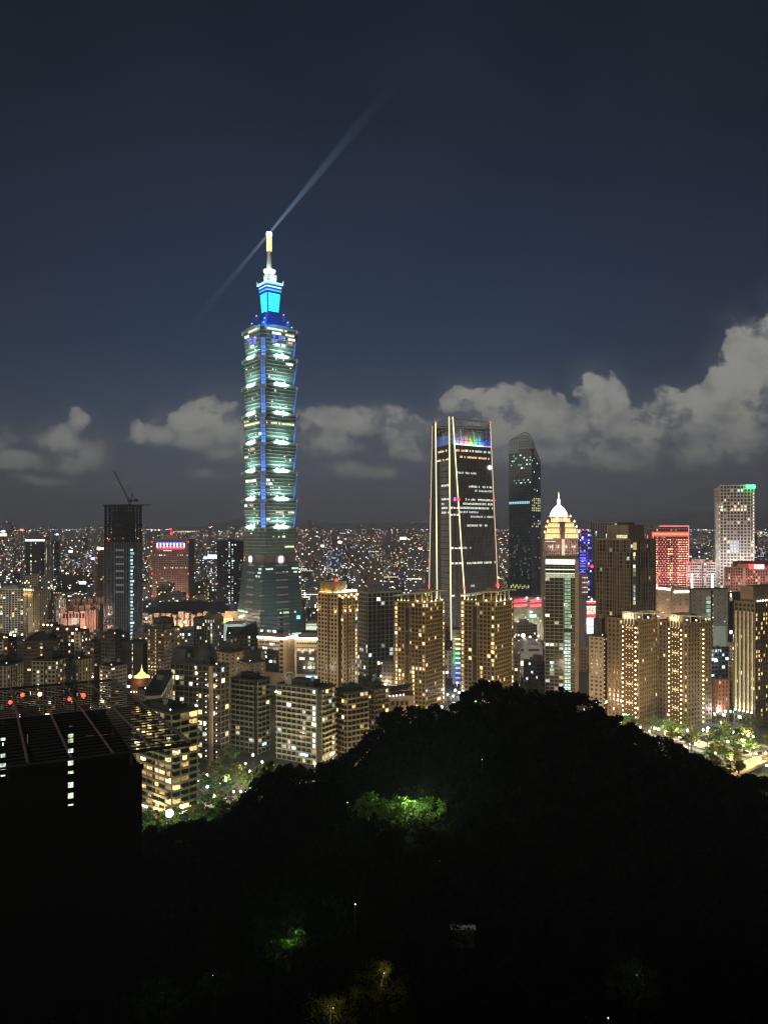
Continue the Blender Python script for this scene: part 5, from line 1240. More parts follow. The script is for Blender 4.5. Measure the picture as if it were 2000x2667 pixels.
# ---- plain blocks: (name, label, x0, xc, x1, ytop, Y, wall, bay, fl, pier, span, lit, kind, extra)
T = [
 ('hotel_building', 'white gridded slab with red lamps on its roof at the left picture edge', -14, -14, 62, 1536, 1030, WHITEW, 3.6, 3.0, .9, 1.0, .16, 'mix', dict(a=84, roof=[GLOW_O, 3])),
 ('residential_tower', 'narrow beige tower with glowing yellow crown corners', 62, 86, 124, 1541, 1010, BEIGE, 2.8, 3.1, 1.2, 1.2, .06, 'mix', dict(roof=[GLOW_Y, 4], flood=(1, .65, .25))),
 ('apartment_building', 'pale slab with white window strips left of the pink stepped mall', 148, 160, 172, 1562, 900, WHITEW, 4, 3.2, 1.6, 1.0, .3, 'white', {}),
 ('apartment_building', 'brown block with a pale window strip at the picture edge under orange roof lamps', -30, 22, 44, 1666, 680, REDB, 3.6, 3.2, 2.0, 1.4, .08, 'mix', dict(strip=(3, .55, .8), roof=[GLOW_O, 3])),
 ('apartment_building', 'dark brown low block with a row of green-yellow lit flats', 60, 62, 142, 1674, 660, DKBROWN, 3.2, 3.2, 1.0, 1.3, .14, 'gold', dict(a=75)),
 ('apartment_building', 'dark block with yellow lamps along its roof edge, behind the brick block with white strip', 110, 142, 166, 1634, 760, GREYW, 3.4, 3.2, .9, 1.2, .12, 'mix', dict(roof=[GLOW_Y, 3])),
 ('apartment_building', 'brick block with a broad white window strip below the pink stepped mall', 140, 213, 232, 1645, 690, mat('plum_brick', (.15, .085, .07), .85), 3.2, 3.2, .9, 1.3, .13, 'mix', dict(strip=(3, .76, .98), roof=[GLOW_Y, 3])),
 ('apartment_building', 'small pale apartment block at the left picture edge behind the steel pergola', -40, 20, 60, 1735, 560, CREAMW, 3.2, 3.1, 1.3, 1.5, .10, 'mix', dict(pent=(.4, .4, 6))),
 ('apartment_building', 'pale apartment block with many coloured window lights behind the pergola', 86, 146, 178, 1722, 560, CREAMW, 3.0, 3.1, 1.1, 1.4, .20, 'mix', dict(pent=(.35, .35, 7))),
 ('apartment_building', 'pale apartment block beside the one with coloured window lights, right of it', 179, 206, 238, 1720, 575, CREAMW, 3.2, 3.1, 1.3, 1.5, .10, 'mix', dict(pent=(.4, .4, 6))),
 ('apartment_building', 'slim dark brown block with orange lit flats between two roofs', 228, 246, 262, 1676, 640, DKBROWN, 3, 3.2, 1, 1.3, .08, 'warm', {}),
 ('apartment_building', 'dark brown gridded block at the foot of the unfinished dark tower', 262, 300, 336, 1655, 690, DKBROWN, 3.0, 3.2, 1.1, 1.3, .03, 'mix', dict(pent=(.5, .5, 4))),
 ('wrapped_building', 'low block wrapped in dark construction netting', 320, 372, 408, 1678, 660, mat('site_netting', (.075, .07, .062), .95), 1.6, 1.8, .3, .25, .0, 'mix', dict(pent=None, glass=mat('netting', (.05, .047, .042), .95))),
 ('apartment_building', 'low grey block with pale roof edge under the wrapped block', 262, 290, 330, 1738, 600, GREYW, 3.2, 3.1, 1.3, 1.4, .10, 'warm', dict(pent=(.3, .3, 3))),
 ('residential_tower', 'brown tower with a column of orange corner windows and stepped crown', 386, 428, 468, 1640, 640, mat('umber_tile', (.155, .125, .085), .85), 3.1, 3.1, 1.0, 1.3, .05, 'warm', dict(pent=(.62, .5, 9), colw=(3, .52), pot=True)),
 ('residential_tower', 'dark tower with a curved roof hump and warm lit flats', 506, 548, 582, 1614, 680, mat('slate_tile', (.14, .145, .13), .8), 3.0, 3.1, .8, 1.1, .18, 'mix', dict(hump=True, pent=None)),
 ('office_building', 'dark low office block with a black box on its roof', 583, 590, 672, 1656, 730, mat('taupe_panel', (.20, .165, .13), .85), 3.4, 3.6, 1.2, 1.6, .0, 'mix', dict(a=80, pent=None, box=True)),
 ('apartment_building', 'stepped beige apartment block with blank pale walls', 565, 600, 640, 1702, 600, mat('sand_render', (.33, .28, .22), .85), 5.0, 3.2, 3.0, 1.8, .04, 'mix', dict(pent=(.6, .6, 8))),
 ('apartment_building', 'beige apartment block with square roof turrets before the lit-roofline office', 626, 650, 690, 1728, 560, mat('sand_render', (.33, .28, .22), .85), 4.6, 3.2, 2.6, 1.8, .08, 'gold', dict(pent=(.7, .7, 9))),
 ('apartment_building', 'brown block with pale balcony stacks left of the tall lamp-dotted block', 400, 424, 452, 1782, 500, mat('dun_tile', (.20, .17, .13), .85), 3.0, 3.2, .9, 1.2, .14, 'mix', dict(balc=1, pent=(.5, .5, 3))),
 ('apartment_building', 'dark block with small lit windows behind the golden stupa roof', 360, 378, 408, 1800, 520, GREYW, 3, 3.2, 1.2, 1.4, .10, 'mix', dict(pent=None)),
 ('round_roof_building', 'small pale building with rounded corners and a dark roof', 375, 380, 420, 1812, 400, CREAMW, 9, 9, .4, 6, .0, 'mix', dict(a=80, pent=(.9, .9, 3), roofm=DARK)),
 ('apartment_building', 'grey slab with blank walls and dark glass front, behind the right lamp tower', 1795, 1800, 1893, 1536, 760, mat('slab_grey', (.34, .32, .29), .85), 7, 4.2, 5.2, 3.2, .04, 'green', dict(a=78, pent=None, capz=True, glow=True)),
 ('office_building', 'black glass office with thin lit floors beside the grey slab', 1893, 1898, 1946, 1545, 790, DKGREY, 3.8, 4.2, .2, .8, .12, 'white', dict(a=76, pent=None)),
 ('office_building', 'beige low office with bright white roof strips behind the tall brown slot tower', 1706, 1746, 1795, 1534, 860, mat('peach_stone', (.48, .37, .27), .85), 8, 5, 6.4, 4.2, .1, 'white', dict(pent=None, rstrip=True)),
 ('office_building', 'small white office with vertical white light bars left of the gridded tower', 1790, 1862, 1866, 1466, 1000, WHITEW, 3, 3.6, 1.1, 1.5, .10, 'cool', dict(bars=True, a=6, roof=[GLOW_R, 3])),
 ('office_building', 'pinkish office block with a red rooftop sign below the gridded tower', 1886, 1888, 2010, 1478, 960, PINKW, 3.2, 3.6, 1.2, 1.3, .22, 'warm', dict(a=84, redsign=True)),
 ('apartment_building', 'beige slatted block under the red and white screens', 1535, 1570, 1584, 1660, 600, mat('fawn_render', (.36, .30, .23), .85), 4, 3.3, 1.8, 1.7, .07, 'warm', dict(pent=(.6, .6, 14), edge=True)),
 ('office_building', 'slim grey tower with a blank top frame behind the slot tower', 1538, 1542, 1612, 1362, 1150, mat('cool_grey', (.30, .31, .33), .8), 4, 4, 1.4, 1.0, .03, 'cool', dict(a=80, pent=None)),
 ('office_building', 'blue and violet lit office right of the domed tower', 1504, 1508, 1540, 1390, 1060, mat('violet_panel', (.14, .13, .25), .7), 3, 3.6, .7, 1.3, .2, 'cool', dict(a=80, blueflood=True, roof=[GLOW_R, 1])),
 ('apartment_building', 'dark red tiled block between the lamp towers and the park', 1852, 1868, 1896, 1772, 560, REDB, 3.2, 3.2, 1.6, 1.3, .05, 'mix', dict(pent=None)),
 ('apartment_building', 'tan block squeezed left of the dark edge tower', 1897, 1906, 1920, 1724, 570, TAN, 3.2, 3.2, 1.2, 1.4, .12, 'warm', dict(pent=None)),
 ('office_building', 'blue glass office with cold lit floors and a white star lamp', 1846, 1850, 1896, 1690, 640, mat('bluegrey', (.16, .2, .24), .6), 3.2, 3.6, .4, 1.3, .35, 'cool', dict(a=78, pent=None, star=True)),
 ('office_building', 'black glass tower between the pink tower and the stacked skyscraper', 566, 600, 634, 1410, 1280, mat('ink_panel', (.045, .045, .06), .6), 3.6, 3.8, .3, 1.3, .03, 'cool', dict(pent=(.5, .5, 3))),
 ('office_building', 'dark glass tower with a white light bar along its roof, far left', 68, 108, 116, 1408, 1700, DKGREY, 3.6, 4, .4, 1.2, .03, 'mix', dict(barroof=True, a=10, pent=None)),
 ('apartment_building', 'grey tower with a blank tan flank right of the light bar tower', 118, 136, 156, 1410, 1900, GREYW, 3.6, 3.6, 1.2, 1.3, .03, 'mix', {}),
 ('office_building', 'slim dark tower with an orange lit cap left of the unfinished tower', 254, 256, 274, 1430, 1300, BROWN, 4, 3.8, .6, 1.8, .02, 'warm', dict(a=80, barroof=True)),
 ('apartment_building', 'tan slab with a blank end wall behind the pink mall', 246, 250, 256, 1470, 1320, TAN, 5, 3.6, 4, 2, .02, 'warm', dict(a=60, pent=None)),
 ('office_building', 'white office with small dark windows beside the rainbow light column', 1157, 1176, 1178, 1694, 730, WHITEW, 4, 4.2, 1.6, 2.0, .02, 'mix', dict(a=6, pent=None)),
 ('apartment_building', 'beige block with dark square windows right of the unfinished block', 1004, 1008, 1032, 1690, 720, PINKW, 4, 4.2, 2, 2.4, .05, 'white', dict(a=80, pent=None)),
]
BUILT = []
for row in T:
    name, label, x0, xc, x1, ytop, Y, wall, bay, fl, pier, span, lit, kind, ex = row
    pts = fp(x0, xc, x1, Y, a=ex.get('a'), depth=26, cap=60)
    def hook(t, fs, z0, z1, fh, nf, ex=ex, pts=pts, wall=wall, label=label):
        r = random.Random(hash_str(label)); cx_ = sum(p[0] for p in pts) / 4; cy_ = sum(p[1] for p in pts) / 4
        if 'roof' in ex:
            gm, n = ex['roof']
            for k in range(n):
                p = pts[3] if n > 1 else pts[0]; f = (k + .5) / n; a = [p[i] * (1 - f) + pts[0][i] * f for i in (0, 1)]
                place(bulb('roof_lamp', .45 + .0006 * a[1], gm), 'roof_lamp', t, (a[0], a[1] - .6, z1 + 2.2))
                if ex.get('flood'): point(t, (a[0], a[1] - 3, z1 - 4), 700, ex['flood'], .5)
        if 'strip' in ex:
            fi, a, b = ex['strip']; fc = fs[fi]; m = MB(); m.fbox(fc, fc['w'] * a, fc['w'] * b, .4, .62, z0, z1 - .5); m.build('white_wall', WHITEW, t)
            for j in range(nf): place(small('dark_window', 1.9, 1.7, .1, GLASS), 'dark_window', t, fpos(fc, fc['w'] * (a + b) / 2, .62, z0 + j * fh + 1), fc['rz'])
        if ex.get('colw'):
            fi, a = ex['colw']; fc = fs[fi]
            for j in range(nf): place(small('lit_window', 1.1, 1.7, .1, win_mats('warm')[1]), 'lit_window', t, fpos(fc, fc['w'] * a, .6, z0 + j * fh + 1), fc['rz'])
        if ex.get('pot'):
            m = MB(); m.box(cx_ - 7, cx_ + 7, cy_ - 7, cy_ + 7, z1, z1 + 4); m.box(cx_ - 4.5, cx_ + 4.5, cy_ - 5, cy_ + 5, z1 + 4, z1 + 8); m.build('stepped_crown', wall, t)
        if ex.get('hump'):
            m = MB(); fc = fs[0]; n = 10; hh = lambda f: z1 + .5 + 4.5 * math.sin(math.pi * f) ** .6 if 0 < f < 1 else z1 + .5
            for k in range(n): f0, f1 = k / n, (k + 1) / n; u0, u1 = fc['w'] * (.1 + .8 * f0), fc['w'] * (.1 + .8 * f1); q = lambda u, d, z: fpos(fc, u, d, z); m.hexa([q(u0, .8, z1), q(u1, .8, z1), q(u1, -9, z1), q(u0, -9, z1)], [q(u0, .8, hh(f0)), q(u1, .8, hh(f1)), q(u1, -9, hh(f1)), q(u0, -9, hh(f0))])
            m.build('curved_roof', wall, t)
        if ex.get('box'):
            fc = fs[0]; m = MB(); w_ = fc['w']; q = lambda u, d, z: fpos(fc, u, d, z)
            m.hexa([q(w_ * .42, -1, z1), q(w_ * .97, -1, z1), q(w_ * .97, -16, z1), q(w_ * .42, -16, z1)], [q(w_ * .42, -1, z1 + 5), q(w_ * .97, -1, z1 + 12), q(w_ * .97, -16, z1 + 12), q(w_ * .42, -16, z1 + 5)]); m.build('roof_box', DARK, t)
        if ex.get('capz'):
            m = MB(); m.prism(grow(pts, 1.2), z1 + .4, z1 + 1.4); m.build('roof_plate', DARK, t)
            for k in range(9):
                m = MB(); m.fbox(fs[0], fs[0]['w'] * .40, fs[0]['w'] * .52, .4, .6, z1 - 10 - k * 4.2, z1 - 7 - k * 4.2); m.build('lit_window', win_mats('green')[k % 2], t)
            m = MB(); m.fbox(fs[0], fs[0]['w'] * .6, fs[0]['w'] * .95, .4, 1.2, z0, 45); m.build('lit_base', emi('green_base', (.5, .8, .6), .12, vary=True), t)
        if ex.get('rstrip'):
            m = MB(); m.fbox(fs[3], 0, fs[3]['w'], .4, 1.0, z1 - 1.4, z1 + .6); m.build('roof_light_strip', GLOW_W, t)
            m = MB(); m.fbox(fs[0], fs[0]['w'] * .15, fs[0]['w'] * .95, .4, 1.0, z1 - 4.4, z1 - 2.4); m.build('roof_light_strip', GLOW_W, t)
            for k in range(4): point(t, fpos(fs[0] if k > 1 else fs[3], fs[0]['w'] * (.3 + .4 * (k % 2)), 14, z1 - 30), 3500, (1, .75, .5), 2)
        if ex.get('bars'):
            for u in (.12, .86): m = MB(); m.fbox(fs[3], fs[3]['w'] * u, fs[3]['w'] * u + 2, .5, 1.1, z0 + 20, z1 - 14); m.build('light_bar', emi('white_bar', (.85, .9, 1), 3, True), t)
            for k in range(3): point(t, fpos(fs[3], fs[3]['w'] * (k + .5) / 3, 16, z1 - 16), 3500, (1, .85, .85), 2)
        if ex.get('redsign'):
            fc = fs[0]; m = MB(); m.fbox(fc, fc['w'] * .18, fc['w'] * .95, -3, -.5, z1, z1 + 8); m.build('roof_structure', mat('maroon', (.12, .04, .05), .7), t)
            m = MB(); m.fbox(fc, fc['w'] * .60, fc['w'] * .82, -.4, .6, z1 - 2, z1 + 3.5); m.build('red_sign', emi('red_sign_w', (1, .25, .25), 4, True), t)
            m = MB(); m.fbox(fc, fc['w'] * .50, fc['w'] * .60, -.4, .9, z1 - 2, z1 + 4); m.build('red_sign_end', emi('red_sign_r', (1, .02, .02), 3, True), t)
            for k in range(9): place(bulb('red_lamp', .8, emi('red_small', (1, .1, .1), 2.4)), 'red_lamp', t, fpos(fc, fc['w'] * r.uniform(.02, .98), 1, r.uniform(z1 - 30, z1 - 4)))
            for k in range(4): point(t, fpos(fc, fc['w'] * (k + .5) / 4, 16, z1 - 16), 3500, (1, .5, .45), 2)
        if ex.get('edge'):
            for j in range(nf): place(bulb('edge_lamp', .35, emi('edge_lamp2', (1, .6, .4), 1.5)), 'edge_lamp', t, fpos(fs[0], fs[0]['w'] * .02, .9, z0 + (j + .5) * fh))
        if ex.get('blueflood'):
            for k in range(3): point(t, fpos(fs[0], fs[0]['w'] * .5, 8, z1 - 8 - 28 * k), 6000, (.15, .12, 1), 1)
            for k in range(8): m = MB(); m.fbox(fs[0], 0, fs[0]['w'] * .5, .6, .8, z1 - 26 - 4 * k, z1 - 24.5 - 4 * k); m.build('blue_light_line', emi('blue_line', (.12, .12, 1), .8), t)
        if ex.get('star'):
            place(bulb('white_lamp', 1.5, GLOW_C), 'white_lamp', t, fpos(fs[0], 2.5, 3, z1 - 9)); point(t, fpos(fs[0], 2.5, 5, z1 - 9), 1200, (.8, .95, 1), .6)
        if ex.get('barroof'):
            for fi in (3, 0):
                m = MB(); m.fbox(fs[fi], 0, fs[fi]['w'], .6, 1.6, z1 - 1, z1 + 2.4); m.build('roof_light_bar', emi('bar_' + label[:4], (1, .95, .85) if Y > 1500 else (1, .7, .4), 3.5, True), t)
    g = building(name, label, pts, 0, Z_(ytop, Y), wall, bay, fl, pier, span, .4, lit, kind, ex.get('cap', 55), ex.get('glass'), pent=ex.get('pent', (.5, .5, 4)), roofm=ex.get('roofm', ROOFM if Y < 800 else None),
                 balc=(wall, 1, 1.2, 1.1) if ex.get('balc') else None, hook=hook)
    BUILT.append(g)

# ---- nearer apartment blocks with balconies (centre-left)
def balcony_block(label, x0, xc, x1, ytop, Y, zb, wall, lit, kind, bay=3.6, fl=3.2, cols=None, a=None, out=1.3, hook2=None, pent=(.5, .5, 4), capw=80, every=1, lamps=None):
    pts = fp(x0, xc, x1, Y, a=a, depth=22)
    def hook(t, fs, z0, z1, fh, nf):
        if lamps:
            for fi, u, c in lamps:
                for j in range(1, nf - 1):
                    if (j * 7 + fi) % 5 == 4: continue
                    place(bulb('landing_lamp', .36, c), 'landing_lamp', t, fpos(fs[fi], fs[fi]['w'] * u, .8, z0 + (j + .6) * fh))
        if hook2: hook2(t, fs, z0, z1, fh, nf)
    return building('apartment_building', label, pts, zb, Z_(ytop, Y), wall, bay, fl, .45, .7, .3, lit, kind, capw, balc=(wall, every, out, 1.15), hook=hook, pent=pent, roofm=ROOFM)
def arch_top(t, fs, z0, z1, fh, nf):
    fc = fs[3]; m = MB(); n = 10; c = fpos(fc, fc['w'] * .22, -3, z1 + 1)
    for k in range(n):
        a0, a1 = math.pi * k / n, math.pi * (k + 1) / n
        m.bar((c[0] + 2.6 * math.cos(a0), c[1], c[2] + 4.5 + 2.6 * math.sin(a0)), (c[0] + 2.6 * math.cos(a1), c[1], c[2] + 4.5 + 2.6 * math.sin(a1)), .28, 5)
    for sx in (-2.6, 2.6): m.bar((c[0] + sx, c[1], z1), (c[0] + sx, c[1], z1 + 5.5), .28, 5)
    m.box(c[0] - 2.3, c[0] + 2.3, c[1] + .3, c[1] + .6, z1, z1 + 5); m.build('roof_arch', WHITEW, t)
def dark_slit(t, fs, z0, z1, fh, nf):
    m = MB(); m.fbox(fs[3], fs[3]['w'] * .93, fs[3]['w'] * .995, .3, 1.9, z0, z1); m.build('dark_recess', DARK, t); arch_top(t, fs, z0, z1, fh, nf)
lw = emi('landing_cool', (.9, .93, 1), 3.2, True); ly = emi('landing_warm', (1, .75, .5), 3.0, True)
def tall_fin(t, fs, z0, z1, fh, nf):
    m = MB(); fc = fs[3]; m.fbox(fc, fc['w'] * .80, fc['w'] * .86, .3, 2.0, z0, z1 + .5); m.build('stone_fin', mat('fin_tan', (.40, .28, .18), .8), t)
    m = MB(); m.fbox(fs[3], 0, fs[3]['w'] * .25, -14, -2, z1, z1 + 9); m.lathe(*fpos(fs[3], fs[3]['w'] * .55, -8, 0)[:2], [(7, z1), (7, z1 + 5), (5, z1 + 9), (2.5, z1 + 12), (.1, z1 + 13)], 12); m.build('dark_dome', DKGREY, t)
balcony_block('tall dark block with vertical runs of white landing lamps', 446, 576, 596, 1738, 455, 0, mat('olive_brown_tile', (.15, .125, .085), .85), .16, 'mix', 3.4, 3.2, lamps=[(3, .72, lw), (3, .93, ly), (3, .55, ly)], a=22, hook2=tall_fin, every=3)
balcony_block('pale block with rows of balconies and a dark vertical recess', 603, 672, 702, 1776, 480, 0, mat('pale_olive_tile', (.27, .26, .19), .85), .05, 'mix', 3.8, 3.2, a=30, hook2=dark_slit)
balcony_block('wide pale block with stacked balconies below the beige crown tower', 722, 838, 872, 1798, 455, 0, mat('pale_green_tile', (.30, .29, .21), .85), .07, 'mix', 3.6, 3.2, a=30, hook2=dark_slit)
balcony_block('tan block with barred balconies right of the wide balcony block', 868, 905, 958, 1808, 470, 0, mat('tan_tile', (.27, .23, .15), .85), .10, 'gold', 3.4, 3.2)
balcony_block('dim low block touching the hill trees, with yellow lit flats', 945, 975, 1012, 1798, 500, 0, mat('dim_tan_tile', (.20, .175, .12), .85), .13, 'gold', 3.2, 3.2)
balcony_block('curved cream block with wide lit balconies behind the steel pergola', 352, 448, 514, 1862, 362, 0, mat('cream_balcony_tile', (.40, .36, .24), .85), .42, 'gold', 5.2, 3.3, a=40, out=2.0, capw=90, pent=(.5, .5, 3))
balcony_block('narrow grey block with barred balconies seen over the pergola corner', 418, 442, 466, 1770, 520, 0, GREYW, .12, 'mix', 3.2, 3.2)

# ---- office with white lit roofline in two wings
def roofline_office():
    Y = 690; stone = mat('roofline_stone', (.46, .38, .27), .85)
    t = thing('office_building', 'beige office in two wings with a bright white roofline', 'building', (X_(750, Y), Y, 0))
    P1 = fp(672, 738, 772, Y, a=24); P2 = fp(768, 834, 834, Y - 6, a=8, depth=24)
    white = emi('roofline_white', (1, .90, .80), 4.2, True)
    for k, (pts, py_) in enumerate(((P1, 1664), (P2, 1662))):
        z1 = Z_(py_, Y)
        m = MB(); m.prism(pts, 0, z1); m.build('wall', stone, t); fs = faces_of(pts)
        m = MB(); fc = fs[3]; w_ = fc['w']; m.fbox(fc, w_ * .08, w_ * .84, .02, .3, 12, z1 - 10); m.build('glazing', GLASS, t)
        m = MB()
        for j in range(14): m.fbox(fc, w_ * .08, w_ * .84, .3, .45, 12 + j * 3.9, 12.5 + j * 3.9)
        m.build('glazing_bars', DKGREY, t)
        for fi in (3, 0):
            m = MB(); m.fbox(fs[fi], 0 if fi == 3 else .3, fs[fi]['w'] - (.3 if fi == 3 else 0), .3, 1.3, z1 - .6, z1 + 1.2); m.build('roof_light_strip', white, t)
            for q in range(5): point(t, fpos(fs[fi], fs[fi]['w'] * (q + .5) / 5, 3.0, z1 - 1.5), 260, (1, .78, .5), .5)
        for j in range(14):
            for u in (.90, .965) if k == 0 else (.9,):
                if j % 1 == 0: place(small('dark_window', 1.6, 2.2, .1, GLASS), 'dark_window', t, fpos(fc, w_ * u, .05, 12 + j * 3.9), fc['rz'])
        for i in range(8): place(small('dark_window', 1.7, 1.7, .1, GLASS), 'dark_window', t, fpos(fc, w_ * (.12 + .1 * i), .05, z1 - 5), fc['rz'])
        if k == 0:
            for j in range(13):
                for u in (.3, .6): place(small('dark_window', .8, 1.9, .1, mat('amber_slot', (.12, .08, .03), .6)), 'dark_window', t, fpos(fs[0], fs[0]['w'] * u, .05, 10 + j * 3.9), fs[0]['rz'])
        r = random.Random(k); ms = win_mats('cool' if k == 0 else 'green')
        for _ in range(26):
            j = r.choice((2, 3, 4, 5, 5, 6, 6, 9)) if k == 0 else r.choice((5, 5, 5, 1, 3)); u = r.uniform(.1, .78)
            place(small('lit_window', r.choice((1.6, 3)), 2.2, .1, r.choice(ms)), 'lit_window', t, fpos(fc, w_ * u, .32, 12.9 + j * 3.9), fc['rz'])
        m = MB(); m.prism(inset(pts, .6), z1, z1 + 5); m.build('penthouse', DKBROWN, t)
    m = MB(); fc = faces_of(P2)[3]; m.fbox(fc, fc['w'] * .45, fc['w'] * .92, .5, 1.0, 7, 10.5); m.build('blue_sign', emi('blue_sign_light', (.35, .65, 1), 1.6, True), t)
    for q in range(3): point(t, (X_(745 + 22 * q, Y - 18), Y - 18, 30), 2500, (1, .72, .42), 1)
roofline_office()

# ---- pink stepped mall, and the long museum-like hall
def pink_mall():
    Y = 900; t = thing('shopping_mall', 'pink stepped mall lit warm from below', 'building', (X_(220, Y + 20), Y + 20, 0))
    m = MB()
    for (a, b, top, d, dep) in ((163, 226, 1594, 0, 14), (174, 240, 1580, 14, 12), (184, 246, 1566, 26, 14), (226, 252, 1592, 8, 20), (240, 274, 1562, 30, 16), (243, 262, 1578, 20, 10)):
        for k in range(4):       # broken into bays with notches
            xa, xb = a + (b - a) * k / 4, a + (b - a) * (k + .78) / 4; m.box(X_(xa, Y + d), X_(xb, Y + d), Y + d, Y + d + 6, 0, Z_(top - (k % 2) * 2, Y))
        m.box(X_(a, Y + d), X_(b, Y + d), Y + d + 4, Y + d + dep, 0, Z_(top + 2, Y))
    m.build('wall', PINKW, t)
    for k in range(7):
        x = X_(168 + 8.4 * k, Y); q = MB(); q.box(x - 1, x + 1, Y - .4, Y - .05, Z_(1610, Y), Z_(1598, Y)); q.build('dark_window', DARK, t)
    q = MB(); q.box(X_(188, Y), X_(203, Y), Y - .6, Y - .1, Z_(1626, Y), Z_(1609, Y)); q.build('window_grid', emi('mall_window', (.5, .8, .8), .35, vary=True), t)
    for px_, py_, pw in ((170, 1640, 7000), (195, 1645, 7000), (222, 1636, 9000), (240, 1600, 4000), (180, 1600, 2500), (205, 1585, 2500), (225, 1585, 2500), (255, 1600, 5000)): point(t, (X_(px_, Y - 12), Y - 12, Z_(py_, Y)), pw, (1, .62, .45), 1)
    place(bulb('wall_lamp', 1.6, GLOW_O), 'wall_lamp', t, P(222, 1635, Y - 3)); place(bulb('wall_lamp', .8, GLOW_R), 'wall_lamp', t, P(163, 1600, Y - 3))
pink_mall()
def long_hall():
    Y = 1000; t = thing('exhibition_hall', 'long low pale stone hall with dark pitched roof and warm floodlights', 'building', (X_(500, Y + 30), Y + 30, 0))
    st = mat('hall_stone', (.52, .40, .30), .85); m = MB(); r = random.Random(3)
    m.box(X_(372, Y), X_(640, Y), Y + 6, Y + 60, 0, Z_(1602, Y))
    for k in range(17):
        a = 372 + k * 16; top = 1600 - r.choice((0, 4, 8)) - (4 if k % 3 == 0 else 0); m.box(X_(a, Y), X_(a + r.choice((9, 11, 13)), Y), Y - r.choice((0, 2, 4)), Y + 8, 0, Z_(top, Y))
    m.box(X_(590, Y), X_(636, Y), Y - 8, Y + 10, 0, Z_(1590, Y))
    m.build('wall', st, t)
    m = MB()
    for a, b, y0, yr in ((402, 600, 1594, 1573), (372, 430, 1604, 1588)):
        A = [(X_(a, Y), Y + 4), (X_(b, Y), Y + 4), (X_(b, Y + 60), Y + 58), (X_(a, Y + 60), Y + 58)]; z0, zr = Z_(y0, Y), Z_(yr, Y); c = [(x * .6 + (X_((a + b) / 2, Y)) * .4, Y + 31) for x, y in A]
        m.hexa([(x, y, z0) for x, y in A], [(A[0][0] + 16, Y + 28, zr), (A[1][0] - 16, Y + 28, zr), (A[2][0] - 16, Y + 34, zr), (A[3][0] + 16, Y + 34, zr)])
    m.build('roof', mat('hall_roof', (.06, .055, .065), .8), t)
    for k in range(22):
        q = MB(); x = 380 + k * 11.5; q.box(X_(x, Y), X_(x + 5, Y), Y - 8.6, Y - 8.1, Z_(1612, Y), Z_(1608, Y)); q.build('window', DARK, t)
    for px_, py_ in ((382, 1608), (406, 1612), (440, 1613), (460, 1613), (482, 1612), (500, 1602), (520, 1612), (470, 1632), (500, 1636), (545, 1600), (575, 1598), (600, 1602)):
        point(t, (X_(px_, Y - 20), Y - 20, Z_(py_, Y)), 4500, (1, .70, .45), 1)
    for px_, py_ in ((406, 1620), (439, 1618), (448, 1616), (482, 1620), (497, 1637), (382, 1610), (471, 1641)): place(bulb('hall_lamp', 1.3, GLOW_W), 'hall_lamp', t, P(px_, py_, Y - 12))
    q = MB(); q.box(X_(566, Y), X_(594, Y), Y - 14, Y - 9, Z_(1620, Y), Z_(1608, Y)); q.build('yellow_lit_window', emi('hall_yellow', (1, .62, .1), 2.2, True), t)
    q = MB(); q.box(X_(599, Y), X_(610, Y), Y - 14, Y - 9, Z_(1619, Y), Z_(1609, Y)); q.build('yellow_lit_window', emi('hall_yellow2', (1, .7, .2), 2.2, True), t)
    q = MB(); q.box(X_(480, Y), X_(600, Y), Y - 24, Y - 20, 0, Z_(1629, Y)); q.build('front_wing', st, t)
long_hall()

# ---- podium of teal glass at the stacked tower's foot, both sides
for (a, b, top, bot, lab) in ((583, 630, 1627, 1650, 'low teal glass podium left of the stacked skyscraper foot'), (797, 828, 1626, 1655, 'low bright teal glass podium right of the stacked skyscraper foot')):
    Y = 880; t = thing('podium_building', lab, 'building', (X_((a + b) / 2, Y), Y, 0)); m = MB(); m.box(X_(a, Y), X_(b, Y), Y, Y + 30, 0, Z_(top, Y)); m.build('glazing', emi('podium_glass_' + lab[:10], (.45, .8, .72), .30 if a < 700 else .7, vary=True), t)
    m = MB()
    for k in range(9): x = X_(a + (b - a) * k / 8, Y); m.box(x - .15, x + .15, Y - .4, Y - .01, 0, Z_(top, Y))
    m.box(X_(a, Y) - .3, X_(b, Y) + .3, Y - .5, Y + 30.3, Z_(top, Y) + .01, Z_(top, Y) + 1); m.build('frame', WHITEW, t)

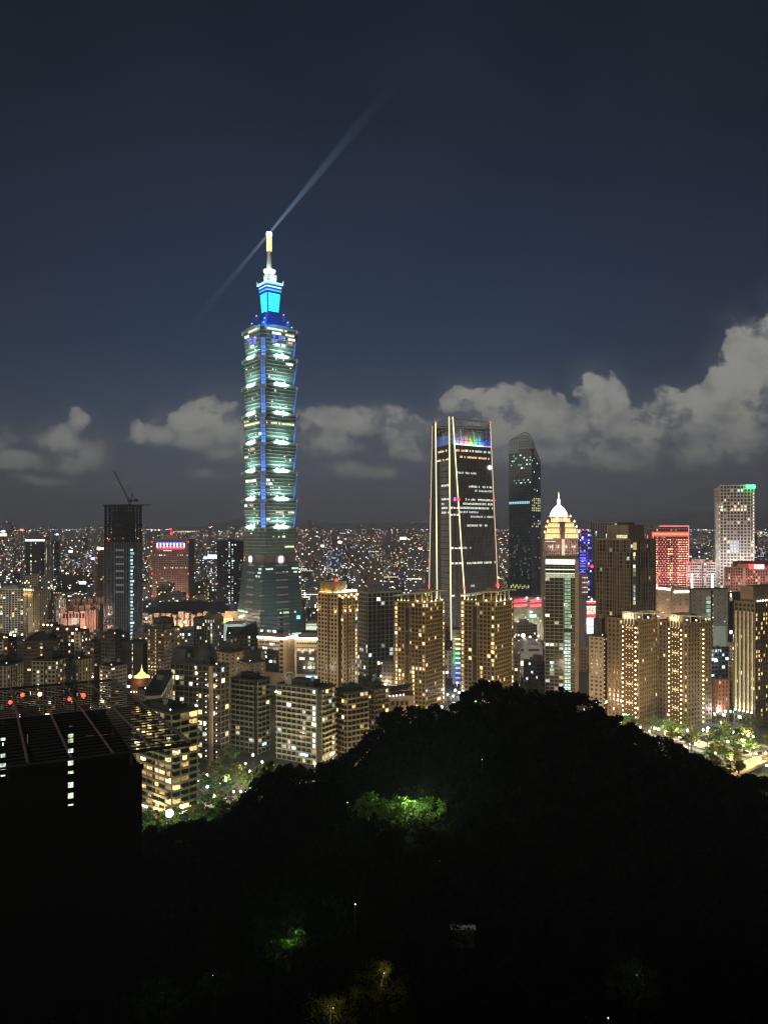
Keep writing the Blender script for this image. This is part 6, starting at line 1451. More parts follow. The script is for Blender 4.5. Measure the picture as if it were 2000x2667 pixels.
# ---- rainbow light column building
def rainbow():
    Y = 700; pts = fp(1178, 1203, 1203, Y, a=6, depth=20)
    t = thing('office_building', 'narrow building with stacked yellow, green and blue light bars', 'building', (X_(1190, Y + 10), Y + 10, 0)); z1 = Z_(1640, Y)
    m = MB(); m.prism(pts, 0, z1); m.build('wall', mat('rainbow_wall', (.30, .30, .28), .7), t); fs = faces_of(pts); fc = fs[3]
    m = MB(); m.fbox(fc, 0, fc['w'], .0, .5, z1, z1 + 2.5); m.build('roof', DARK, t)
    cs = [(1, .85, .3), (1, .85, .3), (.9, .9, .4), (.15, 1, .4), (.2, 1, .6), (.25, 1, .75), (.15, .3, 1), (.12, .25, 1), (.1, .15, 1), (.1, .12, 1)]
    for k, c in enumerate(cs):
        z = Z_(1664 + 12.6 * k, Y); m = MB(); m.fbox(fc, fc['w'] * .32, fc['w'] * .98, .5, 1.0, z - .55, z + .55); m.build('light_bar', emi('bar_c%d' % k, c, 2.6, True), t)
        point(t, fpos(fc, fc['w'] * .15, 1.8, z), 110, c, .4)
    m = MB()
    for j in range(22): m.fbox(fc, fc['w'] * .3, fc['w'], .02, .4, 3 + j * 3.9, 3.5 + j * 3.9)
    m.build('slab_edges', DKGREY, t)
rainbow()

# ---- buildings with red ring lines, vaulted roof hall, red/white screens
def red_rings():
    Y = 990; t = thing('department_store', 'pale store ringed by two thin red light lines behind the bridge roofs', 'building', (X_(1375, Y + 20), Y + 20, 0))
    m = MB(); m.box(X_(1318, Y), X_(1422, Y), Y, Y + 40, 0, Z_(1556, Y)); m.build('wall', mat('store_wall', (.34, .33, .30), .8), t)
    m = MB()
    for k in range(30): x = X_(1320 + 3.4 * k, Y); m.box(x - .3, x + .3, Y - .5, Y - .02, 0, Z_(1585, Y))
    m.build('wall_ribs', mat('store_ribs', (.42, .42, .34), .8), t)
    rd = emi('ring_red', (1, .04, .08), 3.2, True)
    for py_ in (1562, 1566, 1575, 1578):
        for a, b in ((1334, 1372), (1381, 1421)): strip(t, 'red_light_line', P(a, py_ + 2, Y - 2), P(b, py_ - 1, Y - 2), .45, rd)
    for px_, py_, c in ((1371, 1557, GLOW_C), (1400, 1558, GLOW_C), (1422, 1572, GLOW_R), (1382, 1594, GLOW_W), (1422, 1590, GLOW_W), (1421, 1625, GLOW_W)): place(bulb('store_lamp', 1.3, c), 'store_lamp', t, P(px_, py_, Y - 3))
    q = MB(); q.box(X_(1378, Y), X_(1396, Y), Y - 1.2, Y - .6, Z_(1608, Y), Z_(1600, Y)); q.build('cyan_screen', emi('cyan_screen', (.4, .8, .9), 1.1), t)
    for k in range(5): point(t, (X_(1335 + 20 * k, Y - 16), Y - 16, 10), 9000, (.9, 1, .65), 2)
    for k in range(14):
        q = MB(); x = 1326 + 6.6 * k; q.box(X_(x, Y), X_(x + 3.4, Y), Y - 1.0, Y - .6, Z_(1600 + (k * 7) % 33, Y), Z_(1597 + (k * 7) % 33, Y)); q.build('lit_window', win_mats('mix')[k % 9], t)
red_rings()
def vault_hall():
    Y = 800; t = thing('vaulted_hall', 'low hall with curved ribbed glass roof behind the dark hill', 'building', (X_(1380, Y), Y, 0))
    m = MB(); m.box(X_(1333, Y + 30), X_(1412, Y + 30), Y + 30, Y + 60, 0, Z_(1680, Y + 30)); m.build('back_block', mat('bluish_panel', (.42, .44, .52), .8), t)
    m = MB()
    for a, b in ((1340, 1364), (1376, 1404)): m.box(X_(a, Y + 29), X_(b, Y + 29), Y + 29.4, Y + 29.9, Z_(1696, Y + 30), Z_(1690, Y + 30))
    m.build('dark_window', DARK, t)
    gl = mat('vault_glass', (.28, .25, .14), .4); m = MB(); rb = MB(); n = 14
    cxv, r_ = X_(1392, Y), 19.0
    prof = [(cxv - 22 + 44 * k / n, 4 + 22 * math.sin(math.pi * (k / n) ** .8)) for k in range(n + 1)]
    for (xa, za), (xb, zb) in zip(prof, prof[1:]):
        m.hexa([(xa, Y - 5, za), (xb, Y - 5, zb), (xb, Y + 24, zb), (xa, Y + 24, za)], [(xa, Y - 5, za + .3), (xb, Y - 5, zb + .3), (xb, Y + 24, zb + .3), (xa, Y + 24, za + .3)])
        rb.bar((xa, Y - 5.2, za), (xb, Y - 5.2, zb), .3, 4)
    for k in range(0, n, 1): rb.bar((prof[k][0], Y - 5.3, prof[k][1] + .4), (prof[k][0], Y + 24, prof[k][1] + .4), .2, 4)
    m.build('glass_roof', gl, t); rb.build('roof_ribs', WHITEW, t)
    m = MB(); m.box(prof[0][0], prof[-1][0], Y - 3, Y - 2.5, 0, 5); m.build('lit_front', emi('vault_front', (1, .82, .5), 1.0, True, vary=True), t)
    for k in range(5): point(t, (cxv - 20 + 10 * k, Y - 10, 6), 2600, (1, .85, .5), 1)
    point(t, (X_(1345, Y), Y - 5, 40), 4500, (.55, .55, 1), 2)
    for px_, py_, r in ((1362, 1655, 3), (1380, 1660, 2.2), (1350, 1654, 1.4), (1402, 1656, 1.4), (1340, 1658, 1.0), (1392, 1650, 1.0)): place(bulb('plaza_lamp', r * .7, GLOW_W), 'plaza_lamp', t, P(px_, py_, Y + 25))
    for px_, py_, r in ((1398, 1755, 2.6), (1408, 1758, 2.2), (1338, 1748, 1.0), (1380, 1735, .9)): place(bulb('plaza_lamp', r * .7, GLOW_W), 'plaza_lamp', t, P(px_, py_, Y - 24))
vault_hall()
def screens():
    Y = 800; t = thing('shopping_building', 'store front of stacked red bands and white glowing screens between two towers', 'building', (X_(1541, Y + 10), Y + 10, 0))
    m = MB(); m.box(X_(1526, Y), X_(1556, Y), Y, Y + 20, 0, Z_(1560, Y)); m.box(X_(1528, Y), X_(1544, Y), Y + 21, Y + 40, 0, Z_(1500, Y)); m.build('wall', mat('screen_wall', (.25, .2, .22), .8), t)
    for (p0, p1, c, s, nm_) in ((1567, 1572, (1, .02, .04), 1.6, 'red_band'), (1566, 1567.5, (1, .85, .9), 3, 'white_line'), (1579, 1581, (1, .8, .8), 3, 'white_line'), (1602, 1607, (1, .02, .03), 1.2, 'red_band'), (1609, 1630, (.95, .95, 1), 2.6, 'white_screen'), (1632, 1650, (.75, .88, 1), 1.5, 'white_screen'), (1583, 1600, (1, .8, .65), .9, 'shop_front')):
        q = MB(); q.box(X_(1527, Y), X_(1555, Y), Y - .8, Y - .1, Z_(p1, Y), Z_(p0, Y)); q.build(nm_, emi(nm_ + '%d' % p0, c, s, True, vary=(p1 - p0 > 10)), t)
    place(bulb('store_lamp', 1.6, GLOW_R), 'store_lamp', t, P(1541, 1475, Y + 20)); place(bulb('store_lamp', .9, GLOW_C), 'store_lamp', t, P(1540, 1561, Y - 1))
    for k in range(16):
        q = MB(); x = 1529 + (k % 4) * 4; y_ = 1506 + (k // 4) * 13; q.box(X_(x, Y), X_(x + 2, Y), Y + 20.2, Y + 20.6, Z_(y_ + 3, Y), Z_(y_, Y)); q.build('lit_window', emi('scr_warm', (1, .6, .5), 1.2, vary=True), t)
screens()

# ---- golden stupa roof, low roof with white lamps
def stupa():
    Y = 560; b = P(370, 1790, Y); t = thing('golden_stupa', 'small floodlit golden roof with a spire on a low building', 'temple', (b.x, b.y, 0))
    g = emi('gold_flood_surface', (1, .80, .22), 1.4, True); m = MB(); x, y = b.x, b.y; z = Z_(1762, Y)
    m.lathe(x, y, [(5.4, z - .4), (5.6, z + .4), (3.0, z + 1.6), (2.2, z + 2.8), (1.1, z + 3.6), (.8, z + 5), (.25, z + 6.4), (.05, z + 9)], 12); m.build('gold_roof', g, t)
    m = MB(); m.box(x - 6, x + 5, y - 5, y + 8, 0, z - .4); m.build('wall', REDB, t)
    m = MB()
    for k in range(6): m.ball((x - 6 + 2.2 * k, y - 5.5, z - 10), .5, 6, 4)
    m.build('eave_lamps', GLOW_Y, t)
    place(bulb('flood_lamp', 1.3, GLOW_W), 'flood_lamp', t, (x - 7.5, y - 3, z + .6)); place(bulb('flood_lamp', .7, GLOW_Y), 'flood_lamp', t, (x + 6, y - 3, z + .4)); point(t, (x, y - 8, z - 3), 500, (1, .8, .4), .5)
    place(bulb('flood_lamp', .7, GLOW_C), 'flood_lamp', t, P(296, 1768, Y)) if False else None
stupa()
def low_roof():
    Y = 520; t = thing('low_building', 'low long building with four white lamps under its roof edge', 'building', (X_(1040, Y + 8), Y + 8, 0))
    m = MB(); m.box(X_(1004, Y), X_(1078, Y), Y, Y + 16, 0, Z_(1812, Y)); m.build('wall', mat('low_wall', (.30, .22, .18), .85), t)
    q = MB(); z = Z_(1806, Y); q.hexa([(X_(1002, Y), Y - 2, z), (X_(1060, Y), Y - 2, z + 3), (X_(1080, Y), Y + 17, z + 3), (X_(1002, Y), Y + 17, z)], [(X_(1002, Y), Y - 2, z + .8), (X_(1060, Y), Y - 2, z + 3.8), (X_(1080, Y), Y + 17, z + 3.8), (X_(1002, Y), Y + 17, z + .8)]); q.build('roof', ROOFM, t)
    for k in range(5): place(bulb('eave_lamp', .5, GLOW_W), 'eave_lamp', t, P(1015 + 9 * k, 1813 - k, Y - 1)); point(t, P(1015 + 9 * k, 1815 - k, Y - 4), 90, (1, .85, .75), .3)
    for k in range(4): q = MB(); q.box(X_(1020 + 12 * k, Y), X_(1026 + 12 * k, Y), Y - .3, Y - .05, Z_(1836, Y), Z_(1826, Y)); q.build('window', GLASS, t)
low_roof()
# =====================================================================  GROUND, HILL, ROADS
import numpy as np
def sheet(name, m, pts, z=0.0, kind='structure'):
    b = MB(); i = len(b.v); b.v = [(x, y, z) for x, y in pts]; b.f = [tuple(range(len(pts)))]
    return tag(b.build(name, m), kind=kind)
ASPH = mat('asphalt', (.055, .055, .055), .85, var=.3, scale=.02)
sheet('ground', mat('city_ground', (.045, .045, .042), .95, var=.5, scale=.01), [(-13400, -290), (13400, -290), (13400, 21900), (-13400, 21900)])
SIL = [(-900, 2150), (-300, 2150), (0, 2150), (370, 2152), (430, 2146), (480, 2136), (560, 2124), (610, 2104), (640, 2058), (665, 2020), (700, 2000), (760, 1978), (800, 1985), (850, 1972), (900, 1955), (940, 1925), (965, 1885), (1000, 1850), (1040, 1832),
       (1092, 1824), (1150, 1822), (1175, 1838), (1190, 1815), (1204, 1786), (1235, 1772), (1265, 1758), (1300, 1768), (1350, 1769), (1380, 1786), (1436, 1789), (1465, 1777), (1505, 1797), (1535, 1805), (1560, 1835), (1600, 1848), (1650, 1882), (1700, 1905),
       (1750, 1922), (1800, 1950), (1850, 1985), (1900, 2008), (1950, 2014), (2000, 2014), (2100, 2020), (2600, 2090), (3400, 2160)]
YR = 270.0; CAN = 8.0
def crest(X):
    px_ = 1000 + X / YR * F
    for (a, b), (c, d) in zip(SIL, SIL[1:]):
        if a <= px_ <= c: return Z_(b + (d - b) * (px_ - a) / (c - a), YR) - CAN
    return Z_(2150, YR) - CAN
def H(X, Y):
    c = crest(X)
    if Y >= YR:
        s_ = .33 + .27 * min(1, max(0, (X + 60) / 60)); return c - (Y - YR) * s_ - ((Y - YR) * .02) ** 2
    K = [(-60, 137), (-3, 136.6), (3, 136.5), (14, 128), (35, 104), (70, 79), (110, 62), (160, min(58, c - 4)), (215, 58 * .35 + .65 * min(c, 66)), (270, c)]
    for (a, za), (b, zb) in zip(K, K[1:]):
        if a <= Y <= b:
            t = (Y - a) / (b - a); t2 = t * t * (3 - 2 * t) if Y > 14 else t
            return za + (zb - za) * (t * .5 + t2 * .5)
    return 137.0
def terrain():
    xs = np.arange(-620, 621, 10.0); ys = np.concatenate([np.arange(-60, 14, 6.0), np.arange(14, 440, 8.0)])
    v = []; f = []
    for y in ys:
        for x in xs: v.append((x, y, max(-4, H(x, y)) + 1.2 * mnoise.noise((x * .06, y * .06, 0)) * (1 if y > 14 else 0)))
    nx = len(xs)
    for j in range(len(ys) - 1):
        for i in range(nx - 1): k = j * nx + i; f.append((k, k + 1, k + nx + 1, k + nx))
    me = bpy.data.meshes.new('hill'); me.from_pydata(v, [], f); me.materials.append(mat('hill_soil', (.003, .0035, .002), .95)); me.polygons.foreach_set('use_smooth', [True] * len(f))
    o = bpy.data.objects.new('hill', me); col.objects.link(o); tag(o, kind='structure')
terrain()
def hit(px_, py_, extra=CAN):
    for k in range(104, 900):
        Y = k * .5
        p = P(px_, py_, Y)
        if p.z < H(p.x, Y) + extra: return p
    return P(px_, py_, 280)

# ---- leaf material and masses of leaves
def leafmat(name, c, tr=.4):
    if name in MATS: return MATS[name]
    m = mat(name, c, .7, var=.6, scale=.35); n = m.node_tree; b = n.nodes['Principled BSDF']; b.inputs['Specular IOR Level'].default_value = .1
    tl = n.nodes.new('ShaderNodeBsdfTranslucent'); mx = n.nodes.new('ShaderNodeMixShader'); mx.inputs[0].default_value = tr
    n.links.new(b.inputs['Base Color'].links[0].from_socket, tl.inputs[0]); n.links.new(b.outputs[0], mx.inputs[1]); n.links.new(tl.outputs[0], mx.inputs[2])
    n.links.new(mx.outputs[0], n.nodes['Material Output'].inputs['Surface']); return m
def leaves_mesh(name, centres, radii, per, size, seed=1, flat=.75, keep=None):
    r = np.random.default_rng(seed); n = len(centres); C = np.repeat(np.array(centres), per, 0); Rr = np.repeat(np.array(radii), per)
    d = r.normal(size=(n * per, 3)); d /= np.linalg.norm(d, axis=1)[:, None]; rad = Rr * (r.random(n * per) ** .45); P_ = C + d * rad[:, None] * np.array([1, 1, flat])
    S = np.repeat(np.array(size) if np.ndim(size) else np.full(n, size), per) * (.6 + .8 * r.random(n * per))
    a = r.normal(size=(n * per, 3)); a /= np.linalg.norm(a, axis=1)[:, None]; b = np.cross(a, r.normal(size=(n * per, 3))); b /= np.linalg.norm(b, axis=1)[:, None]
    a *= S[:, None]; b *= S[:, None] * .55
    V = np.stack([P_ - a, P_ + b * .9 - a * .1, P_ + a, P_ - b * .9 + a * .1], 1).reshape(-1, 3)
    me = bpy.data.meshes.new(name); nq = n * per
    me.vertices.add(nq * 4); me.vertices.foreach_set('co', V.astype(np.float32).ravel()); me.loops.add(nq * 4); me.loops.foreach_set('vertex_index', np.arange(nq * 4, dtype=np.int32))
    me.polygons.add(nq); me.polygons.foreach_set('loop_start', np.arange(0, nq * 4, 4, dtype=np.int32)); me.polygons.foreach_set('loop_total', np.full(nq, 4, dtype=np.int32)); me.update(calc_edges=True)
    return me
def forest():
    r = random.Random(11); cs = []; rs_ = []; sz = []
    def add(x, y, zt, rad):
        cs.append((x, y, zt)); rs_.append(rad); sz.append(.16 + .0017 * y)
    for _ in range(2300):
        y = 44 + 241 * r.random() ** .8; u = r.uniform(-260, 2260); x = X_(u, y)
        h = H(x, y); top = CAN * .62 + 2.2 * mnoise.noise((x * .09, y * .09, 3)) * (1 if y < 230 else .3)
        rad = r.uniform(1.8, 3.6) * (.6 + y / 500); add(x, y, h + top - rad * .4, rad)
    # crest silhouette
    for k in range(620):
        y = YR + r.uniform(-16, 8); u = r.uniform(-60, 2120); x = X_(u, y); rad = r.uniform(1.1, 2.6); h = H(x, y)
        add(x, y, h + CAN - rad * .9 - r.random() ** 2 * 3, rad)
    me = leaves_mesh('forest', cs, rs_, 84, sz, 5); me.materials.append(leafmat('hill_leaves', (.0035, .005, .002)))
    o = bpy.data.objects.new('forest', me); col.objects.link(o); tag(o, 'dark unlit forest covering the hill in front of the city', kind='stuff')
forest()

# ---- trees
BARK = mat('bark', (.07, .05, .035), .9)
LEAF = [leafmat('leaves_green', (.070, .125, .030)), leafmat('leaves_dark', (.028, .048, .018)), leafmat('leaves_olive', (.10, .11, .028))]
def make_tree(h, r_, leaf, seed, label, n=26, per=46, size=.42, name='tree', loc=(0, 0, 0), group=None):
    r = random.Random(seed); t = thing(name, label, 'tree', loc, group)
    m = MB(); x, y, z = loc; th = h * .5
    m.bar((x, y, z - .5), (x, y, z + th), h * .028, 7, h * .016); tips = []
    for k in range(6):
        a = k * 1.05 + r.random(); zz = z + th * r.uniform(.55, 1); l = r_ * r.uniform(.5, .8); e = (x + l * math.cos(a), y + l * math.sin(a), zz + h * r.uniform(.15, .35)); m.bar((x, y, zz), e, h * .012, 5, h * .004)
        for q in range(2): a2 = a + r.uniform(-.8, .8); m.bar(e, (e[0] + .4 * r_ * math.cos(a2), e[1] + .4 * r_ * math.sin(a2), e[2] + h * .1), h * .004, 4, h * .002)
    m.build('trunk', BARK, t)
    cs = []; rr = []
    for k in range(n):
        a = r.uniform(0, 6.283); q = r.random() ** .6; v = r.uniform(-.75, 1); rad = r_ * math.sqrt(max(.05, 1 - v * v)) * q
        cs.append((rad * math.cos(a), rad * math.sin(a), h * .66 + v * h * .27)); rr.append(r_ * r.uniform(.16, .34))
    me = leaves_mesh('crown', cs, rr, per, size, seed); me.materials.append(leaf)
    c = bpy.data.objects.new('crown', me); col.objects.link(c); c.parent = t
    return t
PROTO = []; PT = []
def put_tree(k, loc, label, group, s=1.0):
    """first use builds the tree, later ones copy it"""
    r = random.Random(int(loc[0] * 7 + loc[1]))
    if k not in dict(PT):
        t = make_tree((11, 9, 12, 8)[k], (4.2, 4.0, 3.6, 3.4)[k], LEAF[k % 3], 20 + k, label, group=group); PT.append((k, t))
        t.location = loc; t.rotation_euler = (0, 0, r.uniform(0, 6)); t.scale = (s, s, s); return t
    return copy_tree(dict(PT)[k], loc, r.uniform(0, 6), label, (s * r.uniform(.85, 1.15), s * r.uniform(.85, 1.15), s * r.uniform(.85, 1.2)))
rt = random.Random(31)
def scatter(n, x0, x1, y0, y1, label, group, s=1.0, kinds=(0, 1, 2, 3), top=9.0, maxY=None):
    for _ in range(n):
        px_, py_ = rt.uniform(x0, x1), rt.uniform(y0, y1); Y = (CZ - top * s) * F / (py_ - HZ); x = X_(px_, Y)
        z = max(0, H(x, Y)) if Y < 430 else 0
        put_tree(rt.choice(kinds), (x, Y, z), label, group, s * rt.uniform(.85, 1.2))
def back_slope(n, x0, x1, y0, y1, Ya, Yb, label, group, top=9.5, s=1.0):
    k = 0
    for _ in range(4000):
        if k >= n: break
        Y = rt.uniform(Ya, Yb); px_ = rt.uniform(x0, x1); x = X_(px_, Y); z = max(0, H(x, Y)); py_ = HZ + (CZ - z - top) * F / Y
        if y0 <= py_ <= y1 and not (px_ < 520 and Y > 352): put_tree(rt.choice((0, 1, 2, 3)), (x, Y, z - .5), label, group, s * rt.uniform(.85, 1.2)); k += 1
back_slope(24, 378, 522, 2035, 2125, 308, 352, 'bright green tree around the floodlight mast', 'trees around the floodlight mast', 11)
back_slope(60, 500, 735, 1990, 2118, 285, 440, 'street tree with lamp-lit green crown below the apartment blocks', 'lamp-lit trees below the apartment blocks')
scatter(7, 560, 640, 1960, 2000, 'small tree between the balcony blocks', 'trees between the balcony blocks', .8)
scatter(9, 688, 742, 1792, 1830, 'yellow-green lit tree in the gap beside the lit-roofline office', 'trees beside the lit-roofline office', .9)
scatter(12, 928, 1030, 1752, 1800, 'tree at the foot of the unfinished block', 'trees at the foot of the unfinished block', 1.0)
scatter(10, 1338, 1416, 1745, 1790, 'tree before the vaulted hall', 'trees before the vaulted hall', 1.0)
scatter(46, 1600, 2005, 1862, 1925, 'dark park tree below the lamp towers', 'park trees below the lamp towers')
scatter(12, 1850, 2010, 1905, 1945, 'park tree beside the curving road', 'park trees beside the road')
scatter(20, 1770, 1925, 1962, 2008, 'tree with yellow-green lit crown in front of the road', 'lit trees before the road', .9, (0, 2))
scatter(34, 130, 300, 1505, 1560, 'distant dark tree in the park behind the pink mall', 'distant park trees', 1.7, (1, 3), 12)

# ---- roads, pavements and elevated ramp
def ribbon(name, pts, wid, z, m, kerb=None, lines=True):
    """pts: picture points on the ground"""
    w_ = [P(a, b, GY(b)) for a, b in pts]; L = []; Rr = []
    for i, p in enumerate(w_):
        d = (w_[min(i + 1, len(w_) - 1)] - w_[max(0, i - 1)]); d.z = 0; d.normalize(); n = Vector((d.y, -d.x, 0)); L.append(p - n * wid / 2); Rr.append(p + n * wid / 2)
    m_ = MB()
    for a, b, c, d in zip(L, Rr, Rr[1:], L[1:]): m_.quad((a.x, a.y, z), (b.x, b.y, z), (c.x, c.y, z), (d.x, d.y, z))
    tag(m_.build(name, m), kind='structure')
    if lines:
        q = MB()
        for i in range(len(w_) - 1):
            for k in range(4):
                a, b = w_[i].lerp(w_[i + 1], k / 4), w_[i].lerp(w_[i + 1], k / 4 + .14); d = (b - a).normalized(); n = Vector((d.y, -d.x, 0)) * .12
                q.quad((a.x - n.x, a.y - n.y, z + .008), (a.x + n.x, a.y + n.y, z + .008), (b.x + n.x, b.y + n.y, z + .008), (b.x - n.x, b.y - n.y, z + .008))
        tag(q.build('road_markings', mat('road_paint', (.7, .7, .65), .7)), kind='structure')
    return w_
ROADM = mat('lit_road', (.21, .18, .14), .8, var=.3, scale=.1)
ribbon('road', [(1600, 1868), (1660, 1885), (1720, 1903), (1780, 1925), (1850, 1945), (1930, 1960), (2040, 1975)], 15, .02, ROADM)
ribbon('road', [(1700, 1880), (1790, 1905), (1880, 1925), (1960, 1938), (2050, 1950)], 9, .024, ROADM)
ribbon('pavement', [(1560, 1872), (1640, 1893), (1700, 1915), (1760, 1940), (1830, 1958)], 5, .12, mat('paving', (.22, .2, .17), .85), lines=False)
ribbon('road', [(380, 2120), (480, 2112), (560, 2092), (640, 2075), (720, 2040)], 10, .02, ROADM)
for k, (xa, xb, Yr_) in enumerate(((300, 460, 620), (430, 480, 760), (660, 860, 640), (900, 1100, 660), (1330, 1440, 720), (0, 300, 980), (300, 640, 960), (1150, 1210, 640))):
    sheet('road', ROADM, [(X_(xa, Yr_), Yr_ - 9), (X_(xb, Yr_), Yr_ - 9), (X_(xb, Yr_), Yr_ + 9), (X_(xa, Yr_), Yr_ + 9)], .02 + .004 * k)
def ramp():
    pts = [(1890, 2030, 432), (1915, 2010, 438), (1945, 1994, 446), (1975, 1983, 453), (2010, 1973, 460), (2060, 1962, 468)]
    w_ = [P(a, b, y) for a, b, y in pts]; t = thing('road_ramp', 'curved elevated road ramp at the lower right picture edge', 'road ramp', (w_[2].x, w_[2].y, 0))
    m = MB(); e = MB(); c_ = MB()
    for a, b in zip(w_, w_[1:]):
        d = (b - a); d.z = 0; d.normalize(); n = Vector((d.y, -d.x, 0))
        lo = [a + n * 4, b + n * 4, b - n * 4, a - n * 4]; m.hexa([v - Vector((0, 0, 1.2)) for v in lo], lo)
        for s in (-1, 1):
            q0, q1 = a + n * 4 * s, b + n * 4 * s; k = n * .2; lo = [q0 + k, q1 + k, q1 - k, q0 - k]; e.hexa(lo, [v + Vector((0, 0, 1)) for v in lo])
        c_.bar((a.x, a.y, 0), (a.x, a.y, a.z - 1.2), .8, 8)
    m.build('deck', ROADM, t); e.build('parapet', CREAMW, t); c_.build('column', GREYW, t)
ramp()

# ---- street lamps
def lamp_things():
    pole = mat('lamp_pole', (.12, .12, .12), .6, .4)
    specs = []   # (picture x, picture y of the lamp, height, colour, power, radius)
    W_, Yl, G_, B_ = (1, .86, .58), (1, .68, .30), (.75, 1, .5), (.8, .9, 1)
    for a in [(1588, 1872, W_), (1613, 1880, W_), (1631, 1890, W_), (1665, 1893, W_), (1702, 1896, W_), (1712, 1898, W_), (1745, 1902, B_), (1729, 1911, W_), (1760, 1890, W_), (1787, 1902, W_), (1809, 1924, B_), (1808, 1936, W_),
              (1892, 1930, W_), (1908, 1908, G_), (1920, 1907, W_), (1931, 1910, W_), (1944, 1914, W_), (1958, 1917, W_), (1866, 1853, B_), (1886, 1852, G_), (1672, 1916, W_), (1840, 1895, G_), (1875, 1880, G_), (1933, 1940, G_), (1828, 1900, Yl), (1960, 1945, Yl), (1990, 1960, Yl), (1860, 1960, Yl), (1900, 1975, Yl), (1975, 1975, G_), (1950, 1962, Yl), (1992, 1992, Yl),
              (660, 1965, W_), (684, 1983, W_), (712, 1992, W_), (592, 2018, W_), (652, 2007, B_), (590, 2031, W_), (542, 2047, B_), (516, 2032, G_), (628, 2059, W_), (643, 2060, B_), (653, 2048, G_), (405, 2104, Yl), (473, 2099, Yl), (610, 2060, W_), (500, 2070, G_), (560, 2075, G_),
              (470, 1697, B_), (486, 1690, B_), (498, 1692, B_), (504, 1699, B_), (541, 1703, B_), (549, 1705, B_), (556, 1706, B_), (478, 1702, W_), (492, 1700, W_), (83, 1664, B_), (53, 1670, W_), (40, 1655, W_), (30, 1652, W_), (60, 1653, W_), (295, 1768, B_), (700, 1790, B_), (720, 1802, W_), (736, 1800, Yl), (931, 1730, W_),
              (983, 1777, W_), (1003, 1782, W_), (992, 1760, W_), (1185, 1797, B_), (1195, 1803, B_), (1180, 1812, B_), (1165, 1808, B_), (1150, 1840, W_), (1690, 1620, B_), (1712, 1660, B_), (1712, 1700, B_), (455, 1650, W_), (450, 1660, W_), (463, 1672, B_)]:
        specs.append(a)
    protos = {}
    for i, (px_, py_, c) in enumerate(specs):
        h = 8.0; Y = (CZ - h) * F / (py_ - HZ); Y = min(Y, 1000)
        p = P(px_, py_, Y); g = H(p.x, Y) if Y < 430 else 0; g = max(0, g)
        if p.z - g < 3: g = p.z - 5
        hh = p.z - g
        t = thing('street_lamp', 'added street lamp giving the facades warm light', 'street lamp', (p.x, p.y, g), 'lit street lamps')
        m = MB(); m.bar((p.x, p.y, g), (p.x, p.y, p.z + .2), .1, 5, .07); m.bar((p.x, p.y, p.z + .2), (p.x, p.y - 1.2, p.z + .35), .06, 4); m.build('pole', pole, t)
        r_ = (.5 + .3 * rt.random()) * Y / 480
        place(bulb('lamp_head', r_, emi('lampc_%d_%d' % (c[0] * 99, c[2] * 99), c, 9, True)), 'lamp_head', t, (p.x, p.y - 1.2, p.z))
        if i % 2 == 0 or Y < 520: point(t, (p.x, p.y - 1.6, p.z + 1.2), (10000 if px_ > 1500 else 6000 if px_ < 760 else 3600) * (Y / 480), c, .4)
    # the big bright floodlight by the dark building
    Y = 300; p = P(443, 2117, Y); gz = H(p.x, Y); t = thing('floodlight_mast', 'very bright white-green floodlight beside the dark building', 'floodlight', (p.x, p.y, gz))
    m = MB(); m.bar((p.x, p.y, gz), (p.x, p.y, p.z), .15, 6, .1); m.build('pole', pole, t)
    place(bulb('lamp_head', 1.5, emi('flood_head', (.93, 1, .72), 25, True)), 'lamp_head', t, (p.x, p.y - .5, p.z)); point(t, (p.x, p.y + 3, p.z + 2.5), 20000, (.85, 1, .55), .6); point(t, (p.x, p.y - 2.6, p.z + 1), 8000, (.85, 1, .6), .6)
    return t
lamp_things()
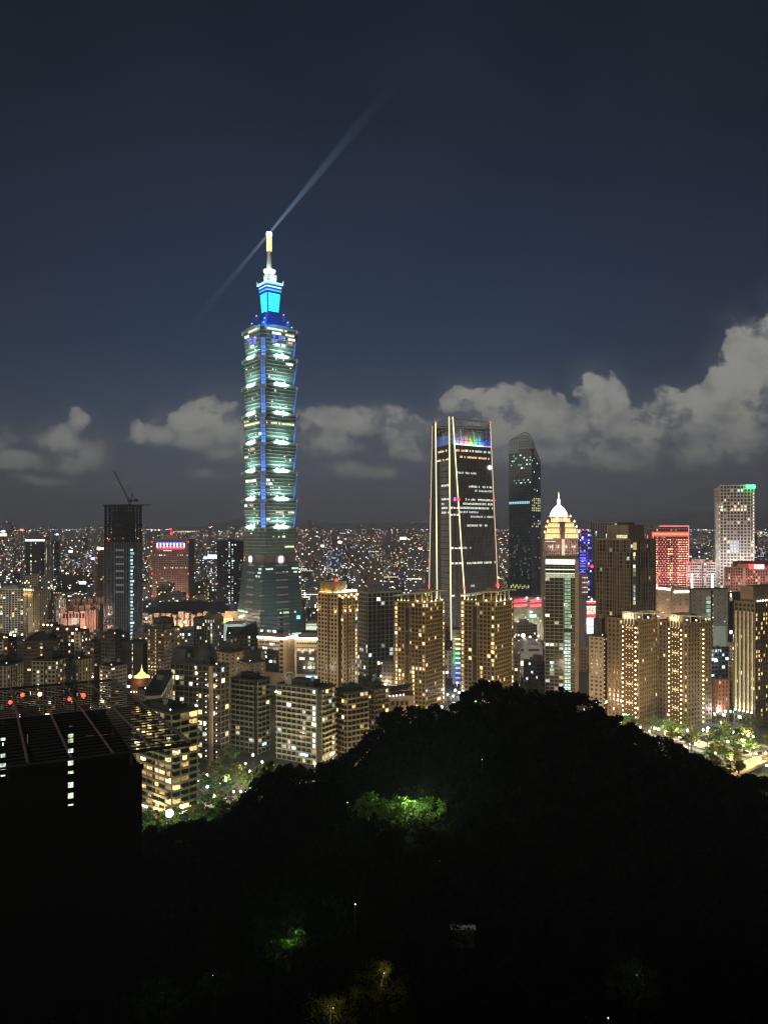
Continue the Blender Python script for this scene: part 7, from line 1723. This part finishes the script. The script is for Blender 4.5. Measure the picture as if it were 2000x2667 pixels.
def cars():
    tyre = mat('car_tyre', (.02, .02, .02), .9); glass = mat('car_glass', (.02, .025, .03), .1, spec=.8)
    def make(paint, loc, rz, label):
        t = thing('parked_car', label, 'car', (0, 0, 0), 'cars on the streets')
        b = MB(); b.hexa([(-.9, -2.2, .3), (.9, -2.2, .3), (.9, 2.2, .3), (-.9, 2.2, .3)], [(-.88, -2.15, .85), (.88, -2.15, .85), (.88, 2.15, .9), (-.88, 2.15, .9)]); b.build('body', paint, t)
        b = MB(); b.hexa([(-.8, -1.2, .86), (.8, -1.2, .86), (.8, 1.8, .86), (-.8, 1.8, .86)], [(-.65, -.5, 1.42), (.65, -.5, 1.42), (.65, 1.2, 1.42), (-.65, 1.2, 1.42)]); b.build('cabin', glass, t)
        for sx in (-1, 1):
            for sy in (-1.35, 1.35): b = MB(); b.bar((sx * .75, sy, .33), (sx * .93, sy, .33), .33, 10); b.build('wheel', tyre, t)
            b = MB(); b.ball((sx * .62, -2.22, .65), .17, 8, 5); b.build('headlight', emi('headlight', (1, .95, .85), 14, True), t)
            b = MB(); b.ball((sx * .65, 2.2, .75), .13, 8, 5); b.build('tail_light', emi('tail_light', (1, .03, .02), 6, True), t)
        t.location = loc; t.rotation_euler = (0, 0, rz); return t
    P_ = [make(mat('car_silver', (.4, .4, .42), .35, .5), (0, 0, 0), 0, 'silver car with lit headlights on the street'), make(mat('car_dark', (.04, .04, .05), .3, .2), (0, 0, 0), 0, 'dark car with lit headlights on the street'), make(mat('car_white', (.7, .7, .68), .35), (0, 0, 0), 0, 'white car with lit headlights on the street')]
    used = set()
    sp = [(1715, 1903, -1.1, 0), (1742, 1910, 2.0, 1), (1775, 1922, -1.15, 2), (1812, 1934, 2.0, 0), (1850, 1945, -1.2, 1), (1880, 1948, 2.0, 2), (1915, 1957, -1.25, 0), (1940, 1962, 1.9, 1), (1975, 1966, -1.25, 2), (1650, 1884, -1.0, 0), (1640, 1880, 2.1, 2), (1900, 1932, 1.9, 1), (1950, 1938, -1.2, 0),
          (560, 2092, 1.2, 0), (600, 2084, -2.0, 1), (640, 2074, 1.2, 2), (675, 2060, -2.2, 0), (575, 2040, .3, 2), (640, 2020, .5, 1), (470, 1700, 0, 0), (492, 1704, .2, 2), (540, 1712, .1, 1), (985, 1790, .3, 0), (1180, 1830, .1, 2)]
    for a, b, rz, k in sp:
        Y = GY(b); loc = (X_(a, Y), Y, .03 if Y > 430 else max(.03, H(X_(a, Y), Y)))
        if k not in used: P_[k].location = loc; P_[k].rotation_euler = (0, 0, rz); used.add(k)
        else: copy_tree(P_[k], loc, rz)
cars()
# unseen lamps added among the streets to give the facades warm light
r = random.Random(77)
def street_glow():
    root = None
    for (px_, Y, pw, c) in ((880, 560, 5000, (1, .7, .4)), (800, 590, 5000, (1, .74, .45)), (960, 600, 4000, (1, .8, .5)), (1090, 520, 6000, (1, .72, .35)), (1150, 540, 4000, (1, .75, .4)), (1270, 530, 5000, (1, .72, .35)), (1450, 560, 7000, (1, .8, .55)), (1520, 560, 5000, (1, .75, .5)),
                            (1600, 500, 4500, (1, .7, .38)), (1690, 500, 4500, (1, .7, .38)), (1760, 500, 5000, (1, .72, .4)), (1840, 500, 5000, (1, .72, .4)), (1930, 480, 5000, (1, .72, .4)), (300, 700, 4500, (1, .85, .65)), (200, 600, 3500, (1, .85, .65)), (80, 620, 3500, (1, .8, .6)), (430, 590, 3500, (1, .8, .55)), (540, 640, 4000, (.9, .95, 1)),
                            (640, 560, 3000, (1, .8, .6)), (640, 430, 2500, (1, .85, .55)), (540, 410, 2500, (1, .85, .6)), (740, 420, 3000, (1, .85, .55)), (820, 430, 2500, (1, .85, .5)), (900, 450, 2500, (1, .75, .45)), (980, 480, 2000, (1, .75, .45)), (430, 310, 2500, (1, .78, .35)), (400, 320, 2000, (1, .8, .4)), (470, 315, 2500, (1, .75, .35)),
                            (320, 840, 5000, (.7, .85, 1)), (360, 850, 5000, (.7, .85, 1)), (100, 980, 7000, (1, .9, .7)), (30, 980, 7000, (1, .92, .75)), (690, 850, 6000, (.6, .9, 1)), (640, 850, 6000, (.6, .9, 1)), (760, 850, 6000, (1, .8, .6)), (810, 870, 5000, (1, .85, .6)), (1380, 760, 4000, (1, .9, .6)), (1620, 700, 6000, (1, .75, .5)), (1760, 720, 5000, (1, .85, .7)), (1850, 700, 5000, (.8, .95, .9)), (1240, 850, 8000, (.9, .85, 1)), (1190, 660, 2500, (.8, .9, 1))):
        x = X_(px_, Y); t = thing('street_lamp', 'added street lamp giving the facades warm light', 'street lamp', (x, Y, 0), 'lit street lamps')
        pw *= 5.2 if px_ > 760 and Y < 760 else 4.6; c = (c[0], c[1] * .92, c[2] * .8); h = 9; m = MB(); m.bar((x, Y, 0), (x, Y, h), .1, 5, .07); m.build('pole', mat('lamp_pole', (.12, .12, .12), .6, .4), t)
        place(bulb('lamp_head', .5, emi('lampc_%d_%d' % (c[0] * 99, c[2] * 99), c, 9, True)), 'lamp_head', t, (x, Y, h + .3)); point(t, (x, Y - 1.5, h), pw, c, .5)
street_glow()

# =====================================================================  CITY FILL AND DISTANCE
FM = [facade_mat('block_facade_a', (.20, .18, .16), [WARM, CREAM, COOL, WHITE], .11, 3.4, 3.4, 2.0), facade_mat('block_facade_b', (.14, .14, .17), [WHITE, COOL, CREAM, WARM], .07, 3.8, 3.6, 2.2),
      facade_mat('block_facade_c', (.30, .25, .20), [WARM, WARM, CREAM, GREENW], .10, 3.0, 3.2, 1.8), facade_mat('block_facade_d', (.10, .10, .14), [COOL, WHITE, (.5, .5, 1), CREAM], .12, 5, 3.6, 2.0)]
FM2 = [facade_mat('far_block_a', (.34, .32, .34), [WARM, CREAM, COOL, WHITE], .13, 3.6, 3.4, 2.6), facade_mat('far_block_b', (.26, .27, .36), [WHITE, COOL, CREAM, WARM], .10, 4, 3.6, 3), facade_mat('far_block_c', (.44, .38, .34), [WARM, WARM, CREAM, GREENW], .12, 3.4, 3.2, 2.4), facade_mat('far_block_d', (.20, .20, .30), [COOL, WHITE, (.5, .5, 1), CREAM], .14, 5, 3.6, 2.6)]  # far walls painted lighter and bluer, haze and ambient light in the colour
occupied = []
for o in list(sc.objects):
    if o.parent is None and o.type == 'EMPTY' and o.get('category') in ('building', 'skyscraper', 'temple'):
        occupied.append((o.location.x, o.location.y, 28 if o.get('category') == 'building' else 48))
for (a, b, Y) in ((300, 460, 620), (660, 860, 640), (163, 274, 910), (372, 640, 1020), (583, 830, 900)):
    for k in range(6): occupied.append((X_(a + (b - a) * k / 5, Y), Y + 6, 16))
def block(name, x, y, w_, d_, h, rot, m, label, group, lamp=None):
    t = thing(name, label, 'building', (x, y, 0), group) if name == 'city_block' else None
    c, s = math.cos(rot), math.sin(rot); q = lambda u, v: (x + u * c - v * s, y + u * s + v * c)
    b = MB(); b.prism([q(-w_ / 2, -d_ / 2), q(w_ / 2, -d_ / 2), q(w_ / 2, d_ / 2), q(-w_ / 2, d_ / 2)], 0, h)
    e = MB(); k = rt.uniform(-.2, .2) * w_; e.prism([q(k - w_ * .15, -d_ * .2), q(k + w_ * .15, -d_ * .2), q(k + w_ * .15, d_ * .2), q(k - w_ * .15, d_ * .2)], h, h + rt.choice((2, 3, 5)))
    e.prism([q(-k - 2, d_ * .1), q(-k + 2, d_ * .1), q(-k + 2, d_ * .3), q(-k - 2, d_ * .3)], h, h + 2.2)
    if t:
        b.build('wall', m, t); e.build('roof_hut', GREYW, t)
    else:
        b.v += []; i = len(b.v); b.v += e.v; b.f += [tuple(z + i for z in f) for f in e.f]
        o = b.build(name, m); tag(o, label, 'building', group)
cnt = 0; tries = 0
while cnt < 130 and tries < 6000:
    tries += 1
    Y = 470 + 800 * rt.random() ** .8; px_ = rt.uniform(-60, 2060); x = X_(px_, Y)
    if Y < 620 and px_ > 1000: continue
    if 1135 < px_ < 1222 and Y < 780: continue
    if Y < 540 and not px_ < 700: continue
    w_, d_ = rt.uniform(14, 30), rt.uniform(12, 24)
    if any((x - a) ** 2 + (Y - b) ** 2 < (c * .62 + w_ * .6) ** 2 for a, b, c in occupied): continue
    if abs(x - X_(704, 975)) < 60 and 640 < Y < 1000 and rt.random() < .8: continue
    h = rt.uniform(14, 34) if Y < 900 else rt.uniform(16, 44)
    if Y < 650 and px_ < 600: h = rt.uniform(18, 40)
    block('city_block', x, Y, w_, d_, h, rt.uniform(-.5, .5), FM[rt.choice((0, 1, 2, 0))], 'plain lower block with scattered lit windows, filling in between the taller buildings', 'lower blocks between the towers'); occupied.append((x, Y, w_)); cnt += 1
cnt = 0; tries = 0
while cnt < 290 and tries < 8000:
    tries += 1
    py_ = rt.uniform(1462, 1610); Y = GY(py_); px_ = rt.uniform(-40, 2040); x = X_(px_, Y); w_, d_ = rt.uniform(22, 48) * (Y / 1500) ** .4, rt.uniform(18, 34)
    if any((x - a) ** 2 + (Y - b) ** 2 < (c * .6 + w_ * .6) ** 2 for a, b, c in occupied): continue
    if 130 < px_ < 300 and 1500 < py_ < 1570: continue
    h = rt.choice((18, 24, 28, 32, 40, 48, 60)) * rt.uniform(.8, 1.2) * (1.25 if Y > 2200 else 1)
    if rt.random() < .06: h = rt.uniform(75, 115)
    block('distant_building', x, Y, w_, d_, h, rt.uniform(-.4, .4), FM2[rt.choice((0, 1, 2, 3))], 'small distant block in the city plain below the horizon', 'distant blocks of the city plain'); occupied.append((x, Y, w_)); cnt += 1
def far_city():
    b = MB(); r = random.Random(5)
    for _ in range(2600):
        Y = 3300 + 9500 * r.random() ** 1.25; px_ = r.uniform(-60, 2060); x = X_(px_, Y); w_, d_ = r.uniform(25, 70), r.uniform(20, 60); h = r.uniform(15, 60) if r.random() < .92 else r.uniform(70, 150)
        b.box(x - w_ / 2, x + w_ / 2, Y, Y + d_, 0, h)
    for _ in range(70):
        Y = 4200 + 4500 * r.random(); x = X_(r.choice((r.uniform(760, 1120), r.uniform(0, 620), r.uniform(-40, 2040))), Y); w_ = r.uniform(22, 45); b.box(x - w_ / 2, x + w_ / 2, Y, Y + w_, 0, r.uniform(135, 205))
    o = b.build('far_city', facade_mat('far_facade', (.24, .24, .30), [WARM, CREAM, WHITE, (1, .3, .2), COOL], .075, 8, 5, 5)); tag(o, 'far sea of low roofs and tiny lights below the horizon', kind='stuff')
far_city()
def far_lights():
    r = random.Random(9); cols = [((1, .72, .36), 5), ((1, .9, .7), 6), ((.8, .9, 1), 6), ((1, .12, .08), 5), ((1, .5, .2), 5), ((.3, .4, 1), 4), ((.4, 1, .7), 4)]
    wts = (36, 24, 17, 9, 8, 4, 2)
    ms = [MB() for _ in cols]
    def dot(x, y, z, s, k): ms[k].box(x - s, x + s, y - s, y + s, z - s * .7, z + s * .7)
    for _ in range(7000):
        py_ = 1379 + 215 * r.random() ** 1.9; px_ = r.uniform(-30, 2030)
        if mnoise.noise((px_ * .011, py_ * .06, 2)) + .35 * mnoise.noise((px_ * .05, py_ * .25, 7)) < r.uniform(-.35, .45): continue
        z = r.choice((8, 12, 25, 40, 60)) * r.random() + 6
        if py_ > 1400: Y = (CZ - z) * F / (py_ - HZ)
        else: Y = r.uniform(7000, 12500); z = Z_(py_, Y)
        Y = min(Y, 13000)
        if Y < 1150: continue
        x = X_(px_, Y); k = r.choices(range(len(cols)), wts)[0]; s = Y * r.choice((.00022, .00030, .00038, .0005, .0007)) * (1.4 if r.random() < .08 else 1)
        dot(x, Y, max(4, z), s, k)
        if r.random() < .10:      # short rows of lights along a road or roof
            n = r.randrange(4, 12)
            for q in range(n): dot(x + q * Y * .0028, Y, max(4, z), s * .8, k)
    for _ in range(120):        # streets seen as strings of lamps
        Y = 1400 + 6000 * r.random() ** 1.4; x = X_(r.uniform(-30, 2030), Y); a = r.choice((0, 1)) * 1.571 + .35 + r.uniform(-.08, .08); k = r.choice((0, 0, 0, 1, 4)); n = r.randrange(8, 26)
        for q in range(n):
            xx, yy_ = x + 32 * q * math.cos(a), Y + 32 * q * math.sin(a)
            if yy_ > 1300: dot(xx, yy_, 9, yy_ * .0003, k)
    for k, m in enumerate(ms):
        tag(m.build('distant_lights', emi('far_light_%d' % k, cols[k][0], cols[k][1] * .72)), 'countless tiny city lights spread to the horizon', kind='stuff')
    # larger glares
    for (px_, py_, s, k) in ((10, 1384, 5, 5), (10, 1393, 6, 4), (58, 1380, 4, 3), (150, 1392, 3, 2), (490, 1453, 6, 2), (535, 1453, 5, 2), (555, 1450, 9, 2), (1095, 1429, 5, 3), (885, 1412, 5, 1), (840, 1422, 5, 2), (900, 1404, 3, 3), (216, 1518, 6, 2), (85, 1503, 3, 2), (242, 1455, 4, 2), (185, 1436, 5, 2), (1050, 1402, 6, 0), (988, 1528, 8, 1), (640, 1452, 3, 3)):
        Y = 1700; b = MB(); p = P(px_, py_, Y); q = s * .75; b.box(p.x - q * (1.6 if s > 5 else 1), p.x + q * (1.6 if s > 5 else 1), Y - 1, Y + 1, p.z - q * .6, p.z + q * .6)
        mast = MB(); mast.bar((p.x, p.y, 0), (p.x, p.y, p.z), .5, 5)
        t = thing('lit_sign_mast', 'small glaring light sign in the distant city', 'sign', (p.x, p.y, 0), 'glaring distant signs'); b.build('sign_panel', emi('glare_%d' % k, cols[k][0], 4.0, True), t); mast.build('mast', DARK, t)
    # dotted light towers and a long arch of red lamps on the horizon
far_lights()
def mountains():
    def ridge(name, Y, prof, c):
        b = MB(); n = 240; pts = []
        for k in range(n + 1):
            px_ = -200 + 2400 * k / n
            for (a, ya), (b_, yb) in zip(prof, prof[1:]):
                if a <= px_ <= b_: yy_ = ya + (yb - ya) * (px_ - a) / (b_ - a); break
            yy_ += 3.2 * mnoise.noise((px_ * .012, Y * .001, 0)) + 1.2 * mnoise.noise((px_ * .05, Y * .001, 5)); pts.append((X_(px_, Y), Z_(yy_, Y)))
        for (x0, z0), (x1, z1) in zip(pts, pts[1:]):
            b.quad((x0, Y, z0), (x1, Y, z1), (x1 * .97, Y - 1500, -5), (x0 * .97, Y - 1500, -5)); b.quad((x0, Y, z0), (x0 * 1.03, Y + 2500, -5), (x1 * 1.03, Y + 2500, -5), (x1, Y, z1))
        tag(b.build(name, mat(name + '_' + str(int(Y)), c, .95)), kind='structure')
    ridge('mountains', 15000, [(-300, 1384), (300, 1380), (560, 1370), (700, 1366), (900, 1372), (1050, 1368), (1290, 1360), (1330, 1352), (1420, 1378), (1520, 1352), (1600, 1358), (1700, 1352), (1800, 1342), (1860, 1334), (2000, 1338), (2300, 1330)], (.02, .022, .028))
    ridge('mountains', 19000, [(-300, 1386), (500, 1376), (620, 1352), (760, 1358), (900, 1362), (1100, 1362), (1300, 1346), (1500, 1358), (1700, 1340), (1860, 1326), (2300, 1320)], (.03, .032, .04))
    r = random.Random(4)
    for (px_, py_) in [(509, 1350), (627, 1344), (600, 1346), (903, 1350), (842, 1356), (858, 1354), (1105, 1358), (1105, 1374), (1302, 1370), (1322, 1374), (1762, 1305), (1814, 1315), (1832, 1317), (1848, 1325), (1852, 1326), (1838, 1328), (1707, 1348), (1734, 1317), (1580, 1354), (1530, 1356)]:
        Y = 14300 + 600 * r.random() if py_ > 1345 else 17600; p = P(px_, py_, Y); s = Y * r.choice((.0004, .0006)); b = MB(); b.box(-s, s, -s, s, -s * .7, s * .7)
        me = bpy.data.meshes.new('hillside_lamp'); me.from_pydata(b.v, [], b.f); me.materials.append(emi('hill_lamp', (.8, 1, .85), 1.1)); o = bpy.data.objects.new('hillside_lamp', me); col.objects.link(o); o.location = p
        tag(o, 'single lamp high on the distant mountains', 'lamp', 'lamps on the distant mountains')
mountains()

# ---- haze: one even body of air over the whole scene
def haze():
    b = MB(); b.box(-13500, 13500, -300, 22000, -6, 800)
    m = bpy.data.materials.new('haze'); m.use_nodes = True; n = m.node_tree; n.nodes.clear()
    ou = n.nodes.new('ShaderNodeOutputMaterial'); pv = n.nodes.new('ShaderNodeVolumePrincipled'); pv.inputs['Color'].default_value = (.62, .74, 1, 1); pv.inputs['Density'].default_value = 1.2e-4; pv.inputs['Anisotropy'].default_value = .0
    n.links.new(pv.outputs[0], ou.inputs['Volume']); o = b.build('haze', m); tag(o, kind='stuff')
if USE_HAZE: haze()
# =====================================================================  DARK BUILDING WITH STEEL PERGOLA (near left)
def pergola_building():
    Yf = 165.0; pf = P(496, 1935, Yf); ex = (.8878, .4603); ey = (-.4603, .8878)
    q = lambda u, v: (pf.x + ex[0] * u + ey[0] * v, pf.y + ex[1] * u + ey[1] * v)
    t = thing('hillside_building', 'unlit black building with column of green-white stair windows and steel roof pergola', 'building', (*q(-45, 25), 40))
    blk = mat('dark_wall', (.002, .002, .0025), .95); st = mat('pergola_steel', (.16, .15, .18), .6, .3)
    zt = 89.5
    m = MB(); m.prism([q(-95, 0), q(-10, 0), q(-10, 56), q(-95, 56)], 20, zt); m.build('wall', blk, t)
    m = MB(); m.prism([q(-95.3, -.3), q(-9.7, -.3), q(-9.7, .3), q(-95.3, .3)], zt, zt + 1); m.prism([q(-95.3, 55.7), q(-9.7, 55.7), q(-9.7, 56.3), q(-95.3, 56.3)], zt, zt + 1); m.prism([q(-40, 20), q(-20, 20), q(-20, 40), q(-40, 40)], zt, zt + 1.5); m.build('roof', blk, t)
    zp = lambda v: pf.z - v * .049
    V1 = 114
    for k in range(12):      # long rafters
        u = -k * 7.9; m = MB(); a, b = q(u, 0), q(u, V1)
        m.bar((*a, zp(0)), (*b, zp(V1)), .28 if k else .42, 6); m.build('rafter', st, t)
    sl = MB()
    for k in range(34):
        v = V1 * k / 33; a, b = q(-95, v), q(0, v); sl.bar((*a, zp(v) - .3), (*b, zp(v) - .3), .15 if 0 < k < 33 else .34, 4)
    sl.build('slats', DARK, t)
    po = MB()
    for u in (-12, -35, -60, -85):
        for v in (2, 28, 54): a = q(u, v); po.bar((*a, zt), (*a, zp(v)), .25, 6)
    for u in (-12, -50, -90): a = q(u, V1 - 2); po.bar((*a, 0), (*a, zp(V1)), .4, 6)
    po.build('posts', DARK, t)
    g = [emi('stair_lit_a', (.80, 1, .62), .85, vary=True), emi('stair_lit_b', (.75, 1, .50), .75, vary=True), emi('stair_lit_c', (.85, 1, .85), 1.0, vary=True)]
    # columns of lit stairwell windows on the front
    def win(px_, py_, w_, h_, mm):
        # intersect the picture ray with the front wall plane
        dx, dz = (px_ - 1000) / F, (HZ - py_) / F; n = (ex[1], -ex[0])
        s = (n[0] * pf.x + n[1] * pf.y) / (n[0] * dx + n[1]); x, y, z = dx * s, s, CZ + dz * s
        f = dict(o=(x, y), t=ex, n=n); b = MB(); b.fbox(f, -w_ / 2, w_ / 2, .02, .1, z - h_ / 2, z + h_ / 2); b.build('stair_window', mm, t)
    for k, (y, h) in enumerate(((1916, .7), (1929, .8), (1955, .8), (1986, 1.05), (2015, 1.05), (2044, 1.05), (2072, 1.05), (2096, .3))): win(185, y, .98, h, g[k % 3])
    win(185, 1891, .7, .12, emi('stair_faint', (.5, .5, .4), .08))
    for y, h, w_ in ((1925, .5, .8), (1968, .7, .8), (1996, 1.2, 1.0), (2020, .25, .8), (1938, .6, .2)): win(9, y, w_, h, g[2])
    win(73, 1918, .12, .9, emi('stair_faint2', (.5, .5, .3), .12)); win(73, 1930, .1, .9, emi('stair_faint2', (.5, .5, .3), .12))
    win(234, 1916, 1.6, .05, emi('painted_red_reflection', (.6, .15, .05), .12)); win(270, 1914, 1.6, .05, emi('painted_red_reflection', (.6, .15, .05), .12))  # no windows: dull red reflections painted as faintly glowing strips
    # red lamps on the roof: things of their own
    for i, (px_, py_, r_, lab) in enumerate(((28, 1829, .42, 'lowest and leftmost of the red roof lamps'), (60, 1810, .45, 'second red roof lamp from the left, by a rafter'), (105, 1808, .5, 'brightest orange-red roof lamp, between two rafters'), (182, 1821, .4, 'red roof lamp just left of the thick post, second from the right'), (218, 1811, .5, 'rightmost red roof lamp on the dark building'))):
        Y = 205 + i; p = P(px_, py_, Y); l = thing('red_warning_lamp', lab, 'warning lamp', (p.x, p.y, zt)); b = MB(); b.bar((p.x, p.y, zt), (p.x, p.y, p.z), .08, 5); b.build('post', DARK, l)
        place(bulb('lamp_head', r_ * 1.15, emi('roof_red', (1, .02, .012), 9, True) if i != 2 else emi('roof_red2', (1, .22, .10), 9, True)), 'lamp_head', l, p); point(l, (p.x, p.y - .8, p.z + .5), 40, (1, .05, .03), .3)
pergola_building()

# =====================================================================  FAINTLY LIT THINGS ON THE DARK SLOPE
def slope_lights():
    pole = DARK
    for (px_, py_, pw, c, lab, r_) in ((1060, 2095, 2600, (.75, 1, .42), 'hidden path lamp lighting a broad patch of green branches', 0), (1110, 2080, 2200, (.7, 1, .4), 'hidden path lamp at the right end of the lit branches', 0), (905, 2090, 350, (.6, 1, .4), 'weak path lamp left of the lit branches', 0),
                                       (758, 2428, 800, (.45, 1, .25), 'path lamp inside the round bright green bush', 0), (232, 2183, 0, (.9, .95, 1), 'tiny white lamp low on the dark slope, left', .22), (1583, 2651, 60, (1, .95, .4), 'tiny yellow lamp at the bottom right of the slope', .1),
                                       (925, 2355, 120, (1, .9, .5), 'faint yellow path lamp in the middle of the dark slope', .12), (1255, 1978, 20, (.4, 1, .4), 'faint green lamp high on the hill front', .12)):
        p = hit(px_, py_, 7.0); q = p - (p - Vector((0, 0, CZ))).normalized() * (.3 if pw > 500 else (2.2 if pw else .5))
        t = thing('path_lamp', lab, 'lamp', (q.x, q.y, H(q.x, q.y))); b = MB(); b.bar((q.x, q.y, H(q.x, q.y)), (q.x, q.y, q.z), .07, 5); b.build('pole', pole, t)
        if r_: place(bulb('lamp_head', r_, emi('slope_lamp_%d' % (c[2] * 99), c, 5, True)), 'lamp_head', t, q)
        else: place(bulb('lamp_head', .12, emi('slope_lamp_%d' % (c[2] * 99), c, 2, True)), 'lamp_head', t, q)
        if pw: point(t, q, pw * (4.2 if pw > 500 else 1.5), c, .25)
    # trees that stand out of the dark
    spots = [(960, 2092, 4.2, 'leafy tree dimly lit green, left end of the lit row', LEAF[0]), (1000, 2102, 3.6, 'low leafy tree lit green, second in the lit row', LEAF[0]), (1045, 2110, 5.2, 'leafy tree lit green by a path lamp, left of two', LEAF[0]), (1115, 2105, 4.8, 'leafy tree lit green by a path lamp, with visible dark branches', LEAF[0]), (760, 2450, 2.6, 'small round bush glowing bright green', LEAF[0]), (985, 2560, 5.0, 'olive-brown tree with spreading thin branches at the bottom', LEAF[2]),
             (860, 2640, 4.4, 'olive tree at the bottom edge, lower left of the spreading one', LEAF[2]), (420, 2600, 4.6, 'dim dark-green tree at the bottom left', LEAF[1]), (560, 2560, 3.0, 'small dim green tree beside the one at the bottom left', LEAF[1]), (1650, 2560, 5.0, 'barely visible dark tree at the lower right', LEAF[1]), (180, 2380, 5.0, 'dim feathery tree on the left slope', LEAF[1])]
    for i, (px_, py_, r_, lab, lf) in enumerate(spots):
        p = hit(px_, py_, 7.0); near = p.y < 130
        if r_ == 2.6:  # unseen fill light added to brighten the bush
            q = p - (p - Vector((0, 0, CZ))).normalized() * .3 + Vector((0, 0, .1)); l = thing('path_lamp', 'added fill lamp in front of the round bright green bush', 'lamp', (q.x, q.y, H(q.x, q.y))); b = MB(); b.bar((q.x, q.y, H(q.x, q.y)), q, .04, 5); b.build('pole', pole, l); place(bulb('lamp_head', .06, DARK), 'lamp_head', l, q); point(l, q + Vector((0, .1, .1)), 420, (.62, 1, .34), .15)
        if r_ in (5.2, 4.8, 4.2):  # unseen fill lights added to brighten the row of green trees
            q = p - (p - Vector((0, 0, CZ))).normalized() * 6.5; l = thing('path_lamp', 'added fill lamp before the ' + ' '.join(lab.split()[:10]), 'lamp', (q.x, q.y, H(q.x, q.y))); b = MB(); b.bar((q.x, q.y, H(q.x, q.y)), q, .05, 5); b.build('pole', pole, l); place(bulb('lamp_head', .08, DARK), 'lamp_head', l, q); point(l, q + Vector((0, .5, .1)), 55, (.72, 1, .42), .2)
        make_tree(r_ * 2.1, r_, lf, 60 + i, lab, n=(26 if r_ == 2.6 else 38 if near else 26), per=(26 if r_ == 2.6 else 70 if near else 34), size=(.13 if near else .40), loc=(p.x, p.y, p.z - r_ * 1.5))
    for (px_, py_, pw, c, lab) in ((1000, 2540, 160, (1, .85, .3), 'added low lamp behind the olive spreading tree'), (870, 2630, 110, (1, .9, .35), 'added low lamp behind the olive tree at the bottom edge'), (430, 2590, 110, (.35, 1, .3), 'added low green lamp behind the bottom left tree'), (560, 2545, 50, (.35, 1, .3), 'added low green lamp by the small dim tree'), (190, 2370, 70, (.6, 1, .35), 'added low lamp on the left slope'), (1650, 2545, 40, (.9, .9, .5), 'added low lamp at the lower right of the slope')):  # weak hidden lamps added per tree so the near trees show
        pw *= 1.7; p = hit(px_, py_, 6.0); p.z += 1.2; p.y -= 1.5; t = thing('path_lamp', lab, 'lamp', (p.x, p.y, H(p.x, p.y))); b = MB(); b.bar((p.x, p.y, H(p.x, p.y)), (p.x, p.y, p.z), .04, 5); b.build('pole', pole, t); place(bulb('lamp_head', .06, emi('slope_lamp_%d' % (c[2] * 99), c, 2, True)), 'lamp_head', t, p); point(t, p, pw, c, .2)
    # pale hut roof between the trees
    p = hit(1205, 2395, 6.0); p.z -= 1.6; t = thing('hut', 'pale hut roof glimpsed between trees on the dark slope', 'hut', (p.x, p.y, p.z - 3)); b = MB(); b.box(p.x - 2.0, p.x + 2.0, p.y - 1.5, p.y + 2.5, p.z - 3, p.z); b.build('wall', DKBROWN, t)
    b = MB(); z = p.z; b.hexa([(p.x - 2.4, p.y - .9, z), (p.x + 2.4, p.y - .9, z), (p.x + 2.4, p.y + 1.3, z), (p.x - 2.4, p.y + 1.3, z)], [(p.x - 2.4, p.y + .1, z + .45), (p.x + 2.4, p.y + .1, z + .45), (p.x + 2.4, p.y + .3, z + .45), (p.x - 2.4, p.y + .3, z + .45)]); b.build('roof', mat('pale_roof', (.5, .52, .58), .6), t)
    point(t, (p.x, p.y - 5, p.z + 4), 60, (.8, .9, 1), .3)
    l = thing('viewpoint_lamp', 'weak warm lamp by the path beside the viewpoint', 'lamp', (-7, 4, 136)); b = MB(); b.bar((-7, 4, 134), (-7, 4, 138.5), .05, 5); b.build('pole', pole, l); place(bulb('lamp_head', .1, emi('vlamp', (1, .8, .4), 3, True)), 'lamp_head', l, (-7, 4, 138.6)); point(l, (-6, 5, 139), 3000, (1, .85, .45), .2)
slope_lights()
